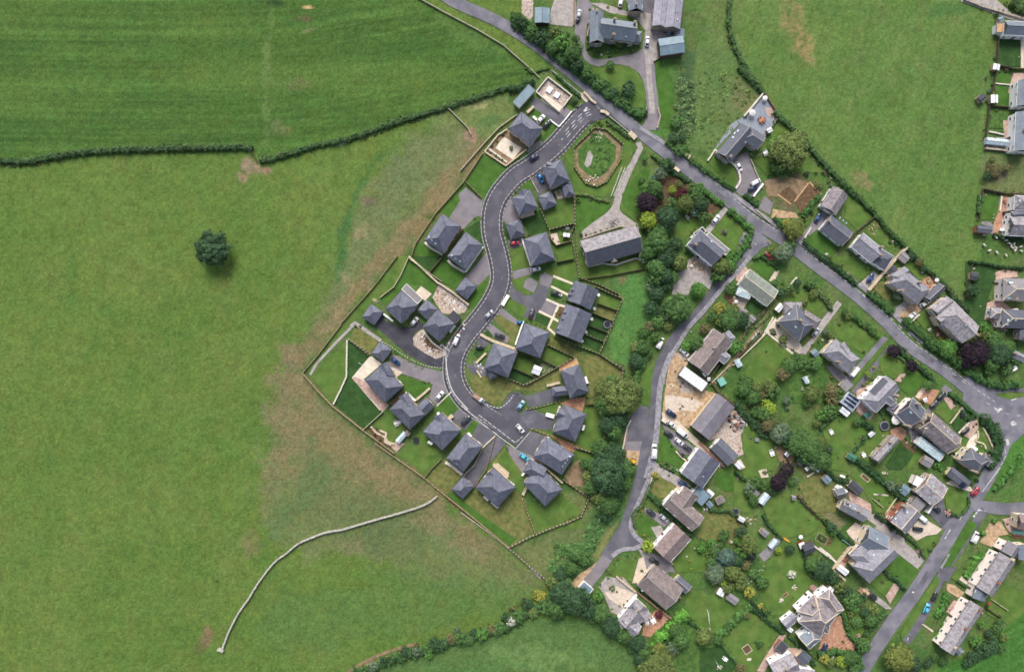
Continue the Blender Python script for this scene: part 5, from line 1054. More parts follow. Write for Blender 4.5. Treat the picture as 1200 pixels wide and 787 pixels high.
# ================================================================ barn house by the green
T(580, 200)
sheet('lawn_fresh', [(490,160),(560,150),(720,210),(640,300),(560,370),(530,390),(492,330)]); sheet('lawn', [(495,380),(525,420),(575,600),(900,520),(950,600),(580,690),(515,660)])
sheet('gravel', smooth([(798,0),(745,120),(728,200),(690,255),(600,320),(540,370),(528,400)],4)+[(560,415),(780,345),(885,370)]+smooth([(880,330),(820,290),(770,245),(772,200),(800,110),(845,0)],4), 'gravel_drive'); T(560,80); band('gravel', [(985,455),(1000,490),(960,570),(905,680),(880,740)], 34, 'gravel_drive'); T(580,200)
sheet('lawn', [(850,0),(900,0),(960,120),(870,180),(880,320),(780,250),(780,190)])
building('barn_conversion', 'long stone slate barn conversion with pinkish lichened roof', 'barn', [(547,510,885,415,165,'GG',{'r':'tile_grey','r2':'slate_dark'}),(718,470,735,560,34,'GG',{'e':3.6})], 'slate_lichen', 'stone', 4.2, 36, short='the barn conversion', ridge='ridge_pale')
WL([(535,418),(650,378),(780,340)], 'stone', .6, .35, desc='rough pale stone wall before the barn'); WL([(570,590),(660,570),(740,580),(860,540),(905,545)], 'stone_pale', .4, .5, desc='pale stone edging behind the barn'); PILE(895,545,12); WL([(530,430),(570,590)], 'stone_pale',.5,.4)
SBS('530,395,12,dark 560,395,9,brown 590,390,9,olive 620,380,9,brown 650,370,9,olive 690,360,8,brown 720,350,8,olive 760,345,9,yellow 510,180,16,olive 540,155,10,dark 590,175,10,grey 640,185,10,olive 600,160,8')
PILE(735,318,34,'stone_grey','heap of grey roofing stones in front of the barn conversion',40,h=.9); HG([(492,150),(560,150),(620,175),(700,195)], .9, 1.0, (82,96,56), desc='thin olive hedge below the basin')
FN([(490,150),(492,330),(500,480),(515,655)], 'post', 1.3); FN([(515,670),(700,645),(830,620),(950,598)], 'dark', 1.2); FN([(515,655),(640,700),(760,760)], 'post', 1.2, desc='timber fence behind the terrace top')
# woodland garden between barn conversion and main road
T(700, 180)
sheet('soil', [(250,200),(420,130),(580,180),(720,280),(760,330),(640,440),(560,380),(480,260),(400,420),(300,420)]); sheet('lawn', [(480,430),(580,400),(660,400),(700,420),(640,470),(560,500),(500,560),(470,500)])
sheet('lawn_fresh', [(150,250),(250,120),(330,60),(300,200),(240,380),(160,330)]); sheet('lawn', [(700,470),(790,370),(930,480),(880,560),(830,620),(760,540)]); sheet('soil', [(758,475),(775,462),(800,475),(795,500),(770,505)])
sheet('gravel', [(660,470),(780,325),(805,345),(690,490)], 'driveway'); sheet('rubble', [(560,650),(620,620),(700,690),(700,760),(640,740),(560,690)], 'patio')
for t in ((305,295,70,'purple'),(430,75,46,'dark'),(390,120,42,'grey'),(350,215,58,'green'),(300,220,40,'bright'),(315,412,56,'lime'),(430,390,76,'dark'),(450,310,40,'green'),(540,305,54,'olive'),(600,240,46,'green'),(640,310,50,'dark'),(650,380,36,'green'),(460,225,28,'lime'),(520,245,34,'maroon'),(370,540,84,'green'),(320,600,60,'green'),(420,640,70,'dark'),(360,700,60,'green'),(480,560,46,'dark'),(500,670,52,'olive'),(560,330,30,'lime'),(675,325,18,'yellow'),(560,215,28,'brown'),(350,155,26,'blue'),(600,360,30,'blue'),(820,620,36,'bright'),(760,690,58,'olive'),(740,750,40,'green'),(400,470,50,'green'),(290,640,40,'grey'),(380,260,36,'dark'),(690,390,22,'olive'),(500,190,26,'olive'),(620,200,22,'bright'),(290,30,20,'bright'),(270,170,24,'green'),(420,750,50,'dark'),(460,760,40,'green'),(350,770,46,'green')): TR(*t)
HG([(620,200),(700,270),(770,320)], 2.4, 1.8, (62,94,44)); HG([(800,350),(870,400),(945,480),(920,540),(850,640),(800,740)], 2.6, 1.8, (60,92,44)); HG([(430,90),(500,140),(570,180)], 1.8, 1.6, (48,72,42)); HG([(330,10),(400,60)],1.4,1.2,(62,88,44)); WL([(470,90),(500,112)], 'render_cream', 1.2, 1.0, desc='cream gate pier'); WL([(535,15),(570,38)], 'render_cream', 1.2, 1.1, desc='cream gate pier')
building('detached_house', 'dark slate corner house with white flat roofed front', 'house', [(592,515,745,645,122,'HG'),(618,470,640,500,70,'FF',{'e':3.6,'r':'felt_dark','g':'render_white','w':'render_white'}),(672,500,800,608,44,'FF',{'e':3.2,'r':'felt_grey','g':'render_white','w':'render_white'})], 'slate_dark', 'render_white', 4.8, 34, lights=[(700,540),(760,580)], chim=[(600,560)], short='the white fronted corner house', gut='upvc')
CAR(728,405,52,'white','white car on the narrow drive beside the corner house'); SB(780,482,17,'grey'); PILE(555,390,14); WL([(570,520),(600,490),(640,470)],'render_white',1.2,.4); TABLE(600,670,30,'timber','patio dining set',1.2); TABLE(640,700,60,'timber','patio bench set'); PARASOL(578,690,10)
SBS('530,380,12,blue 560,395,9,white 500,570,10,lime 600,460,9,olive 580,480,9,olive 545,600,12 620,640,7,olive 660,660,7,brown 240,440,10,lime 250,400,9,olive 280,470,16,dark 640,250,14 700,290,12 560,420,8')
BORD_ON = True
# ================================================================ houses above the main road
T(860, 200)
sheet('tarmac_pale', [(190,155),(240,200),(222,270),(150,235)]); sheet('gravel_tan', [(240,235),(380,260),(400,290),(230,292)]); sheet('soil', [(375,185),(460,72),(525,130),(412,265)]); sheet('soil', [(275,140),(340,95),(390,150),(345,205)])
for a in ([(372,190),(460,75)],[(270,145),(350,205)],[(465,70),(520,130)]): band('timber_deck', a, 7, 'board_edging')
sheet('tarmac_pale', [(480,320),(545,250),(600,290),(525,350),(450,410),(405,440),(385,430)]); sheet('lawn_fresh', [(520,358),(645,460),(600,540),(560,530),(425,435)]); sheet('lawn', [(700,150),(855,275),(765,370),(680,290)])
sheet('gravel', [(765,700),(860,615),(900,650),(820,742)]); sheet('lawn', [(600,545),(660,520),(810,580),(835,620),(745,700),(600,600)]); sheet('gravel', [(640,100),(700,150),(610,120)]); sheet('lawn', [(800,370),(870,300),(980,400),(1000,460),(960,480),(880,430)])
building('bungalow', 'bungalow with pink flat wing and blue car drive', 'bungalow', [(655,128,578,245,112,'GG',{'r':'slate_lichen','e':3.3}),(565,315,698,420,108,'GG')], 'slate_dark', 'render_white', 3.4, 28, lights=[(650,290),(670,305),(690,322)], short='the pink winged bungalow', ridge='ridge_pale', chim=[(580,310)])
building('bungalow', 'grey slate bungalow with darker end wing by cream wall', 'bungalow', [(758,425,880,525,112,'GG'),(875,520,955,570,104,'HH',{'e':3.1,'r':'slate_dark'})], 'slate_old', 'render_white', 3.6, 30, chim=[(905,470),(900,520)], short='the cream wall bungalow', gut='upvc')
CAR(518,290,60,'blue','blue car on the drive of the pink winged bungalow'); CAR(840,660,60,'blue','blue car beside the long cream wall')
WL([(1045,478),(930,610),(820,742)], 'stone_new', 1.2, .6, desc='long cream wall beside the blue car'); FN([(870,275),(745,375),(680,460)], 'dark', 1.5); WL([(430,415),(470,350)],'stone_pale',.8,.4)
HG([(420,440),(520,520),(640,610),(750,700)], 2.0, 1.6, (46,70,40)); HG([(650,60),(740,150),(860,270),(950,380),(1049,465)], 1.8, 1.8, (52,76,40), desc='dark hedge between bungalow gardens and field', rough=.35); HG([(240,290),(320,380),(370,420)], 1.8, 1.6, (56,84,42)); HG([(60,150),(140,215)],1.8,1.4,(50,76,42)); HG([(520,150),(460,230),(420,290)],2,1.6,(56,86,44))
WL([(130,240),(220,320)], 'stone', .7, .3); PILE(860,350,44,'timber','pale log heap behind the bungalow pair',44,h=.7)
TR(375,355,70,'autumn',.8); TR(330,330,36,'yellow',.8); TR(310,505,62,'grey',.8); TR(235,490,32,'olive',.8); TR(345,460,40,'green',.7)
CAR(215,522,-48,'red','dark red car under the trees at the road junction')
SBS('570,515,14,white 590,530,10,olive 640,480,9,brown 700,480,12 730,500,10,olive 820,600,12,lime 705,635,8,white 660,580,14,olive 960,440,10,dark 975,435,7,white 540,190,8,white 100,470,10 480,260,12 440,300,12,olive 620,300,6 1000,420,16,dark 210,440,8,pink 600,90,12,grey 640,80,10,olive')
HG([(0,270),(60,330),(110,390),(60,480),(0,540)], 1.0,1.0,(60,92,44), desc='low hedge by the lane mouth')
T(800,80)
# ================================================================ green roofed bungalow at the lane corner
T(740, 300)
sheet('lawn_fresh', [(735,60),(785,10),(900,80),(880,150),(840,150)]); sheet('paving_pale', [(880,95),(910,90),(870,165),(845,150)], 'footpath'); sheet('lawn_dark', [(700,290),(740,275),(815,320),(770,365),(715,330)]); sheet('rubble', [(600,260),(650,240),(720,270),(680,340),(640,330)]); sheet('soil', [(560,240),(620,230),(640,340),(760,420),(720,430)])
sheet('paving_pink', [(650,90),(700,60),(720,85),(665,160),(640,150)]); sheet('meadow', [(560,640),(720,500),(830,330),(880,290),(900,250),(850,260),(760,400),(640,540),(500,760),(480,787),(560,787),(620,700)]); sheet('dirt', [(500,770),(640,610),(770,440),(840,330),(860,340),(790,450),(660,620),(520,787)])
building('bungalow', 'pale green roofed bungalow with white hexagonal garden room', 'bungalow', [(690,128,868,262,118,'GG'),(655,205,735,235,64,'HH',{'e':2.8,'r':'glass_roof','w':'upvc','p':14,'ridge':'ridge_cream'})], 'tile_green', 'render_white', 3.3, 24, short='the green roofed bungalow', ridge='ridge_cream', gut='upvc')
sheet('gravel', [(270,105),(340,80),(400,80),(500,155),(480,205),(430,170),(370,180),(350,240),(250,235)]); sheet('rubble', [(345,30),(400,20),(495,75),(480,140),(430,110),(340,75)])
sheet('gravel_tan', [(240,600),(290,590),(330,660),(300,720),(360,787),(210,787)])
for t in ((290,318,92,'green'),(415,203,50,'bright'),(540,322,42,'yellow'),(600,390,70,'green'),(550,400,40,'olive'),(680,390,50,'dark'),(500,370,38,'green'),(630,330,36,'olive'),(610,200,34,'green'),(400,540,50,'green'),(340,550,34,'bright'),(640,560,40,'bright'),(560,80,50,'olive'),(530,130,30,'green'),(70,470,40,'green'),(200,340,36,'dark'),(170,400,40,'green'),(230,430,32,'olive'),(120,320,46,'dark'),(160,230,50,'dark'),(130,180,40,'grey'),(200,100,56,'dark'),(290,50,50,'green'),(160,40,50,'dark'),(140,110,36,'green'),(220,170,40,'dark'),(110,430,32,'brown'),(600,50,40,'bright'),(70,560,50,'green'),(30,640,50,'dark'),(20,560,40,'olive'),(450,440,36,'brown'),(150,500,34,'green'),(700,420,30,'grey')): TR(*t, .8)
SHED(205,372,34,40,80,'felt_grey','grey roofed shed under the trees'); SHED(680,340,60,40,-30,'felt_grey','grey roofed shed below the garden room'); SHED(740,385,44,34,-40,'felt_grey','weathered grey shed among shrubs'); TABLE(630,285,20,'timber','patio table set on pale rubble'); PARASOL(640,280,12)
building('bungalow', 'brown tiled bungalow with grey dormered side', 'bungalow', [(562,490,408,688,146,'GG'),(530,590,590,640,62,'HH',{'e':3.2,'r':'slate_old'}),(570,475,610,525,70,'GH',{'e':3.3,'r':'slate_old'})], 'tile_brown', 'render_cream', 3.5, 30, short='the brown tiled bungalow', ridge='ridge_pale', gut='upvc', chim=[(500,560)])
CAR(325,592,-42,'white','white car nosing up to the brown tiled bungalow',sc=1.0); CAR(175,533,62,'white','white van on the lane verge',True,.95); SBS('365,465,7,white 520,690,9 510,730,8,olive 590,700,7 480,757,8,white 660,230,7 470,560,7,olive 590,215,10 650,250,7,olive 330,640,7')
FN([(620,670),(760,540),(830,470)], 'pale', 1.0); FN([(480,787),(600,670)], 'pale', 1.); WL([(870,375),(825,455),(800,490)], 'stone_pale', .5, .4); FN([(860,260),(740,420),(560,640),(470,757)], 'dark', 1.3)
debris([(660,570),(800,470),(780,460),(620,620)], 50, ('stone_pale','metal_grey','plastic_green','timber'), desc='cluttered vegetable plots in a narrow strip'); GREENHOUSE(650,655,46,34,-60,desc='small pale greenhouse'); BOX(550,770,44,40,-60,1.8,'aqua','garden_tent','pale aqua garden shelter','shelter'); HG([(760,440),(830,370),(850,345)],1.2,1.1,(84,96,60))
debris([(640,100),(700,70),(690,110),(650,150)], 14, desc='garden clutter at the green roofed bungalow'); HG([(745,20),(790,0)],1.4,1.2,(54,82,44)); HG([(790,0),(900,75)],1.4,1.2,(44,70,38))
# ================================================================ below the main road
T(860, 320)
sheet('lawn', [(400,120),(480,110),(560,180),(540,250),(500,265),(430,230),(345,150)]); SB(430,175,24,'olive'); sheet('paving_pale', [(255,270),(290,330),(340,360),(400,420),(440,490),(400,495),(290,430),(245,380),(205,360)]); sheet('lawn_dark', [(215,345),(250,340),(265,380),(235,390)])
sheet('lawn', [(195,378),(370,500),(330,600),(240,690),(100,720),(70,600)]); sheet('gravel', [(635,170),(665,190),(560,330),(510,400),(440,500),(405,490),(400,480),(480,400),(530,300)], 'driveway'); sheet('lawn', [(600,335),(690,290),(880,390),(810,500),(700,440),(640,395)]); sheet('tarmac_old', [(915,388),(950,400),(775,640),(700,720),(650,690)]); sheet('tarmac', [(950,445),(965,470),(800,690),(760,740),(720,730)]); sheet('lawn', [(935,415),(950,430),(740,680),(720,660)])
sheet('lawn_dry', [(965,500),(1049,520),(1049,600),(960,640),(900,600),(890,600)]); sheet('paving_grey', [(555,570),(620,570),(700,640),(650,670)]); sheet('meadow', [(330,600),(400,500),(480,500),(560,560),(640,680),(640,800),(330,800)]); sheet('meadow', [(0,600),(70,600),(100,720),(240,690),(300,800),(0,800)]); sheet('paving_cream', [(250,280),(262,290),(205,358),(370,488),(360,500),(192,362)], 'footpath')
building('detached_house', 'grey hipped house with round flower bed and cream patio', 'house', [(330,243,455,365,150,'HH'),(310,215,420,215,74,'HH',{'e':3.2,'r':'tile_grey'}),(425,255,520,315,70,'GH',{'e':4.75,'r':'slate_lichen'})], 'slate_dark', 'render_cream', 4.6, 32, short='the round flower bed house', ridge='ridge_pale', lights=[(340,250),(380,330)], chim=[(400,290)])
building('detached_house', 'pale slate hipped house with white porch beside twin drives', 'house', [(588,447,738,570,116,'HH'),(650,440,715,540,70,'GH',{'e':4.95})], 'slate_old', 'render_cream', 4.8, 33, short='the twin drive house', ridge='ridge_pale', chim=[(640,545)])
BOX(730,603,62,22,52,2.6,'render_white','porch','white lean porch box','porch','white_sheet'); SHED(280,212,52,34,50,'white_sheet','pale grey roofed shed'); SHED(500,490,36,42,40,'sheet_blue','small blue white shed'); SHED(690,688,62,58,45,'felt_grey','pale flat roofed outbuilding',2.4,'render_cream',ends='FF'); GREENHOUSE(437,655,40,26,-60,desc='narrow pale greenhouse in rough garden'); debris([(425,630),(470,610),(470,640),(430,700)], 12, desc='timber by the narrow greenhouse')
CAR(505,362,52,'silver','silver car beside the grey hipped house'); SB(305,410,28,'olive','round flower bed with olive planting'); sheet('soil', [(215,350),(240,335),(262,360),(240,385)]); SBS('240,360,16,grey 270,325,12,grey 290,415,10,lime')
HG([(430,70),(500,110),(560,170),(590,220)], 1.6, 1.5, (70,84,52), rough=.5); HG([(670,220),(760,290),(870,370),(880,390)], 2.0, 1.5, (68,92,46)); HG([(0,450),(150,270),(250,160)],1.2,1.0,(84,92,58),desc='thin brownish hedge by the strip gardens'); FN([(0,560),(190,370)], 'pale', 1.0); WL([(330,90),(370,40),(385,25)],'stone_pale',.4,.4); FN([(580,400),(550,480),(560,500)],'dark',1); HG([(950,480),(1000,440),(1049,480)],1.2,1.2,(46,60,42)); FN([(180,360),(0,540)],'dark',1)
for t in ((430,560,40,'green'),(340,570,50,'green'),(300,620,46,'brown'),(220,700,50,'olive'),(600,720,50,'brown'),(500,560,34,'green'),(980,478,40,'purple'),(80,660,40,'green'),(50,720,36,'bright'),(140,700,34,'olive'),(380,520,30,'green'),(490,130,30,'olive'),(470,60,34,'green'),(700,260,24,'olive'),(680,240,22,'green'),(590,370,24,'olive'),(560,360,20,'grey'),(390,60,26,'dark'),(340,100,30,'green'),(290,120,30,'dark'),(250,60,26,'green'),(180,500,0.1,'green'),(520,540,30,'bright'),(640,740,40,'green')): 
    if t[2] > 1: TR(*t, .8)
SBS('395,110,12 370,140,10,olive 300,60,12,bright 600,230,12 650,310,12,olive 720,320,9,olive 800,480,10 860,580,10,yellow 830,600,9,olive 520,420,9,brown 545,410,8,white 580,430,8,olive 480,440,8 600,640,12,brown 660,720,12,brown 1000,540,9,olive 935,505,7,yellow 620,400,7 300,330,8 320,450,8 200,480,8 520,80,8,lime 285,115,10,yellow 490,780,14,white 360,470,9 720,270,14,lime')
# ================================================================ yard and houses on the lane
T(700, 410)
sheet('gravel_tan', [(450,60),(500,20),(560,80),(520,130),(640,240),(740,270),(690,330),(600,440),(560,480),(400,400),(410,280),(430,180)]); sheet('paving_pale', [(415,280),(450,276),(480,280),(540,292),(600,300),(660,330),(620,345),(600,380),(520,368),(470,385),(420,380)], 'gravel_yard'); sheet('rubble', [(490,170),(560,200),(600,260),(520,260)]); sheet('paving_pale', [(395,380),(480,420),(630,560),(780,700),(760,730),(620,600),(400,420)], 'yard_path')
sheet('tarmac_pale', [(395,450),(430,470),(600,600),(600,640),(500,640),(470,600)]); sheet('lawn_fresh', [(390,535),(440,555),(500,620),(540,680),(500,720),(390,680)]); sheet('gravel', [(330,690),(360,690),(480,780),(560,830),(520,840),(330,760)], 'driveway'); sheet('rubble', [(800,380),(860,370),(935,450),(880,520),(900,640),(850,660),(830,620),(740,540),(690,555),(680,530)])
sheet('tarmac', [(210,400),(270,340),(315,350),(310,450),(290,600),(180,590),(165,520),(180,460)], 'lay_by'); sheet('gravel_tan', [(170,610),(280,615),(262,710),(172,690)], 'lay_by'); sheet('lawn', [(250,180),(390,20),(400,60),(350,250),(320,350),(280,330),(230,260)]); sheet('dirt', [(155,600),(180,470),(190,470),(175,690),(155,650)]); sheet('tarmac_pale', [(175,560),(290,560),(285,620),(172,615)])
sheet('rubble', [(480,20),(560,20),(560,60),(520,60)]); sheet('lawn', [(900,460),(960,440),(1049,560),(1049,700),(1040,787),(900,787),(880,700),(920,640),(890,560)]); sheet('lawn_fresh', [(740,750),(800,730),(900,800),(890,860),(780,870),(720,820)]); sheet('paving_pale', [(825,690),(880,670),(910,720),(870,740)])
building('workshop', 'grey sheet roofed workshop barn in the tan yard', 'barn', [(792,308,632,510,138,'GG')], 'sheet_grey', 'render_cream', 4.2, 14, short='the workshop barn', windows=False)
building('outbuilding', 'dark blue slate outbuilding below the workshop yard', 'building', [(727,573,835,680,92,'GG')], 'slate_dark', 'render_white', 3.2, 20, short='the slate outbuilding', windows=False)
building('detached_house', 'long slate roofed house with white verge below the van row', 'house', [(690,647,580,803,161,'GG')], 'slate_new', 'render_white', 4.8, 28, lights=[(650,775)], short='the van row house', gut='upvc')
def trailer(x, y, L, Wd, ang, label, m='white_sheet'):
    g = G((x, y), 2); r = link('lorry_trailer', None, loc=(g.x, g.y, .05), rz=math.radians(ang)); tag(r, label, 'trailer'); l, w = L_(L)/2, L_(Wd)/2
    b = MB(); b.box(-l,-w,1.1,l,w,3.6); link('cargo_box', b.mesh('cargo_box', m), r)
    b = MB()
    for i in range(9): u = -l+2*l*i/8; b.box(u-.05,-w-.04,1.1,u+.05,w+.04,3.66)
    link('frame_rib', b.mesh('frame_rib', 'metal_grey'), r)
    b = MB(); b.box(-l+.3,-.4,.7,l-.2,.4,1.09); link('chassis', b.mesh('chassis', 'gutter_dark'), r)
    for i in range(3):
        for sy in (-1, 1): wv = link('wheel', CK['tyre'], r, (-l+1.2+i*1.1, sy*(w-.15), .4)); wv.scale = (1.2,)*3; link('rim', CK['rim'], wv)
    b = MB(); b.box(l+.05,-w*.6,.6,l+1.1,w*.6,2.2); b.box(l+.3,-w*.45,2.203,l+.9,w*.45,2.5); link('front_unit', b.mesh('front_unit', 'metal_grey'), r); return r
trailer(583,175,172,62,-36,'long white lorry trailer standing in the tan yard')
CAR(455,390,-38,'navy','dark blue van beside the tan yard',True,.95); CAR(415,440,-40,'cream','pale van first of the row by the lane',True,.62); CAR(455,455,-40,'white','small white van second of the row by the lane',sc=.9); CAR(522,510,-40,'white','long white van third of the row by the lane',True,1.05,'parked_van'); CAR(440,515,-38,'dark','dark car at the lane end of the lawn drive'); CAR(503,562,-38,'white','white car in the middle of the lawn drive'); CAR(555,602,-38,'dark','dark car nearest the long slate house'); CAR(535,18,-40,'grey','grey car below the brown tiled bungalow',sc=.8)
CAR(347,620,85,'white','large white van parked on the lane pavement',True,1.12); CAR(520,640,-50,'dark','dark car tucked beside the lawn wall',sc=.8)
def digger(x, y, ang, label, sc=1.0):
    g = G((x, y), .8); r = link('mini_digger', None, loc=(g.x, g.y, .06), rz=math.radians(ang)); r.scale = (sc,)*3; tag(r, label, 'digger')
    for s_ in (-.75,.75):
        b = MB(); b.box(-1.1,s_-.2,.0,1.1,s_+.2,.5); link('track', b.mesh('track','tyre'), r)
    b = MB(); b.box(-1.0,-.7,.55,.9,.7,1.2); link('body', b.mesh('body','yellow_paint'), r); b = MB(); b.box(-.4,-.55,1.205,.6,.55,2.0); c = link('cab', b.mesh('cab','glass'), r); b = MB(); b.box(-.5,-.6,2.003,.7,.6,2.1); link('cab_roof', b.mesh('cab_roof','yellow_paint'), c)
    b = MB(); b.box(.95,-.12,1.0,2.6,.12,1.25); b.box(2.6,-.1,.2,2.8,.1,1.2); link('boom', b.mesh('boom','yellow_paint'), r); b = MB(); b.box(2.4,-.35,0,3.0,.35,.35); link('bucket', b.mesh('bucket','metal_grey'), r)
digger(222,682,150,'small yellow digger in the tan lay by')
WL([(555,690),(615,612)], 'render_white', 1.6, .6); WL([(480,620),(520,660),(560,690)], 'render_cream', .7, .4); WL([(560,80),(640,150),(690,190),(745,265),(850,345)], 'timber_dark', 1.4, .3, desc='dark boundary wall of the tan yard'); WL([(620,560),(700,640),(775,715)], 'brick', 1.5, .4); WL([(640,140),(660,160)],'render_white',1.5,.5); WL([(590,480),(640,540),(670,560)],'timber_dark',1.2,.4); WL([(155,610),(182,470),(205,430)],'stone_pale',.6,.3)
HG([(850,345),(930,440),(1040,540)], 1.8, 1.6, (48,70,44)); debris([(430,150),(500,120),(600,260),(690,300),(640,360),(560,450),(500,460)], 60, ('stone_pale','timber_dark','stone_grey','timber'), desc='building materials strewn over the tan yard', s0=.1, s1=.6); debris([(800,400),(870,385),(920,450),(860,510),(820,490)], 110, ('stone_pale','timber_dark','metal_grey','brick','fabric_dark'), desc='heaped scrap beside the workshop barn', s0=.2, s1=.8); debris([(840,560),(880,560),(880,620),(840,640)], 16, ('timber','brick'), desc='timber frames by the slate outbuilding')
SHED(870,705,44,34,-45,'white_sheet','white roofed hut'); BOX(723,560,10,36,-40,3.4,'render_white','flue_housing','white flue box','flue'); SHED(685,178,18,20,0,'white_sheet','tiny white shed'); FN([(0,20),(90,75),(160,110),(145,190)],'post',1.2); HG([(330,0),(290,60),(240,150),(230,200)],2.2,2.0,(56,82,42),rough=.5)
for t in ((150,285,120,'olive'),(60,330,80,'green'),(230,250,56,'green'),(100,200,60,'green'),(30,240,50,'olive'),(130,420,70,'dark'),(100,500,56,'green'),(60,460,60,'dark'),(60,700,110,'dark'),(150,740,70,'green'),(130,640,50,'dark'),(20,600,60,'green'),(90,600,40,'dark'),(200,740,40,'green')): TR(*t, .85)
SBS('450,730,9,white 470,745,8 440,740,7,olive 500,700,7,brown 520,730,8 370,680,7 395,700,7,grey 440,770,8 400,620,6,olive 455,590,7,dark 440,560,6 940,540,9,grey 980,545,10,bright 1030,750,14,olive 960,240,14,olive 990,300,20 1020,350,14,yellow 885,170,14 870,200,12,bright 960,330,12 920,240,10,lime 1035,420,26 1000,470,24,dark 760,225,6')
PILE(1020,745,14,'stone_pale','small ring of pale stones on the lawn'); BOX(345,758,10,16,0,.5,'yellow_paint','grit_bin','yellow bin','bin')
T(660, 520)
SB(567,192,22,'yellow','bright yellow shrub above a square lawn'); SB(560,215,12,'yellow','bright yellow shrub above a square lawn'); sheet('lawn_dry', [(560,210),(600,200),(700,260),(640,330),(590,330),(520,290)]); sheet('gravel', [(565,120),(620,150),(760,230),(790,265),(700,260),(580,170)], 'driveway'); sheet('paving_pale', [(660,300),(705,255),(760,295),(705,350)]); sheet('lawn_fresh', [(450,480),(480,430),(580,490),(540,560),(470,580)]); sheet('tarmac_pale', [(500,390),(600,430),(660,480),(620,510),(500,420)]); sheet('gravel', [(540,510),(600,500),(620,540),(590,600)])
sheet('lawn_dry', [(880,450),(920,400),(1000,450),(1049,520),(980,580),(900,600),(820,570)]); sheet('lawn', [(690,640),(800,560),(850,620),(960,620),(1040,700),(900,787),(700,787),(660,720)]); sheet('gravel', [(460,640),(500,660),(560,700),(640,787),(460,787),(500,720)]); sheet('tarmac_pale', [(520,660),(640,700),(690,787),(560,787)])
building('detached_house', 'brown tiled L shaped house with dark front slope', 'house', [(650,335,828,492,118,'GG'),(790,290,720,390,104,'GG',{'e':4.55})], 'tile_brown', 'render_white', 4.5, 26, short='the brown L shaped house', ridge='ridge_pale', windows=True); WL([(795,268),(705,350)], 'render_white', 3.0, .4, desc='tall white gable wall')
building('flat_roofed_extension', 'blue grey flat roofed extension beside the brown L shaped house', 'extension', [(810,285,880,350,86,'FF')], 'sheet_blue', 'render_white', 2.8, short='the flat extension', windows=False)
building('detached_house', 'pinkish tiled house with white gable edge', 'house', [(737,537,607,682,138,'GG'),(670,560,720,590,60,'GG',{'e':4.5,'r':'tile_brown'})], 'tile_pink', 'render_white', 4.4, 28, short='the pink tiled house', gut='upvc')
WL([(680,485),(630,545)], 'render_white', 1.8, .9); CAR(735,245,-38,'blue','bright blue car beside a white gable'); CAR(620,455,-40,'silver','silver car between two brown tiled houses'); CAR(540,420,-40,'dark','dark car beyond the silver car near the lane'); CAR(562,720,-40,'black','black car on the drive below the pink tiled house')
for t in ((270,190,128,'dark'),(200,130,60,'green'),(180,260,56,'green'),(370,230,56,'green'),(280,370,70,'green'),(260,440,40,'dark'),(380,120,40,'green'),(230,330,46,'olive'),(520,630,38,'lime'),(330,300,44,'dark'),(130,120,40,'green'),(240,50,40,'green'),(150,200,36,'olive')): TR(*t, .8)
scrub([(210,300),(330,300),(380,330),(330,450),(260,540),(190,640),(120,720),(0,760),(0,650),(110,580),(180,480),(200,400)], .35, 1.2, 1.1, (72,102,58)); HG([(440,500),(420,430),(470,380),(520,290),(560,200)],1.2,1.2,(72,88,56)); HG([(590,120),(680,165)],1,1,(60,84,46)); HG([(520,300),(600,370)],2.2,1.8,(52,78,42)); HG([(600,390),(700,470),(800,560)],2.0,1.8,(46,70,40)); HG([(410,540),(360,720)],.1,.1,(80,80,50)) if False else None
WL([(490,345),(525,270),(545,200)], 'stone_pale', .7, .3); FN([(120,440),(165,270),(140,310),(0,215)], 'pale', 1.2) if False else FN([(0,215),(140,315),(165,270),(150,340),(110,440),(0,490)], 'post', 1.3); SHED(900,370,40,30,-50,'sheet_blue','small pale blue roofed shed'); SHED(965,345,40,52,-60,'tile_brown','small maroon brown shed',2.2); SHED(900,305,46,40,-40,'white_sheet','pale lean to shed')
SBS('480,410,9,yellow 495,560,11,yellow 515,580,12,olive 590,380,12 560,350,12,dark 540,310,12 640,390,9,olive 680,740,9,yellow 670,735,8,white 850,640,30,bright 890,680,20,olive 780,720,10,yellow 790,770,9,lime 840,660,14 940,620,12,white 930,610,9,pink 1030,460,10,yellow 1040,410,9,blue 680,150,10 700,160,8,white 660,140,8,grey 810,640,9,white 760,690,6,white 700,690,8,grey 540,150,7 500,320,6 480,440,7 930,760,20,green 730,640,9,olive 745,600,9,dark 900,400,8,pink 770,600,9'); debris([(850,390),(910,350),(900,410),(860,430)],20,('brick','stone_pale','white_sheet'),desc='clutter by the small sheds')
# ================================================================ the foot of the lane
T(640, 637)
sheet('lawn', [(400,190),(430,140),(500,90),(560,100),(575,150),(540,230),(500,225),(440,200)]); sheet('gravel_tan', [(310,115),(330,140),(180,275),(150,245),(200,190)]); sheet('gravel', [(320,260),(370,200),(430,210),(470,200),(560,300),(450,440),(400,420),(350,300)]); sheet('paving_pale', [(360,300),(430,260),(540,300),(470,390),(390,340)]); sheet('paving_orange', [(600,480),(680,400),(765,450),(660,575),(590,560)]); sheet('paving_pale', [(570,90),(600,80),(620,160),(560,240),(530,240)]); sheet('lawn', [(840,380),(880,300),(960,290),(1049,360),(1049,500),(940,520)]); sheet('meadow', [(740,600),(840,450),(900,480),(950,520),(1049,620),(1049,787),(720,787)]); sheet('lawn_fresh', [(620,620),(650,560),(800,430),(860,400),(850,440),(700,610),(660,620)]); sheet('tarmac_pale', [(600,80),(680,90),(740,170),(760,200),(620,170)]); sheet('lawn_dark', [(640,300),(700,350),(760,400),(690,400),(600,330)])
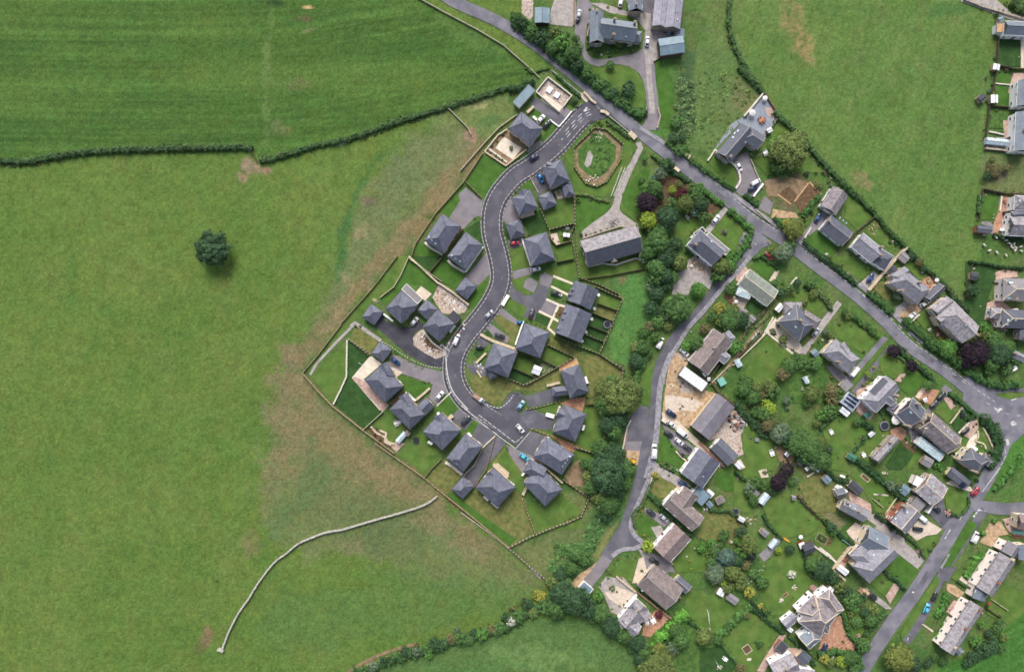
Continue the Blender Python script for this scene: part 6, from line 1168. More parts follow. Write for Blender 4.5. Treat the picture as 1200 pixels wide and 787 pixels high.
building('bungalow', 'large brown tiled house with dark side slope by the lane foot', 'house', [(612,190,790,340,170,'GG'),(800,215,876,282,62,'GG',{'e':2.8,'r':'slate_dark'})], 'tile_brown', 'render_cream', 3.6, 22, lights=[(590,285)], short='the big brown house', ridge='ridge_pale', gut='gutter_dark')
building('detached_house', 'cross gabled grey tiled house between cream patios', 'house', [(590,370,480,500,104,'GG'),(530,365,610,460,84,'GG',{'e':3.85}),(470,460,560,540,84,'GG',{'e':3.7})], 'tile_grey', 'render_white', 3.9, 32, lights=[(545,390),(487,482),(545,525),(520,555)], short='the cross gabled house', ridge='ridge_pale', gut='upvc', chim=[(560,400)])
building('garage', 'small blue flat roofed garage by the concrete drive', 'garage', [(212,252,270,300,62,'FF',{'g':'render_white'})], 'sheet_blue', 'render_white', 2.6, short='the blue garage', windows=False)
CAR(662,108,-42,'black','black car above the big brown house'); TR(695,434,24,'maroon',.8); TABLE(655,465,30,'upvc','white patio table set',1.3); TABLE(620,480,0,'upvc','white patio bench'); SB(405,270,20,'olive'); SBS('435,295,8 380,210,9,olive 450,380,8,yellow 480,375,8,olive 405,400,7 500,350,7 590,165,9,olive 820,325,11,pink 820,350,9,brown 860,600,8 395,180,9,brown 370,160,8 500,70,9 550,80,8,olive 460,210,9,brown 440,90,9,brown 420,120,8,olive 850,360,10,grey 330,250,10 1010,300,6')
HG([(640,650),(700,570),(780,490),(860,410)], 3.6, 2.0, (80,124,50), desc='wide bright clipped hedge'); HG([(700,640),(850,440),(945,525)], 1.2, 1.4, (44,68,38)); WL([(430,195),(550,290)], 'stone_new', 1.1, .5); WL([(440,470),(520,560)],'render_white',1.0,.5); WL([(480,380),(555,305)],'render_white',1.2,.5); HG([(380,440),(440,480),(520,560)],2.4,2.0,(46,72,40)); WL([(765,450),(690,395),(560,290)],'timber_brown',1.3,.4); LINEPOST(985,400,1000,515)
for t in ((180,350,100,'dark'),(90,300,80,'dark'),(60,390,70,'green'),(130,240,40,'green'),(250,400,70,'dark'),(320,320,34,'bright'),(330,430,60,'green'),(400,510,70,'dark'),(480,560,56,'green'),(560,600,60,'dark'),(610,660,54,'green'),(700,740,100,'olive'),(620,760,60,'olive'),(700,650,50,'autumn'),(580,700,50,'dark'),(970,570,52,'olive'),(830,590,60,'green'),(800,530,50,'green'),(240,100,40,'green'),(150,150,50,'green'),(180,60,50,'green'),(100,200,40,'dark'),(40,240,40,'olive'),(240,330,40,'dark'),(30,340,34,'green'),(290,440,40,'green'),(530,640,34,'green'),(780,640,44,'grey'),(90,430,30,'green')): TR(*t, .8)
scrub([(0,100),(60,0),(300,0),(280,100),(140,240),(60,260),(0,240)], .5, 1.2, 1.2, (66,96,52))
# stream hedge along the foot field
T(400, 590, 3.996)
for t in ((1000,380,30,'dark'),(990,430,34,'green'),(960,480,36,'green'),(930,430,26,'yellow'),(900,505,26,'olive'),(870,470,28,'dark'),(830,520,30,'green'),(795,550,22,'white'),(770,530,24,'dark'),(740,580,28,'green'),(705,590,24,'brown'),(660,610,28,'bright'),(620,600,22,'dark'),(600,640,22,'green'),(560,625,30,'green'),(515,630,26,'brown'),(480,655,26,'dark'),(440,650,30,'dark'),(400,680,26,'green'),(410,710,18,'bright'),(350,690,22,'grey'),(300,690,22,'dark'),(250,710,20,'green'),(200,735,20,'dark'),(150,760,22,'grey'),(100,775,18,'green'),(1030,330,40,'dark'),(540,590,16,'grey')): TR(*t, .6)
HG([(60,787),(140,765),(230,725),(330,700),(430,675),(520,640),(620,620),(720,590),(800,560),(870,510),(960,470),(1030,430)], 3.4, 1.6, (56,80,46), desc='overgrown hedge along the foot field', rough=.5); band('dirt', smooth([(30,787),(120,735),(200,700),(300,668),(360,655)],4), 14, 'bare_ground'); SBS('800,490,14,brown 830,470,10,olive 900,440,12,olive 350,660,12,brown 60,770,12,brown 850,445,12,brown 950,425,14,yellow 690,610,12,brown')
# ================================================================ right: row above the main road
T(1000, 270)
sheet('lawn_dry', [(150,290),(210,330),(240,400),(200,430),(110,340)]); sheet('gravel_tan', [(300,440),(370,440),(430,480),(350,545),(265,525)]); sheet('gravel', [(250,480),(310,440),(300,400),(330,420),(330,470),(270,530)]); sheet('paving_grey', [(270,165),(320,130),(345,160),(300,200)]); sheet('lawn', [(310,210),(360,190),(440,290),(410,310)]); sheet('paving_orange', [(425,300),(470,280),(525,330),(480,380),(430,350)]); sheet('soil', [(440,500),(500,560),(620,690),(600,740),(500,620)]); sheet('lawn', [(380,540),(440,500),(470,560),(440,610)]); sheet('lawn_dark', [(690,190),(880,230),(870,300),(830,420),(800,540),(850,640),(790,700),(700,560),(560,430),(690,430)])
building('detached_house', 'grey slate hipped house with gravel forecourt', 'house', [(262,275,432,408,124,'HH'),(245,300,330,245,60,'HG',{'e':4.6}),(545,342,455,425,58,'GG',{'e':3.0,'r':'slate_dark'})], 'slate_old', 'render_cream', 4.7, 33, short='the gravel forecourt house', ridge='ridge_pale', chim=[(400,320),(290,370)])
building('detached_house', 'long brown grey cross gabled house by the purple tree', 'house', [(560,480,720,640,150,'HG'),(500,505,595,430,70,'GG',{'e':4.5}),(520,560,625,500,72,'GG',{'e':4.6})], 'tile_grey', 'render_cream', 4.8, 32, lights=[(690,580)], short='the brown grey house', ridge='ridge_pale', chim=[(740,640)])
SHED(243,250,52,60,-40,'felt_dark','dark pitched roofed outbuilding',2.4,'render_cream'); SHED(310,165,60,50,-40,'felt_grey','weathered grey outbuilding'); CAR(437,450,30,'white','white car beside the grey hipped house garage'); CAR(357,525,38,'white','white car on the gravel forecourt'); CAR(472,420,35,'silver','silver car under the garage eaves',sc=.7)
WL([(320,105),(200,230),(82,368)], 'stone_new', 1.3, .6, desc='cream wall running down to the main road'); FN([(340,110),(400,210),(480,280),(570,360),(700,490)], 'dark', 1.3); WL([(350,560),(400,515)],'stone_pale',.9,.4); FN([(560,430),(500,400)],'brown',1); PARASOL(505,305,14); BOX(485,350,26,18,0,.7,'terracotta','garden_bench','orange patio bench','bench'); TABLE(465,310,30,'timber','patio table')
HG([(80,385),(160,440),(230,510)], 2.6, 1.8, (52,80,42)); HG([(300,550),(380,620),(470,690),(560,750)], 3.2, 2.0, (54,82,42)); HG([(0,530),(60,580),(130,640)],1.8,1.5,(52,80,42)); HG([(700,195),(780,200),(900,225),(1049,235)], 1.2, 1.3, (40,62,36), desc='dark hedge below the sheep'); HG([(330,120),(440,240),(560,340),(620,430),(700,500)],1.6,1.5,(46,70,40)); FN([(725,195),(710,260),(690,420)],'dark',1.2)
for t in ((760,745,78,'purple'),(700,770,50,'purple'),(880,690,56,'green'),(950,720,50,'green'),(800,590,40,'bright'),(730,370,40,'dark'),(580,740,50,'bright'),(270,400,34,'grey'),(430,240,20,'dark'),(360,160,26,'dark'),(400,200,22,'brown'),(640,700,30,'dark'),(250,745,40,'purple'),(680,800,40,'green'),(830,780,40,'dark'),(900,640,34,'green'),(550,700,34,'green'),(800,640,34,'olive')): TR(*t, .8)
SBS('170,300,9 265,80,14,dark 240,70,9,white 290,90,9 175,100,7,white 425,257,9,white 470,610,12,white 540,660,12,yellow 620,670,14,yellow 590,640,10,brown 500,590,10,olive 560,620,10,grey 650,740,8,pink 640,780,10,grey 740,235,7,white 300,420,12,olive 330,390,9,olive 240,420,10 680,700,12,dark 720,720,9,olive 250,760,8,dark 200,765,7,yellow 125,342,6,yellow 520,640,12,pink 750,660,12,brown 560,360,8 600,400,9,brown')
SHED(745,280,46,44,-5,'felt_dark','dark roofed summerhouse with pale side')
# sheep
def sheep_mesh():
    b = MB()
    secs = []
    for x, r, z in ((-.55,.06,.62),(-.5,.2,.62),(-.3,.27,.62),(0,.29,.62),(.25,.27,.64),(.42,.2,.68),(.52,.13,.76),(.62,.1,.84),(.74,.08,.8),(.8,.03,.76)):
        secs.append([Vector((x, r*math.cos(a), z+r*.9*math.sin(a))) for a in [i*math.pi/4 for i in range(8)]])
    loft(b, secs)
    for sx in (-.35,.3):
        for sy in (-.13,.13): b.cyl((sx,sy,0), .035, .45, 6, .06)
    b.mi = 1; b.box(.72,-.05,.72,.86,.05,.82); b.box(.6,-.16,.84,.66,.16,.88); return b.mesh('sheep', ['fleece','sheep_face'], True)
SHEEP = sheep_mesh()
T(1140, 220, 9.83)
for i, (x, y) in enumerate(((130,540),(265,572),(130,660),(190,722),(275,745),(383,605),(415,640),(440,665),(475,645),(455,690),(490,685),(487,718),(550,678),(555,728),(380,778),(345,585),(368,770),(140,545))):
    if i > 15: continue
    g = G((x, y), .6); o = link('sheep', SHEEP, None, (g.x, g.y, 0), random.uniform(0, 6.28)); o.scale = (1.25,)*3; later(o, px((x, y)), 'white sheep grazing', 'sheep', 'sheep in the corner of the field')
sheet('lawn_fresh', [(95,100),(300,100),(290,260),(240,370),(100,370)]); sheet('paving_orange', [(320,90),(440,110),(490,240),(430,350),(380,480),(400,540),(220,540),(240,420),(290,280)], 'patio'); sheet('paving_grey', [(110,385),(230,400),(240,540),(210,530),(210,450),(100,420)])
building('garage', 'dark low garage at the edge of the sheep field', 'garage', [(50,472,215,487,78,'GG')], 'slate_dark', 'brick', 2.6, 18, short='the sheep field garage', windows=False)
building('detached_house', 'pale lilac roofed house cut by the right edge above sheep', 'house', [(478,170,700,180,165,'HG'),(425,440,700,450,215,'GG'),(445,320,640,300,80,'GG',{'e':4.2,'r':'slate_dark'})], 'tile_grey', 'render_white', 4.6, 30, lights=[(540,150),(500,480)], short='the lilac roofed house', gut='upvc')
TABLE(375,160,80,'brick','maroon patio table set'); TABLE(405,295,30,'timber','wooden patio table set'); TABLE(470,270,0,'timber','patio bench'); BOX(360,295,26,36,0,.9,'fabric_dark','covered_barbecue','dark covered barbecue','barbecue'); WL([(290,487),(360,492)],'render_white',1.2,.8); FN([(105,20),(180,40),(330,70),(590,80)],'dark',1.6); FN([(100,30),(70,200),(60,380)],'dark',1.2); HG([(60,90),(50,300)],1.0,1.2,(60,90,50)); WL([(320,100),(300,270)],'stone_pale',.7,.5)
HG([(220,545),(330,570),(450,590),(590,620)],1.8,1.4,(44,66,40)); SBS('150,80,9,white 110,165,12,dark 245,315,9,white 240,350,9,white 60,370,14,olive 30,440,14,dark 40,490,10,brown 230,400,12 445,165,14,black 320,180,10,olive 20,500,8,pink')
T(1140, 300, 6.56)
sheet('paving_pink', [(170,130),(230,100),(340,120),(345,160),(235,170),(222,340),(290,400),(200,500),(270,570),(240,590),(175,560),(140,500),(90,485),(110,360),(160,340),(190,250)], 'patio')
building('detached_house', 'grey roofed house with hexagonal garden room at right edge', 'house', [(230,255,450,262,175,'HG',{'r':'felt_grey'}),(225,478,480,490,140,'HG'),(135,435,225,440,82,'HH',{'e':2.9,'r':'slate_old','w':'upvc'})], 'slate_dark', 'render_pink', 4.8, 28, lights=[(292,205,2,1.5),(278,322,2,1.5),(272,492),(330,492),(265,525)], short='the hexagon room house', chim=[(320,330)], ridge='ridge_cream')
building('outbuilding', 'small stone house fragment cut by the lower right edge', 'building', [(360,600,480,605,90,'HG')], 'slate_dark', 'stone', 4, 30, short='the edge fragment house')
WL([(205,505),(285,410)],'render_white',4.2,.6, desc='tall cream gable wall'); building('cottage', 'grey cottage in trees near the mini roundabout', 'cottage', [(300,745,400,790,60,'HG')], 'slate_old', 'stone', 3.4, 34, short='the roundabout cottage', chim=[(330,745)]); SBS('170,150,9,grey 160,200,8,dark 130,340,8,dark 15,95,5,white 290,100,7,red 120,545,16,bright 100,520,14,bright 180,600,16 60,385,5,white')
for t in ((20,180,26,'dark'),(90,610,30,'green'),(160,640,60,'green'),(240,700,44,'green'),(30,760,60,'purple'),(130,730,50,'dark'),(220,780,40,'bright')): TR(*t, .8)
# ================================================================ top right corner
T(1000, 0)
band('gravel', smooth([(670,-10),(780,30),(860,60),(960,95),(1060,130)],4), 42, 'gravel_track'); sheet('gravel', [(760,0),(880,0),(950,60),(960,90),(860,60)]); sheet('lawn_dark', [(905,235),(1025,245),(1030,410),(890,405),(885,260)]); sheet('lawn_fresh', [(870,430),(960,460),(960,520),(870,510)]); sheet('lawn_fresh', [(870,525),(960,535),(1000,600),(985,655),(880,650)]); sheet('meadow', [(840,680),(960,680),(930,790),(830,787)]); sheet('paving_pink', [(985,450),(1049,450),(1049,500),(1000,570),(950,570)]); sheet('paving_pink', [(920,740),(975,740),(980,830),(930,860)]); sheet('paving_pale', [(1030,245),(1049,245),(1049,430),(1030,415)])
building('detached_house', 'blue slate house with white veranda cut by right edge', 'house', [(930,172,1100,180,86,'GG')], 'slate_blue', 'render_white', 4.0, 32, short='the veranda house', gut='upvc', solar=[])
SHED(905,172,52,56,0,'timber_deck','cream roofed shed with pale rim',2.6,'render_white',ends='FF'); SHED(908,120,30,30,20,'sheet_blue','small blue grey shed'); SHED(880,412,36,40,80,'white_sheet','pale roofed shed'); SHED(868,608,50,42,90,'white_sheet','white roofed shed'); SHED(792,602,44,40,40,'felt_dark','dark field shelter shed')
building('terraced_houses', 'white walled cottages cut by the right edge, upper', 'terrace', [(1068,495,1058,655,110,'GG')], 'slate_blue', 'render_white', 4.6, 32, short='the upper edge cottages', gut='upvc'); building('terraced_houses', 'white walled cottages cut by the right edge, lower', 'terrace', [(1050,690,1038,930,100,'GG')], 'slate_blue', 'render_white', 4.6, 32, short='the lower edge cottages', gut='upvc', chim=[(1046,800)])
WL([(670,0),(780,45),(900,80),(1049,125)], 'stone', 1.0, .45, desc='stone wall along the top right track'); FN([(885,230),(875,380),(860,500),(830,640),(812,787),(800,930)], 'dark', 1.2, desc='dark fence beside the right hand field'); FN([(890,410),(980,430),(1049,430)], 'dark', 1.4); WL([(870,515),(960,525)],'stone_pale',.5,.3); FN([(840,655),(1000,670)],'dark',1.4); WL([(830,810),(920,830)],'stone_pale',.6,.4)
T(1000,140); GREENHOUSE(870,142,130,40,-6,desc='long pale greenhouse'); WL([(800,180),(900,190),(1049,215)], 'stone', 1.1, .5); sheet('gravel', [(800,110),(950,110),(950,180),(800,170)])
for t in ((870,310,50,'brown'),(820,350,24,'dark'),(850,250,24,'olive'),(940,300,24,'brown')): TR(*t,.5)
T(1000,0); HG([(960,20),(1049,80)],4,2.4,(60,80,44)); SBS('880,95,14,dark 850,420,10,grey 870,360,9,dark 835,560,14,blue 860,520,12,dark 820,620,10 940,430,14,brown 970,440,12,dark 900,440,9 850,640,12,grey 880,680,10,olive 1020,350,6,white 820,480,10,brown 800,590,14,grey 780,620,14,dark 870,850,10,brown 820,850,9,olive 940,20,14,olive 1000,40,20,dark')
# ================================================================ right: between main road and lower road
T(1000, 400)
sheet('lawn', [(150,110),(210,60),(330,150),(320,220),(250,230),(180,200)]); sheet('lawn_fresh', [(330,200),(400,190),(500,270),(440,290),(400,290),(340,330),(290,290)]); sheet('paving_pink', [(290,200),(325,195),(290,250),(255,240)]); sheet('paving_orange', [(420,280),(470,290),(530,300),(480,390),(420,370),(380,340)]); sheet('paving_pale', [(380,340),(430,278),(455,285),(405,350)],'patio'); sheet('lawn', [(500,430),(555,370),(610,420),(640,420),(580,500)]); sheet('lawn_dark', [(590,490),(670,400),(745,440),(640,560)]); sheet('paving_pink', [(550,345),(590,340),(630,390),(600,420)]); sheet('tarmac_pale', [(540,290),(570,265),(610,300),(560,345)]); sheet('tarmac_pale', [(440,430),(540,340),(560,345),(470,440)])
sheet('paving_pink', [(650,560),(700,500),(760,480),(770,530),(720,600)]); sheet('paving_cream', [(720,590),(760,560),(770,600),(730,680),(640,720),(600,700),(690,650)]); sheet('lawn', [(750,620),(780,520),(810,560),(840,640),(830,680),(800,660)]); sheet('paving_pink', [(20,300),(100,260),(60,330),(130,440),(100,490),(20,430)]); sheet('lawn', [(110,480),(220,560),(140,680),(0,660),(0,480)]); sheet('paving_orange', [(230,540),(290,520),(340,560),(300,610),(230,580)]); sheet('lawn_dark', [(290,620),(380,690),(300,787),(220,787),(200,760)]); sheet('soil', [(300,600),(400,660),(380,700),(300,630)]); sheet('lawn', [(400,640),(440,700),(340,787),(320,787)]); sheet('paving_grey', [(330,520),(420,480),(430,560),(360,610)])
T(1010, 430, 7.87)
building('detached_house', 'white walled house with solar panels on lilac slate', 'house', [(282,140,68,358,176,'GH'),(200,250,300,330,80,'GH',{'e':4.9})], 'slate_old', 'render_white', 5.0, 32, solar=[(200,110,7,2,-18,19,20,18)], short='the solar roof house', ridge='ridge_pale', gut='upvc', chim=[(315,260)])
building('detached_house', 'two tone slate house with pink paved left side', 'house', [(392,358,512,478,220,'GG'),(325,335,268,405,62,'HH',{'e':3,'r':'slate_dark'})], 'slate_dark', 'render_pink', 4.8, 30, lights=[(450,415,1.4,1.4)], short='the two tone slate house', ridge='ridge_pale', gut='upvc', chim=[(510,340),(420,540)])
PARASOL(283,480,44,desc='large white round parasol'); SHED(586,302,36,36,30,'white_sheet','small white box shed'); TRAMP(205,540,44,'large purple grey trampoline'); SHED(90,615,60,38,40,'white_sheet','pale blue bench shelter',1.4); CAR(736,268,48,'black','black car on the orange drive, nearer the road'); CAR(668,345,45,'dark','dark car on the orange drive, nearer the house'); SHED(50,440,60,46,30,'plastic_green','small green roofed garden shelter',1.5)
building('cottage', 'narrow pale cottage between two lawns', 'cottage', [(320,650,130,860,76,'GG')], 'tile_grey', 'stone', 4.0, 34, short='the narrow pale cottage', ridge='ridge_pale', lights=[(240,770,1.2,1.4),(265,740)], chim=[(270,690)])
T(1060, 440, 6.556)
building('detached_house', 'long lilac slate house with blue glazed lean to', 'house', [(165,345,385,540,164,'GG'),(140,400,290,395,90,'GG',{'e':4.8,'r':'slate_old'})], 'slate_lichen', 'stone', 5.0, 31, lights=[(330,430),(360,455)], short='the long lilac house', ridge='ridge_cream', chim=[(400,520),(180,310)])
building('glazed_lean_to', 'blue glass roofed lean to along the long lilac house', 'conservatory', [(105,492,290,632,70,'GG',{'e':2.8,'p':10,'w':'upvc'})], 'glass_roof', 'upvc', 2.8, 10, short='the glass lean to', ridge='ridge_cream', windows=False)
building('detached_house', 'dark slate corner house inside the curved hedge', 'house', [(470,600,600,705,128,'HH'),(600,610,660,680,60,'HH',{'e':3.1})], 'slate_dark', 'render_cream', 5.0, 32, short='the curved hedge house', ridge='ridge_pale', chim=[(540,735)])
WL([(415,635),(515,545)], 'render_white', 3.2, 1.0, desc='tall white gable wall'); WL([(555,420),(560,470),(540,500),(600,520),(620,560)], 'stone_new', .6, .5, sm=3); WL([(600,400),(650,500),(670,560),(660,600),(640,610)], 'stone_new', .6, .4, sm=3)
HG([(570,345),(620,350),(665,400),(700,470),(705,560),(680,640),(620,700)], 4.2, 2.0, (44,68,40), desc='tall curved hedge round the corner house', sm=3); CAR(450,285,80,'black','black car on the small front lawn',sc=.9); CAR(470,425,40,'black','black car beside the tall curved hedge',sc=.9); WL([(345,365),(460,215)],'stone_new',.5,.4); WL([(410,440),(520,330)],'stone_pale',.5,.3); FN([(410,130),(320,140)],'brown',.5) if False else None
HG([(330,130),(400,180),(470,240),(540,300)], 1.8, 1.5, (50,78,42)); HG([(430,260),(470,330),(540,310)],1.6,1.3,(46,70,40)); SBS('360,130,10 390,210,14,dark 20,440,10,dark 60,420,9,brown 140,370,10,brown 330,500,9 380,600,12,black 300,640,14,brown 530,390,9,brown 550,370,10,maroon 490,400,9 250,680,30,bright 160,600,20,olive 60,500,12,pink 410,420,6,dark 590,540,6,white 330,720,14,bright 350,590,12,dark 20,480,8,white 80,480,8')
SHED(175,660,80,70,-30,'felt_grey','blue grey pitched shed',2.2)
T(1000, 400)
for t in ((245,58,36,'purple'),(360,148,40,'purple'),(750,70,86,'purple'),(700,120,50,'purple'),(900,80,80,'dark'),(860,130,50,'green'),(580,40,56,'bright'),(950,170,40,'green'),(830,180,30,'green'),(90,200,18,'lime'),(20,490,30,'green'),(460,270,30,'green'),(100,520,20,'dark'),(1000,100,40,'green')): TR(*t, .8)
HG([(260,40),(340,110),(420,180),(490,245)], 1.8, 1.5, (46,70,40)); HG([(430,0),(520,60),(600,110),(690,180),(800,250),(900,270),(1000,265)], 2.8, 2.0, (52,80,42), desc='thick hedge above the widening junction'); HG([(220,20),(250,80),(310,120)],1,1,(60,84,46)); HG([(0,480),(60,500),(120,540)],2,1.6,(44,66,42)); HG([(240,250),(280,300),(230,330),(160,440)],1.4,1.3,(56,80,46))
SBS('120,230,12,olive 110,260,12,lime 85,250,9,yellow 60,270,12,olive 75,270,8,olive 190,90,6,yellow 305,100,9,olive 300,225,7,brown 270,335,9,white 260,330,7 640,20,14,grey 650,70,10,white 900,170,9,lime 680,440,9,black 380,510,12,black 400,540,9,olive 350,500,8,white 190,480,9,dark 330,600,9,olive 360,640,9,brown 380,650,8,pink 60,690,9,white 70,700,7,white 600,690,9,dark 620,690,8,grey 330,620,7,white 200,590,8 160,640,7 110,720,8,olive')
BOX(975,165,40,26,30,1.4,'render_white','white_bench','white garden bench by the junction trees','bench')
# ================================================================ solar shed, gardens, small terrace
T(860, 450)
GR = building('garden_room', 'small garden room roofed with solar panels and white end', 'outbuilding', [(742,75,690,140,92,'GG',{'p':12})], 'solar_grid', 'render_white', 2.9, 12, solar=[(715,68,4,3,14,10,-14,20)], short='the solar garden room', gut='upvc', windows=False)
SHED(682,168,62,36,-38,'white_sheet','white roofed lean to',2.2,'upvc'); BOX(930,545,10,10,0,.2,'stone_pale','stepping_stone','pale stepping stone','stone')
sheet('lawn', [(540,270),(700,180),(760,200),(840,270),(700,440),(700,540),(600,520),(590,420)]); sheet('lawn', [(760,400),(860,290),(920,310),(830,480),(750,440)]); sheet('lawn_dry', [(400,620),(480,560),(560,560),(620,700),(700,787),(470,787)]); sheet('lawn', [(60,250),(110,240),(240,350),(270,450),(240,530),(160,540),(100,480),(50,400)]); sheet('dirt', [(250,390),(290,380),(390,440),(340,500),(280,470)]); sheet('lawn', [(0,540),(70,590),(80,690),(110,787),(0,787)]); sheet('lawn', [(230,690),(330,670),(380,690),(480,787),(200,787)]); sheet('lawn', [(720,560),(800,540),(960,640),(1000,700),(940,787),(880,787),(800,660)]); sheet('paving_pale', [(150,530),(200,520),(215,570),(170,575)])
for t in ((290,300,70,'grey'),(250,260,44,'dark'),(400,360,84,'green'),(340,330,60,'dark'),(470,400,84,'green'),(520,370,56,'olive'),(430,450,50,'dark'),(545,470,60,'green'),(560,410,44,'dark'),(490,480,44,'grey'),(270,600,56,'purple'),(320,525,46,'purple'),(215,140,42,'lime'),(480,60,54,'olive'),(450,110,30,'green'),(190,190,46,'green'),(210,250,50,'brown'),(140,170,36,'green'),(120,80,50,'green'),(60,30,50,'green'),(240,40,46,'green'),(180,60,34,'brown'),(580,170,46,'green'),(540,190,34,'bright'),(600,90,44,'brown'),(630,50,36,'brown'),(140,600,40,'green'),(100,640,36,'grey'),(120,700,32,'green'),(970,620,34,'grey'),(1020,640,30,'dark'),(320,100,26,'grey'),(640,150,24,'green'),(510,240,24,'olive'),(180,620,30,'green'),(240,650,30,'dark'),(360,600,24,'green'),(380,590,20,'grey')): TR(*t, .8)
HG([(0,110),(90,200),(150,260)], 2.2, 1.8, (46,68,42)); HG([(0,540),(70,590)],1.2,1.4,(40,62,38)); HG([(700,450),(760,470),(870,560),(980,660),(1049,700)], 2.6, 1.8, (46,70,42), desc='long dark hedge dividing back gardens'); HG([(560,530),(640,590),(700,590)],1.8,1.6,(44,66,40)); HG([(530,280),(600,200),(660,160)],1.2,1.2,(60,82,46)); HG([(760,210),(830,260)],2.0,1.6,(46,70,42)); HG([(850,270),(760,380),(690,440)],1.4,1.2,(52,76,44)); FN([(380,680),(440,740),(500,790)],'dark',1.2)
BOX(140,340,24,20,0,.9,'metal_grey','garden_swing','grey garden swing','swing'); TABLE(232,420,20,'upvc','white garden table set',1.2); SHED(328,428,26,26,50,'white_sheet','small white topped shed'); SHED(408,485,24,24,40,'felt_grey','tiny grey shed'); SHED(452,518,24,22,40,'white_sheet','small white topped shed'); SHED(515,520,30,28,-40,'white_sheet','small white topped shed'); SHED(572,585,46,40,-45,'sheet_blue','blue grey shed in shrubs'); SHED(725,448,54,36,-30,'plastic_green','small green shed in hedge'); BEDFRAME(475,555,8,54,-55,'stone_pale','paving_pale','white bench frame'); GREENHOUSE(180,700,70,44,52,desc='blue and white greenhouse'); SHED(130,670,40,44,50,'felt_grey','dull grey shed'); SHED(370,698,26,26,0,'felt_grey','tiny grey shed'); BEDFRAME(330,470,30,34,30,'timber','soil'); TABLE(598,292,30,'upvc','white sculpture bench',1.0); TABLE(797,432,30,'upvc','white garden chairs set'); SHED(848,305,34,26,40,'white_sheet','pale blue hut',1.3); BOX(668,565,30,12,-20,.5,'render_white','white_bench','white bench by the hedge','bench'); BEDFRAME(810,575,60,26,-40,'timber_pale','soil'); BEDFRAME(905,680,90,8,-5,'stone_pale','stone_pale','pale plank on lawn')
BOX(10,775,26,20,0,.6,'fabric_dark','hot_tub','dark tub by the garden corner','hot tub'); SBS('650,220,9,olive 630,30,8,olive 310,390,9,brown 260,390,9,pink 350,610,10,brown 300,690,8,olive 75,660,6,white 640,450,7 150,60,10 360,80,9 700,560,9,dark 400,640,9,brown 920,320,7,white 780,520,8,olive 850,500,9,olive 870,490,8,grey 920,545,10,white 940,550,8,pink 330,150,14,grey 60,100,12,bright 40,60,12 100,140,10,olive 480,20,12,olive 420,30,10,white')
T(960, 560, 5.62)
building('terraced_cottages', 'row of small mottled slate cottages with white roof light', 'terrace', [(150,168,308,252,82,'GG'),(112,108,170,90,58,'GG',{'e':3.3,'r':'slate_dark'})], 'slate_old', 'render_cream', 3.8, 30, short='the small cottage row', lights=[(200,180),(235,200)], chim=[(190,160),(260,215)], ridge='ridge_pale')
SHED(155,78,62,30,-38,'white_sheet','white sheet roofed lean to',3.0,'upvc'); SHED(240,62,92,52,-40,'felt_dark','large dark felt roofed shed',2.6,'render_cream'); sheet('paving_pink', [(190,80),(240,110),(340,170),(345,220),(300,230),(200,140)], 'patio'); sheet('gravel', [(310,230),(345,220),(480,320),(562,400),(562,500),(500,420),(400,330),(300,260)], 'driveway')
sheet('paving_pale', [(180,350),(240,290),(300,330),(230,410),(200,380)]); sheet('paving_pink', [(80,590),(190,450),(250,480),(230,520),(180,560),(140,640),(165,665)]); sheet('lawn_fresh', [(410,590),(500,490),(562,530),(562,700),(520,690)]); sheet('lawn', [(330,690),(410,600),(500,690),(440,787)]); sheet('paving_pink', [(440,770),(505,690),(530,710),(470,800)]); sheet('lawn', [(0,370),(130,400),(190,440),(110,550),(0,460)])
building('detached_house', 'large two winged house of blue grey and lilac slate', 'house', [(300,378,430,448,145,'GG',{'r':'slate_blue','e':4.75}),(465,452,275,635,160,'GH'),(240,470,330,560,110,'HG',{'e':4.6})], 'slate_old', 'render_cream', 5.0, 31, lights=[(360,505),(380,400)], chim=[(470,420)], short='the two winged house', ridge='ridge_pale')
SHED(157,605,74,40,-38,'white_sheet','white sheet roofed outhouse',2.4,'render_cream'); SHED(215,490,50,40,50,'felt_dark','dark roofed lean to',2.2,'render_cream'); TABLE(170,535,30,'brick','pinkish courtyard table'); WL([(80,590),(150,510),(205,440)], 'stone_new', 1.3, .5); WL([(0,455),(60,500),(110,555)],'stone_pale',.6,.6); WL([(80,595),(165,665)],'stone_new',1.2,.5); BOX(176,415,60,14,-36,1.0,'aqua','water_butt_row','pale aqua trough by the lawn','trough'); debris([(200,300),(250,300),(240,400),(190,370)],20,('timber','stone_pale','brick'),desc='patio clutter left of the gravel drive')
CAR(350,770,-38,'black','black car beside the big two winged house garden'); SHED(300,755,50,40,-40,'timber_deck','tan roofed shed',2.2); FN([(345,130),(415,190)],'pale',.8); FN([(440,220),(505,125)],'pale',.8); HG([(360,240),(420,270),(480,330)],1.8,1.6,(40,60,38)); HG([(400,590),(490,660),(562,730)],1.4,1.4,(46,72,42)); BEDFRAME(410,110,60,8,0,'stone_pale','stone_pale','white plank on the lawn'); SBS('100,70,10 110,120,10,olive 140,150,9,olive 355,225,9,dark 380,240,7,grey 410,685,7,brown 470,320,6,white 270,310,6,white 150,440,6 280,420,6 190,640,9 20,400,14,brown 70,420,9,olive 480,400,8,pink 60,520,9,brown')
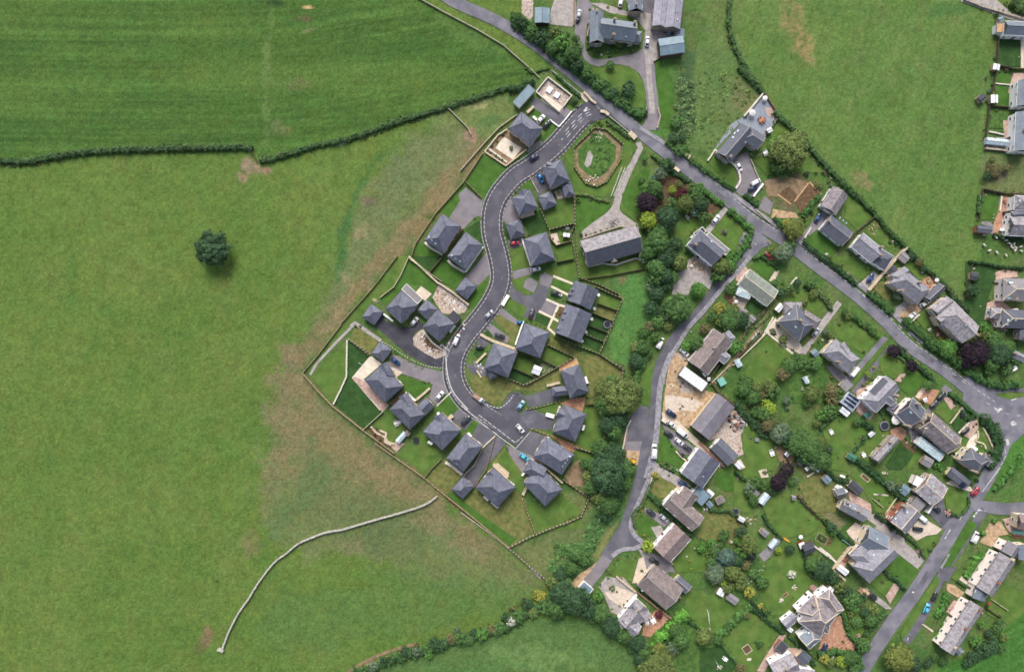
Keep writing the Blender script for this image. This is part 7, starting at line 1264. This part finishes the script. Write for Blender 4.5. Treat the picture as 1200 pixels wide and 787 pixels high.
# ================================================================ bottom gardens
T(830, 570)
sheet('lawn', [(330,120),(400,60),(530,80),(700,200),(690,240),(610,300),(560,300),(460,320),(380,240)]); sheet('lawn', [(350,480),(460,380),(590,450),(640,560),(680,600),(540,780),(380,787),(300,640)]); sheet('lawn', [(640,290),(720,240),(840,340),(780,440),(660,360)]); sheet('lawn_dark', [(700,420),(720,400),(780,470),(760,490)]); sheet('meadow', [(0,640),(80,620),(220,560),(260,640),(300,787),(0,787)]); sheet('paving_grey', [(310,420),(430,310),(450,330),(370,440),(340,460)]); sheet('soil', [(660,300),(700,290),(775,330),(740,365),(690,350)])
building('garden_outbuilding', 'dark roofed garden building beside the red play set', 'outbuilding', [(585,390,650,365,62,'GG')], 'felt_dark', 'timber_dark', 2.5, 20, short='the dark garden building', windows=False)
for t in ((250,350,62,'olive'),(210,400,40,'bright'),(110,430,62,'blue'),(170,450,50,'dark'),(40,540,66,'grey'),(60,500,40,'blue'),(150,530,56,'olive'),(190,560,40,'olive'),(120,500,34,'olive'),(40,400,34,'green'),(260,420,34,'black'),(330,590,44,'green'),(700,510,70,'dark'),(640,480,50,'green'),(760,550,46,'dark'),(820,610,30,'olive'),(850,640,24,'brown'),(200,280,36,'dark'),(100,300,40,'green'),(20,340,30,'bright'),(870,700,44,'green'),(500,380,34,'dark'),(120,620,36,'olive'),(90,590,24,'lime'),(200,610,36,'olive'),(250,650,34,'yellow'),(280,540,34,'green'),(750,250,30,'dark'),(280,90,30,'green'),(250,30,30,'green'),(230,480,30,'brown'),(20,470,36,'green'),(770,280,24,'green'),(640,620,20,'pink'),(180,330,28,'bright'),(70,360,20,'green'),(900,750,30,'bright')): TR(*t, .8)
SB(430,392,24,'lime','bright lime round shrub'); SB(515,540,26,'white'); SB(323,735,20,'yellow'); PILE(530,617,16,'stone_pale','pale round stone feature on the lawn'); PILE(450,697,16,'stone_pale','pale ring of stones on the lawn'); BEDFRAME(475,665,40,20,35,'timber','soil'); HULL(482,325,-35,'yellow_paint','orange canoe lying on the lawn near the red play set'); BOX(570,355,34,34,20,1.4,'tail_red','playhouse','red and white play set','play set','white_sheet'); PARASOL(563,305,14,desc='small white parasol by the red play set'); SHED(80,648,44,44,60,'white_sheet','white roofed shed under the trees'); SHED(150,690,70,44,-35,'felt_grey','grey roofed shed under the trees'); SHED(345,283,50,36,-40,'felt_grey','grey garden shed',2); GREENHOUSE(395,345,60,30,50,desc='rough glazed frame'); SHED(745,640,34,40,-40,'white_sheet','pale hut beside the ribbed roof house'); TRAMP(170,150,20); SHED(205,200,40,26,-30,'white_sheet','pale topped shed among beds'); debris([(150,130),(230,190),(310,170),(260,240),(180,200)], 46, ('brick','stone_pale','timber'), desc='jumbled sheds and pots by the garden fence'); debris([(320,420),(430,300),(440,330),(350,450)], 36, desc='cold frames and paving in the long garden'); debris([(240,560),(350,480),(360,500),(230,610)], 26, ('timber_dark','stone_pale'), desc='old path stones in the long garden')
BEDFRAME(700,320,70,50,-30,'timber','lawn_dark'); WL([(625,345),(700,400),(785,460)], 'stone_pale', .5, .5); HG([(0,140),(130,150),(240,230)],1.2,1.2,(52,76,44)); HG([(330,170),(370,240),(450,320)],1.2,1.2,(46,70,42)); FN([(560,80),(620,140),(710,215)],'dark',1.3); HG([(710,215),(800,290),(880,350)],2.0,1.6,(44,68,42)); HG([(580,380),(600,480),(640,560)],1.4,1.4,(52,76,44)); HG([(260,700),(330,770),(360,787)],1.2,1.3,(40,62,38)); WL([(575,690),(600,710)],'stone_new',.5,.5); FN([(300,120),(330,90),(400,20)],'dark',1.0)
SBS('140,200,9,yellow 180,200,14,brown 45,360,14,pink 60,380,9,white 140,340,12,white 70,160,9,olive 620,200,7,olive 100,140,8,olive 520,680,6 510,690,7,olive 610,680,9,olive 640,650,9 690,610,7,pink 240,40,6,white 290,180,9,olive 400,300,7,lime 310,440,8,brown 520,70,5,white 345,500,8 300,560,8 280,600,9,olive 830,320,7,aqua'.replace('aqua','blue'))
T(820, 637)
sheet('lawn', [(150,560),(310,390),(500,540),(400,660),(350,787),(200,787),(130,620)]); sheet('lawn', [(0,310),(100,310),(240,380),(120,550),(0,540)]); sheet('lawn_dark', [(0,640),(130,630),(230,740),(200,787),(0,787)]); sheet('paving_orange', [(730,650),(745,590),(820,460),(870,440),(890,540),(920,590),(980,640),(970,665),(850,650),(790,670)]); sheet('paving_pink', [(350,780),(400,700),(490,560),(530,560),(480,650),(430,720),(400,787)]); sheet('paving_pink', [(530,640),(600,640),(640,720),(700,787),(560,787)]); sheet('lawn', [(880,400),(1000,400),(1049,500),(1020,600),(940,600),(900,520)]); sheet('paving_grey', [(720,260),(760,280),(860,390),(840,410),(720,290),(600,410),(590,390)]); sheet('lawn', [(690,740),(760,700),(820,787),(690,787)])
HG([(110,560),(200,470),(310,380)], 3.0, 1.6, (64,94,48)); HG([(310,385),(400,460),(510,545)], 1.4, 1.4, (40,62,36)); HG([(130,610),(180,680),(240,740)],1.0,1.2,(60,88,48)); HG([(870,420),(920,560),(990,640)],1.6,1.4,(56,84,44)); HG([(720,680),(830,650),(960,680),(990,760)],2.4,1.8,(56,84,44)); HG([(540,560),(660,660),(700,740)],1.4,1.4,(46,68,40))
building('villa', 'large villa with pale ridge tiles and white walls', 'house', [(660,400,800,500,190,'HH'),(640,455,745,350,120,'HH',{'e':5.3}),(760,300,850,430,90,'HH',{'e':5.25}),(690,480,800,500,100,'HH',{'e':5.1,'r':'slate_dark'}),(715,545,640,610,100,'HG',{'e':4.4,'r':'slate_blue'})], 'slate_lichen', 'render_white', 5.6, 33, short='the pale ridged villa', ridge='ridge_cream', gut='upvc', chim=[(700,370)], lights=[(670,545)])
building('outhouse', 'grey outhouse with white ends beside the pale ridged villa', 'outbuilding', [(520,500,590,440,60,'GG')], 'slate_old', 'render_white', 3, 25, short='the villa outhouse', gut='upvc'); SHED(555,525,36,24,-40,'white_sheet','white roofed store'); SHED(625,560,36,36,-30,'white_sheet','white roofed store'); SHED(800,285,44,34,50,'white_sheet','pale grey hut beside the villa')
building('terraced_houses', 'grey roofed house group cut by the bottom edge', 'terrace', [(455,790,590,720,120,'GG'),(560,800,700,820,90,'GG',{'e':4.2})], 'tile_grey', 'render_white', 4.6, 30, short='the bottom edge houses', gut='upvc', chim=[(530,760)]); SHED(505,635,60,64,-40,'felt_dark','black flat roofed outbuilding',2.6,'brick',ends='FF'); SHED(640,700,70,66,-45,'slate_dark','dark slate outbuilding with pot',2.8,'render_cream'); BOX(470,690,30,50,-40,3.0,'render_white','white_annexe','white annexe block','annexe'); BOX(640,700,20,20,0,3.6,'terracotta','chimney_stack','orange clay stack','stack') if False else None
CAR(765,640,58,'navy','dark navy car on the pink gravel drive'); BEDFRAME(292,648,50,50,35,'timber_pale','soil','square timber framed sunken bed'); BEDFRAME(305,710,26,14,10,'stone_pale','stone_pale','pale slab on grass'); TABLE(155,705,55,'upvc','white garden lounger set'); LINEPOST(45,410,55,515); PILE(120,755,16,'stone_pale','pale stones near the bottom edge'); LINEPOST(95,715,115,745)
for t in ((870,720,40,'lime'),(920,700,50,'green'),(800,730,34,'olive'),(770,700,34,'yellow'),(950,770,40,'green'),(860,260,40,'olive'),(900,300,40,'dark'),(960,340,40,'green'),(1000,320,34,'dark'),(250,760,34,'brown'),(100,450,0.1,'green'),(370,610,26,'green'),(290,440,22,'brown'),(30,570,50,'olive'),(110,590,34,'green'),(930,430,24,'olive')):
    if t[2] > 1: TR(*t, .75)
SBS('380,385,16,yellow 400,410,12,olive 910,550,9,white 975,565,12,pink 1030,590,12,lime 880,600,9 870,420,9,brown 430,420,10,dark 560,570,9,olive 590,560,10,olive 700,690,9,olive 740,700,9,yellow 340,600,9 360,640,8 210,700,9,olive 150,500,9 820,700,9,white 500,480,7,yellow 690,300,8,olive 630,330,7')
# ================================================================ right: lower road, terraces
T(1000, 530)
sheet('lawn', [(560,230),(600,205),(695,265),(700,330),(640,385),(572,350)]); sheet('tarmac', [(470,330),(550,265),(565,360),(610,400),(545,460),(450,360)]); sheet('paving_pale', [(330,490),(420,395),(545,470),(515,500),(450,510),(390,540)]); sheet('lawn', [(385,545),(450,515),(530,505),(535,540),(450,650),(420,600)]); sheet('gravel', [(150,440),(220,470),(440,655),(395,715),(300,640),(110,500)], 'driveway'); sheet('tarmac_old', [(540,470),(590,410),(610,400),(590,440),(560,470)]); sheet('lawn_fresh', [(245,600),(395,720),(300,850),(180,700)]); sheet('paving_pale', [(570,190),(600,170),(720,210),(740,240),(700,235)])
building('detached_house', 'brown grey flat pitched house with cream square patio', 'house', [(430,185,535,275,150,'GG',{'p':16}),(365,290,425,345,76,'FF',{'e':3,'r':'felt_grey'})], 'tile_grey', 'stone', 4.6, 18, lights=[(487,208),(487,238),(465,275)], short='the cream square house', ridge='ridge_cream')
SHED(405,180,72,62,-25,'render_pink','pinkish cream flat roofed room',3.0,'render_pink',ends='FF'); SHED(315,228,56,56,-40,'sheet_blue','blue roofed square shed',2.4)
building('detached_house', 'lilac slate house with orange brick rear patio', 'house', [(372,345,275,462,118,'GG')], 'slate_old', 'brick', 4.8, 30, lights=[(260,405),(330,365)], short='the orange patio house', ridge='ridge_cream', chim=[(320,330)]); sheet('paving_orange', [(195,370),(240,320),(260,335),(215,400),(330,490),(310,500),(200,410)]); WL([(330,300),(355,330)],'render_white',2.5,.6); WL([(460,320),(435,362)],'render_white',2.5,.5)
building('garage', 'small black topped garage beside the red car', 'garage', [(592,112,705,200,60,'GG')], 'slate_dark', 'render_cream', 2.7, 22, short='the black topped garage', solar=[(668,190,2,2,12,10,-10,12)], windows=False)
CAR(430,410,-40,'white','white van on the pale forecourt of the lilac slate house',True,.9); CAR(398,470,-10,'black','black car on the pale forecourt'); CAR(512,345,-42,'dark','dark car on the grey drive by a round lawn'); CAR(750,240,48,'red','bright red car beside the lower road',sc=1.05)
SB(585,370,18,'pink'); HG([(700,270),(700,330),(640,390),(580,360)],1.2,1.3,(60,84,46)); HG([(230,440),(300,500),(380,560),(430,640)],1.2,1.2,(56,80,46)); HG([(860,230),(900,180),(960,110),(1040,0)], 1.8, 1.4, (64,100,48), desc='low hedge above the lower right verge'); WL([(715,425),(560,660)],'kerb_grey',.12,.3, desc='kerb line on the verge') if False else None; SBS('400,605,12,pink 410,630,10,brown 440,650,8,brown 640,100,10,dark 620,80,9,brown 560,130,16,lime 540,100,14,bright 500,90,9,lime 760,170,14,dark 770,130,12 730,190,9,brown 430,600,10 350,530,9,olive 470,600,16 500,560,14,olive 540,430,7 900,200,7,white')
T(1120, 600, 8.75)
sheet('gravel_tan', [(345,118),(460,98),(545,225),(440,240),(370,355),(250,310),(300,200)], 'forecourt'); SB(400,90,34,'bright'); SB(285,215,34,'bright')
building('terraced_houses', 'upper pale roofed terrace facing the lower road', 'terrace', [(292,815,528,462,196,'GG'),(532,432,600,330,150,'GG',{'e':5.1,'r':'sheet_grey'})], 'tile_grey', 'render_pink', 5.3, 27, short='the upper pale terrace', ridge='ridge_pale', gut='gutter_dark', chim=[(575,480,'render_cream'),(430,720,'brick')])
building('detached_house', 'pink roofed house cut by the right edge near the side road', 'house', [(640,95,800,110,150,'GG')], 'tile_pink', 'render_cream', 4.5, 28, short='the pink edge house'); BOX(640,200,120,30,-5,1.2,'aqua','aqua_canopy','pale aqua canopy','canopy'); sheet('paving_pink', [(480,70),(700,30),(700,240),(590,230),(540,190)]); sheet('soil', [(560,240),(700,240),(700,270),(620,280)])
building('extension_wing', 'dark slate rear wing behind the upper pale terrace', 'extension', [(690,330,700,480,110,'GG')], 'slate_blue', 'render_cream', 4.2, 28, short='the dark rear wing')
CAR(195,250,62,'white','white van on the service road below the tan forecourt',True,.92); SBS('530,120,14,maroon 560,70,12,pink 500,100,10,brown 590,190,14,brown 620,240,12,red 235,350,9,lime 110,640,12,pink 160,590,14,pink 180,560,12,brown 560,235,12,orange 150,460,14'.replace('orange','yellow'))
HG([(260,400),(180,520),(90,660)], 2.6, 1.3, (70,108,48)); HG([(0,700),(110,760)],1,1,(60,90,46)); sheet('paving_pale', [(0,640),(60,650),(130,720),(110,740),(40,690)],'footpath')
T(1080, 680, 7.87)
sheet('gravel_tan', [(235,25),(300,40),(395,110),(350,160),(290,130),(230,90)], 'forecourt')
building('terraced_houses', 'lower pale roofed terrace with many front windows', 'terrace', [(232,648,508,222,150,'GG',{}),(325,620,372,672,62,'GH',{'e':3.4,'r':'slate_blue'}),(530,90,590,140,1,'FF',{'e':.3,'win':False}) if False else (250,560,300,600,20,'GG',{'e':5.2,'win':False})], 'tile_grey', 'render_pink', 5.3, 27, short='the lower pale terrace', ridge='ridge_pale', chim=[(400,440,'brick'),(305,610,'render_cream'),(530,270,'brick')])
building('link_building', 'blue grey roofed link between the two pale terraces', 'building', [(560,60,525,175,124,'GG')], 'slate_blue', 'render_pink', 4.4, 22, short='the blue link building')
CAR(45,255,66,'cyan','bright cyan car on the lower service road'); CAR(120,145,62,'black','black car above the cyan car on the service road',sc=.9); CAR(235,22,50,'black','small black motorbike shape by the link building',sc=.3) if False else None
sheet('paving_pale', [(0,400),(20,400),(110,460),(100,475)],'footpath'); sheet('paving_pink', [(230,280),(300,180),(330,190),(250,300)]); FN([(640,170),(780,265)], 'pale', 1.0); FN([(580,240),(740,350)], 'dark', 1.3); SBS('290,240,14,pink 260,200,14,brown 260,270,12,pink 230,300,12,olive 180,330,14 150,380,12,olive 620,210,16,red 600,230,14,dark 560,300,12,pink')
for t in ((700,440,50,'green'),(650,600,70,'dark'),(560,650,70,'dark'),(500,560,50,'bright'),(720,380,40,'green'),(480,700,60,'dark'),(620,480,44,'dark'),(760,520,40,'olive'),(740,620,40,'green'),(420,760,40,'dark'),(200,740,50,'green'),(120,700,40,'green'),(560,400,40,'bright'),(60,760,40,'dark')): TR(*t, .5)
HG([(250,330),(170,440),(120,520)],.9,1.0,(70,104,48)); HG([(220,100),(200,220),(130,330)],2.2,1.2,(62,98,46))
T(1000, 637)
TR(285,700,96,'autumn',.8); TR(380,740,50,'dark',.6); TR(110,470,50,'green',.7); TR(60,620,46,'green',.7); TR(120,400,34,'olive',.7); TR(70,420,34,'dark',.7); TR(20,480,34,'green',.7); SBS('80,590,12,lime 35,560,9,pink 20,640,14,maroon 180,235,9,brown 60,300,9,brown'); sheet('gravel', [(50,290),(80,270),(200,360),(240,400),(200,400),(100,330)], 'driveway'); CAR(118,322,-38,'dark','dark car on the drive above the lower road'); HG([(180,160),(300,260)],1.2,1.2,(46,72,42)); sheet('paving_pink', [(200,320),(250,240),(285,265),(225,370)]); HG([(0,690),(60,560),(130,470),(190,420)],1.8,1.6,(54,80,44))
sheet('lawn', [(700,110),(760,80),(640,230),(600,210)]); sheet('lawn', [(840,330),(920,250),(1049,300),(1049,420),(960,500),(820,430)])
# ---------------------------------------------------------------- roads (laid over the drives)
T(0, 0, 1)
def dashes(pts, w, on, off, m='road_paint', name='road_marking', sm=0, h=.004, start=0):
    if sm: pts = smooth(pts, sm)
    P = [G(p) for p in pts]; b = MB(); t = start; run = True; rem = L_(on); z = SHZ+h; ww = L_(w)/2; on, off = L_(on), L_(off)
    for a, c in zip(P[:-1], P[1:]):
        d = c-a; Ln = d.length
        if Ln < 1e-6: continue
        u = d/Ln; n = Vector((-u.y, u.x, 0))*ww; s = 0
        while s < Ln:
            e = min(Ln, s+rem)
            if run:
                p, q = a+u*s, a+u*e; Z = Vector((0, 0, z)); Zb = Vector((0,0,max(z-.12,.0)))
                b.add([p-n+Z, q-n+Z, q+n+Z, p+n+Z, p-n+Zb, q-n+Zb, q+n+Zb, p+n+Zb], [(0,1,2,3),(4,5,1,0),(5,6,2,1),(6,7,3,2),(7,4,0,3)])
            rem -= e-s; s = e
            if rem <= 1e-6: run = not run; rem = on if run else off
    o = link(name, b.mesh(name, m)); o['kind'] = 'structure'; return o
SHZ = .20; CARZ = .22
MAIN = [(300,-80),(420,-50),(496,-22),(530,1),(580,23.5),(624,50),(676,91),(715,125),(760,163),(783,181),(816,207),(853,235),(883,259),(917,281),(955,310),(1003,346),(1038,377),(1065,405),(1107,434),(1148,466),(1185,486),(1225,482),(1290,478),(1400,480)]
band('tarmac_old', offset(smooth(MAIN, 5), -7.5)[150:] if False else smooth(MAIN, 5), 13.5, 'road')
mn = smooth(MAIN, 5)
# footway on the upper side from the village green to the junction
up = [(750,150),(772,163),(806,188),(846,218),(886,247),(922,272),(960,300),(1008,334),(1046,366),(1072,392),(1092,408)]
# junction apron and the lower road
sheet('tarmac_old', [(1132,438),(1165,457),(1200,462),(1230,462),(1230,500),(1200,508),(1186,520),(1172,545),(1150,560),(1162,520),(1158,500),(1146,486),(1128,470)], 'road')
LOW = [(1180,490),(1176,520),(1162,550),(1150,572),(1128,603),(1110,633),(1089,668),(1067,701),(1040,738),(1014,779),(1000,802),(960,870),(900,960)]
band('tarmac_old', smooth(LOW, 5), 17, 'road')
band('tarmac_old', smooth([(1142,592),(1158,594),(1178,596),(1200,595),(1232,592),(1300,585),(1400,570)], 5), 14, 'road')
band('tarmac', smooth([(1154,597),(1143,612),(1131,632),(1112,660),(1097,688),(1084,716),(1072,737),(1061,752)], 5), 10.5, 'road')
sheet('tarmac', [(1098,664),(1110,668),(1122,664),(1110,682),(1100,676)], 'road')
band('tarmac', smooth([(1160,456),(1174,456.5),(1200,457),(1260,460)], 4), 5, 'road')
LANE = [(880,272),(868,297),(847,329),(820,365),(795,391),(778,418),(770.5,442),(766.7,486),(757,524),(749.6,562),(736,606),(727,629),(711,655)]
band('tarmac', smooth(LANE, 5), 12, 'road')
sheet('tarmac_old', [(866,282),(880,262),(905,285),(893,291),(884,300),(874,306)], 'road')
sheet('tarmac', [(728,612),(737,616),(744,628),(753,637),(748,645),(735,641),(722,645),(713,655),(704,650)], 'road')
band('tarmac_pale', smooth([(712,653),(704,664),(694,677),(688,684)], 4), 13, 'driveway')
EST = [(694,131),(686,134),(672.5,147),(649.6,173),(623,194),(606,205),(594,217),(583,232),(577,250),(577,273),(583,296),(587,317),(586,334),(577,354),(562,375),(547,393),(536,411),(531.5,430),(535,451),(548,470),(569.6,485),(590,498),(607,510)]
es = smooth(EST, 6)
band('tarmac_dark', es, 25, 'pavement')
SHZ += .005
band('tarmac_new', es, 17.2, 'road')
sheet('tarmac_new', [(574,486),(586,479),(597,461),(602,459),(617,471),(608,483),(620,505),(606,523),(590,512),(560,490)], 'road')
band('tarmac_dark', smooth([(524,431),(510,424),(492,414),(476,402),(462,390),(450,380)],4), 7, 'pavement')
sheet('tarmac', [(534,394),(549,392),(545,410),(523,418),(522,405)], 'road')
SHZ += .001
sheet('tarmac_new', [(678,130),(694,113),(706,124),(718,134),(708,139),(696,142)], 'road')
# kerbs: pale stones show at the edge of both footways
for d in (8.9, -8.9): dashes(offset(es[6:-8], d), .7, 900, 1, 'kerb_grey', 'kerb', h=.045)
for d, on, off, w in ((8.9, 3.2, 2.2, .6), (-8.9, 3.2, 2.2, .6)):
    dashes(offset(es[10:-10], d), w, on, off, 'kerb', 'kerb', h=.05)
dashes(offset(es[8:-6], 12.6), .5, 5, .5, 'kerb', 'kerb', h=.06)
dashes(offset(es[8:70], -12.6), .45, 3.0, 2.0, 'kerb', 'kerb', h=.06)
dashes(offset(es[70:-14], -12.4), .45, 3.0, 2.0, 'kerb', 'kerb', h=.06)
T(520,420); dashes([(165,190),(235,262),(300,295),(350,300),(400,262),(430,222)], 5, 14, 8, 'kerb', 'kerb', h=.06, sm=3)
dashes([(110,285),(200,368),(330,470),(442,552),(528,452)], 4, 900, 1, 'kerb', 'kerb', h=.06)
dashes([(215,345),(330,432),(440,516),(485,478)], 4, 28, 8, 'kerb', 'kerb', h=.06)
T(350,380); dashes([(480,90),(560,130),(640,185),(720,230),(800,258),(890,268)], 4, 9, 9, 'kerb', 'kerb', h=.06, sm=3)
dashes([(905,170),(908,250),(925,350),(960,430),(1040,520)], 6, 900, 1, 'kerb', 'kerb', h=.06, sm=3)
# painted markings
T(0, 0, 1)
def dot(pts, m='road_paint'): 
    s0 = SHZ; o = sheet(m, pts, 'road_marking', SHZ+.008); return o
for d in ((-3.0)*1, 3.0): dashes(offset(es[2:16], d), .7, 6, 5)
dashes(es[3:17], .8, 6, 5)
T(560, 80)
dot([(648,262),(668,236),(676,243),(656,270)]); dashes([(600,258),(640,212)], 4, 12, 8); dashes([(690,200),(760,262)], 4, 12, 9)
T(0, 0, 1)
dashes(offset(mn[32:98], -6.0), .5, 4, 3)
dashes(mn[96:114], .55, 5, 8)
dashes([(1010,345),(1040,369),(1075,401),(1105,428),(1135,452)], .6, 5, 9); 
dashes([(871,273),(878,280),(886,287)], .7, 2.5, 2)
T(1000, 400)
dot([(862,402),(884,412),(908,408),(918,414),(886,440),(880,428)]); dot([(938,598),(956,602),(960,636),(944,640)]); dot([(968,495),(985,486),(1003,498),(1000,515),(980,520),(968,510)]); dashes([(860,535),(905,570)], 12, 28, 10); dashes([(930,660),(935,700),(905,760)], 4, 30, 12)
dot([(965,358),(1010,344),(1012,350),(970,364)])
T(1000, 530)
dashes([(900,90),(790,240)], 5, 900, 5); dashes([(735,395),(775,345)], 10, 16, 7); dashes([(775,352),(822,362)], 5, 15, 8); dashes([(700,330),(640,430)], 4, 30, 40); dashes([(595,470),(560,530)], 6, 40, 10)
T(1000, 637)
dashes([(330,590),(345,550)], 4, 20, 20); dashes([(360,292),(372,298)], 10, 20, 9)
# covers and repairs in the carriageways
def cover(x, y, r=.75):
    g = G((x, y)); b = MB(); b.cyl((0,0,0), L_(r), .012, 12); o = link('manhole_cover', b.mesh('manhole_cover', 'kerb_grey' if random.random() < .5 else 'gutter_dark'), None, (g.x, g.y, SHZ+.004)); later(o, px((x, y)), 'round metal cover in the road', 'manhole cover', 'manhole covers')
T(0, 0, 1)
for x, y in ((655,170),(629,190),(586,226),(577,258),(581,300),(588,326),(566,368),(540,404),(534,440),(556,478),(592,492),(600,478),(700,112),(790,188),(930,290),(1050,392),(756,560),(742,600),(768,470),(1110,636),(1060,712)): cover(x, y)
for pts in ([(742,150),(751,156),(748,160),(739,154)],[(836,220),(850,231),(847,235),(833,224)],[(1080,410),(1096,422),(1093,426),(1077,414)],[(1120,436),(1130,443),(1126,448),(1116,441)],[(772,430),(776,430),(775,452),(771,452)],[(1086,668),(1091,671),(1081,688),(1076,685)],[(640,57),(652,65),(650,68),(638,60)]): sheet('tarmac', pts, 'road_patch', SHZ+.003)
# footways
T(0, 0, 1); SHZ += .11
band('footway', up, 4.2, 'pavement', sm=4)
band('kerb_grey', offset(up, 2.5), .7, 'kerb', sm=4)
T(740, 300)
LP = [(735,0),(640,110),(540,220),(450,330),(350,440),(290,540),(240,620),(200,720),(190,787)]
band('footway', LP, 26, 'pavement', sm=4)
T(700, 410)
band('footway', [(455,20),(400,160),(378,300),(372,420),(358,560),(330,680),(300,787)], 34, 'pavement', sm=4)
T(660, 520)
band('footway', [(560,105),(525,215),(480,320),(430,440),(415,500),(440,560),(490,610),(440,640),(360,650),(300,690)], 26, 'pavement', sm=4)
T(1000, 637)
band('footway', [(590,60),(540,150)], 12, 'pavement')
# verges kept between the two lower roads
T(1000, 530); SHZ -= .05
sheet('lawn_fresh', [(706,424),(748,424),(758,450),(600,694),(556,706),(540,682)], 'verge')
T(1000, 637); sheet('lawn', [(510,195),(528,215),(525,250),(330,560),(300,590),(290,560),(340,460)], 'verge')
T(1000, 400); sheet('lawn', [(870,318),(960,312),(1049,315),(1049,338),(960,355),(900,340)], 'verge')
SHZ += .05
# ---------------------------------------------------------------- wording of the labels that lean on a landmark
def finish_labels():
    dirs = ['right of', 'above and right of', 'above', 'above and left of', 'left of', 'below and left of', 'below', 'below and right of']
    groups = {}
    for rec in LATER:
        o, x, y, desc, cat, grp = rec
        best = sorted(LAND, key=lambda l: (l[0]-x)**2+(l[1]-y)**2)[0]
        dx, dy = x-best[0], -(y-best[1]); d = math.hypot(dx, dy); k = int(round(math.degrees(math.atan2(dy, dx))/45)) % 8
        groups.setdefault((desc, dirs[k], best[2]), []).append((d, rec))
    ordn = ['nearest', 'second nearest', 'third nearest', 'fourth nearest', 'fifth nearest', 'sixth nearest', 'seventh nearest', 'eighth nearest', 'ninth nearest', 'tenth nearest']
    for (desc, dr, lm), lst in groups.items():
        lst.sort(key=lambda t: t[0])
        for i, (d, (o, x, y, _, cat, grp)) in enumerate(lst):
            if 'group' in o.keys() or grp: pass
            o['label'] = f"{desc} {dr} {lm}" + (f", {ordn[min(i, 9)]}" if len(lst) > 1 else '')
            if len(o['label'].split()) > 16: o['label'] = o['label'].replace(' and ', '-', 1).replace('the ', '', 1).replace('long dark field', 'field')
            if len(o['label'].split()) > 16: print('LONG', o['label'])
            o['category'] = cat
            g = grp or {'tree': 'trees of the village and fields', 'shrub': 'garden shrubs', 'hedge': 'hedges', 'fence': 'fences', 'wall': 'garden walls', 'shed': 'garden sheds', 'greenhouse': 'greenhouses'}.get(cat)
            if g: o['group'] = g
def small_shrubs_to_stuff(keep=290):
    global LATER
    SHRUBS.sort(key=lambda t: -t[0]); V = []; F = []; Tt = []; n = 0; gone = set()
    for R, o in SHRUBS[keep:]:
        me = o.data; k = len(me.vertices); co = np.empty(k*3, np.float32); me.vertices.foreach_get('co', co); co = co.reshape(-1, 3)
        M = np.array(Matrix.LocRotScale(o.location, o.rotation_euler, o.scale)); V.append(co@M[:3,:3].T+M[:3,3])
        t = np.empty(k*4, np.float32); me.color_attributes['tint'].data.foreach_get('color', t); t = t.reshape(-1, 4).copy(); t[:,:3] *= np.array(o.color[:3]); Tt.append(t)
        F.append(np.arange(k).reshape(-1, 4)+n); n += k; gone.add(o.name)
    me = bpy.data.meshes.new('small_garden_plants'); me.from_pydata(np.concatenate(V).tolist(), [], np.concatenate(F).tolist()); me.materials.append(MATS['leaves'])
    at = me.color_attributes.new('tint', 'FLOAT_COLOR', 'POINT'); at.data.foreach_set('color', np.concatenate(Tt).ravel())
    o = link('small_garden_plants', me, kind='stuff'); o.color = (1, 1, 1, 1); tag(o, 'the smallest bushes and flower clumps dotted through all the gardens', 'plants')
    LATER = [r for r in LATER if r[0].name not in gone]
    for g in gone: bpy.data.objects.remove(bpy.data.objects[g])
small_shrubs_to_stuff()
def border_planting():
    C = []; N = []; Tn = []; R_ = random.Random(5)
    pal = [(58,84,42)]*5+[(44,68,36)]*4+[(84,98,50)]*3+[(96,88,56),(110,120,52),(72,92,74),(130,124,108),(120,96,92)]
    for P, off in BORD:
        for a, b in zip(P[:-1], P[1:]):
            d = b-a; Ln = d.length
            if Ln < 1: continue
            u = d/Ln; n = Vector((-u.y, u.x, 0)); sidep = [R_.random() < .4, R_.random() < .4]
            for k in range(int(Ln/.8)):
                for sd_ in (0, 1):
                    if not sidep[sd_] or R_.random() < .3: continue
                    r = R_.uniform(.22, .65); p = a+u*R_.uniform(0, Ln)+n*((off+R_.uniform(0, .9))*(1 if sd_ else -1)); m = int(10+26*r)
                    q = rng.normal(size=(m, 3)); q /= np.linalg.norm(q, axis=1)[:, None]; q[:, 2] = np.abs(q[:, 2])
                    C.append(np.array([p.x, p.y, 0])+q*r*np.array([1, 1, .9])*rng.uniform(.6, 1, (m, 1))); N.append(q*.6+rng.normal(size=(m, 3))*.4+np.array([0, 0, .4]))
                    Tn.append(tints(m, R_.uniform(.7, 1.3), .3)*np.array(sr(*R_.choice(pal), 1.3)[:3]))
    C = np.concatenate(C); N = np.concatenate(N); N /= np.linalg.norm(N, axis=1)[:, None]
    o = link('border_plants', leaf_mesh('border_plants', C, N, rng.uniform(.10, .24, len(C)), np.concatenate(Tn)), kind='stuff'); o.color = (1, 1, 1, 1)
    tag(o, 'low mixed border planting beside hedges, fences and walls of the gardens', 'plants'); print('border leaves', len(C))
border_planting()
finish_labels()
print('objects', len(bpy.data.objects), 'land', len(LAND), 'later', len(LATER), 'tris', sum(len(m.polygons) for m in bpy.data.meshes)*2)
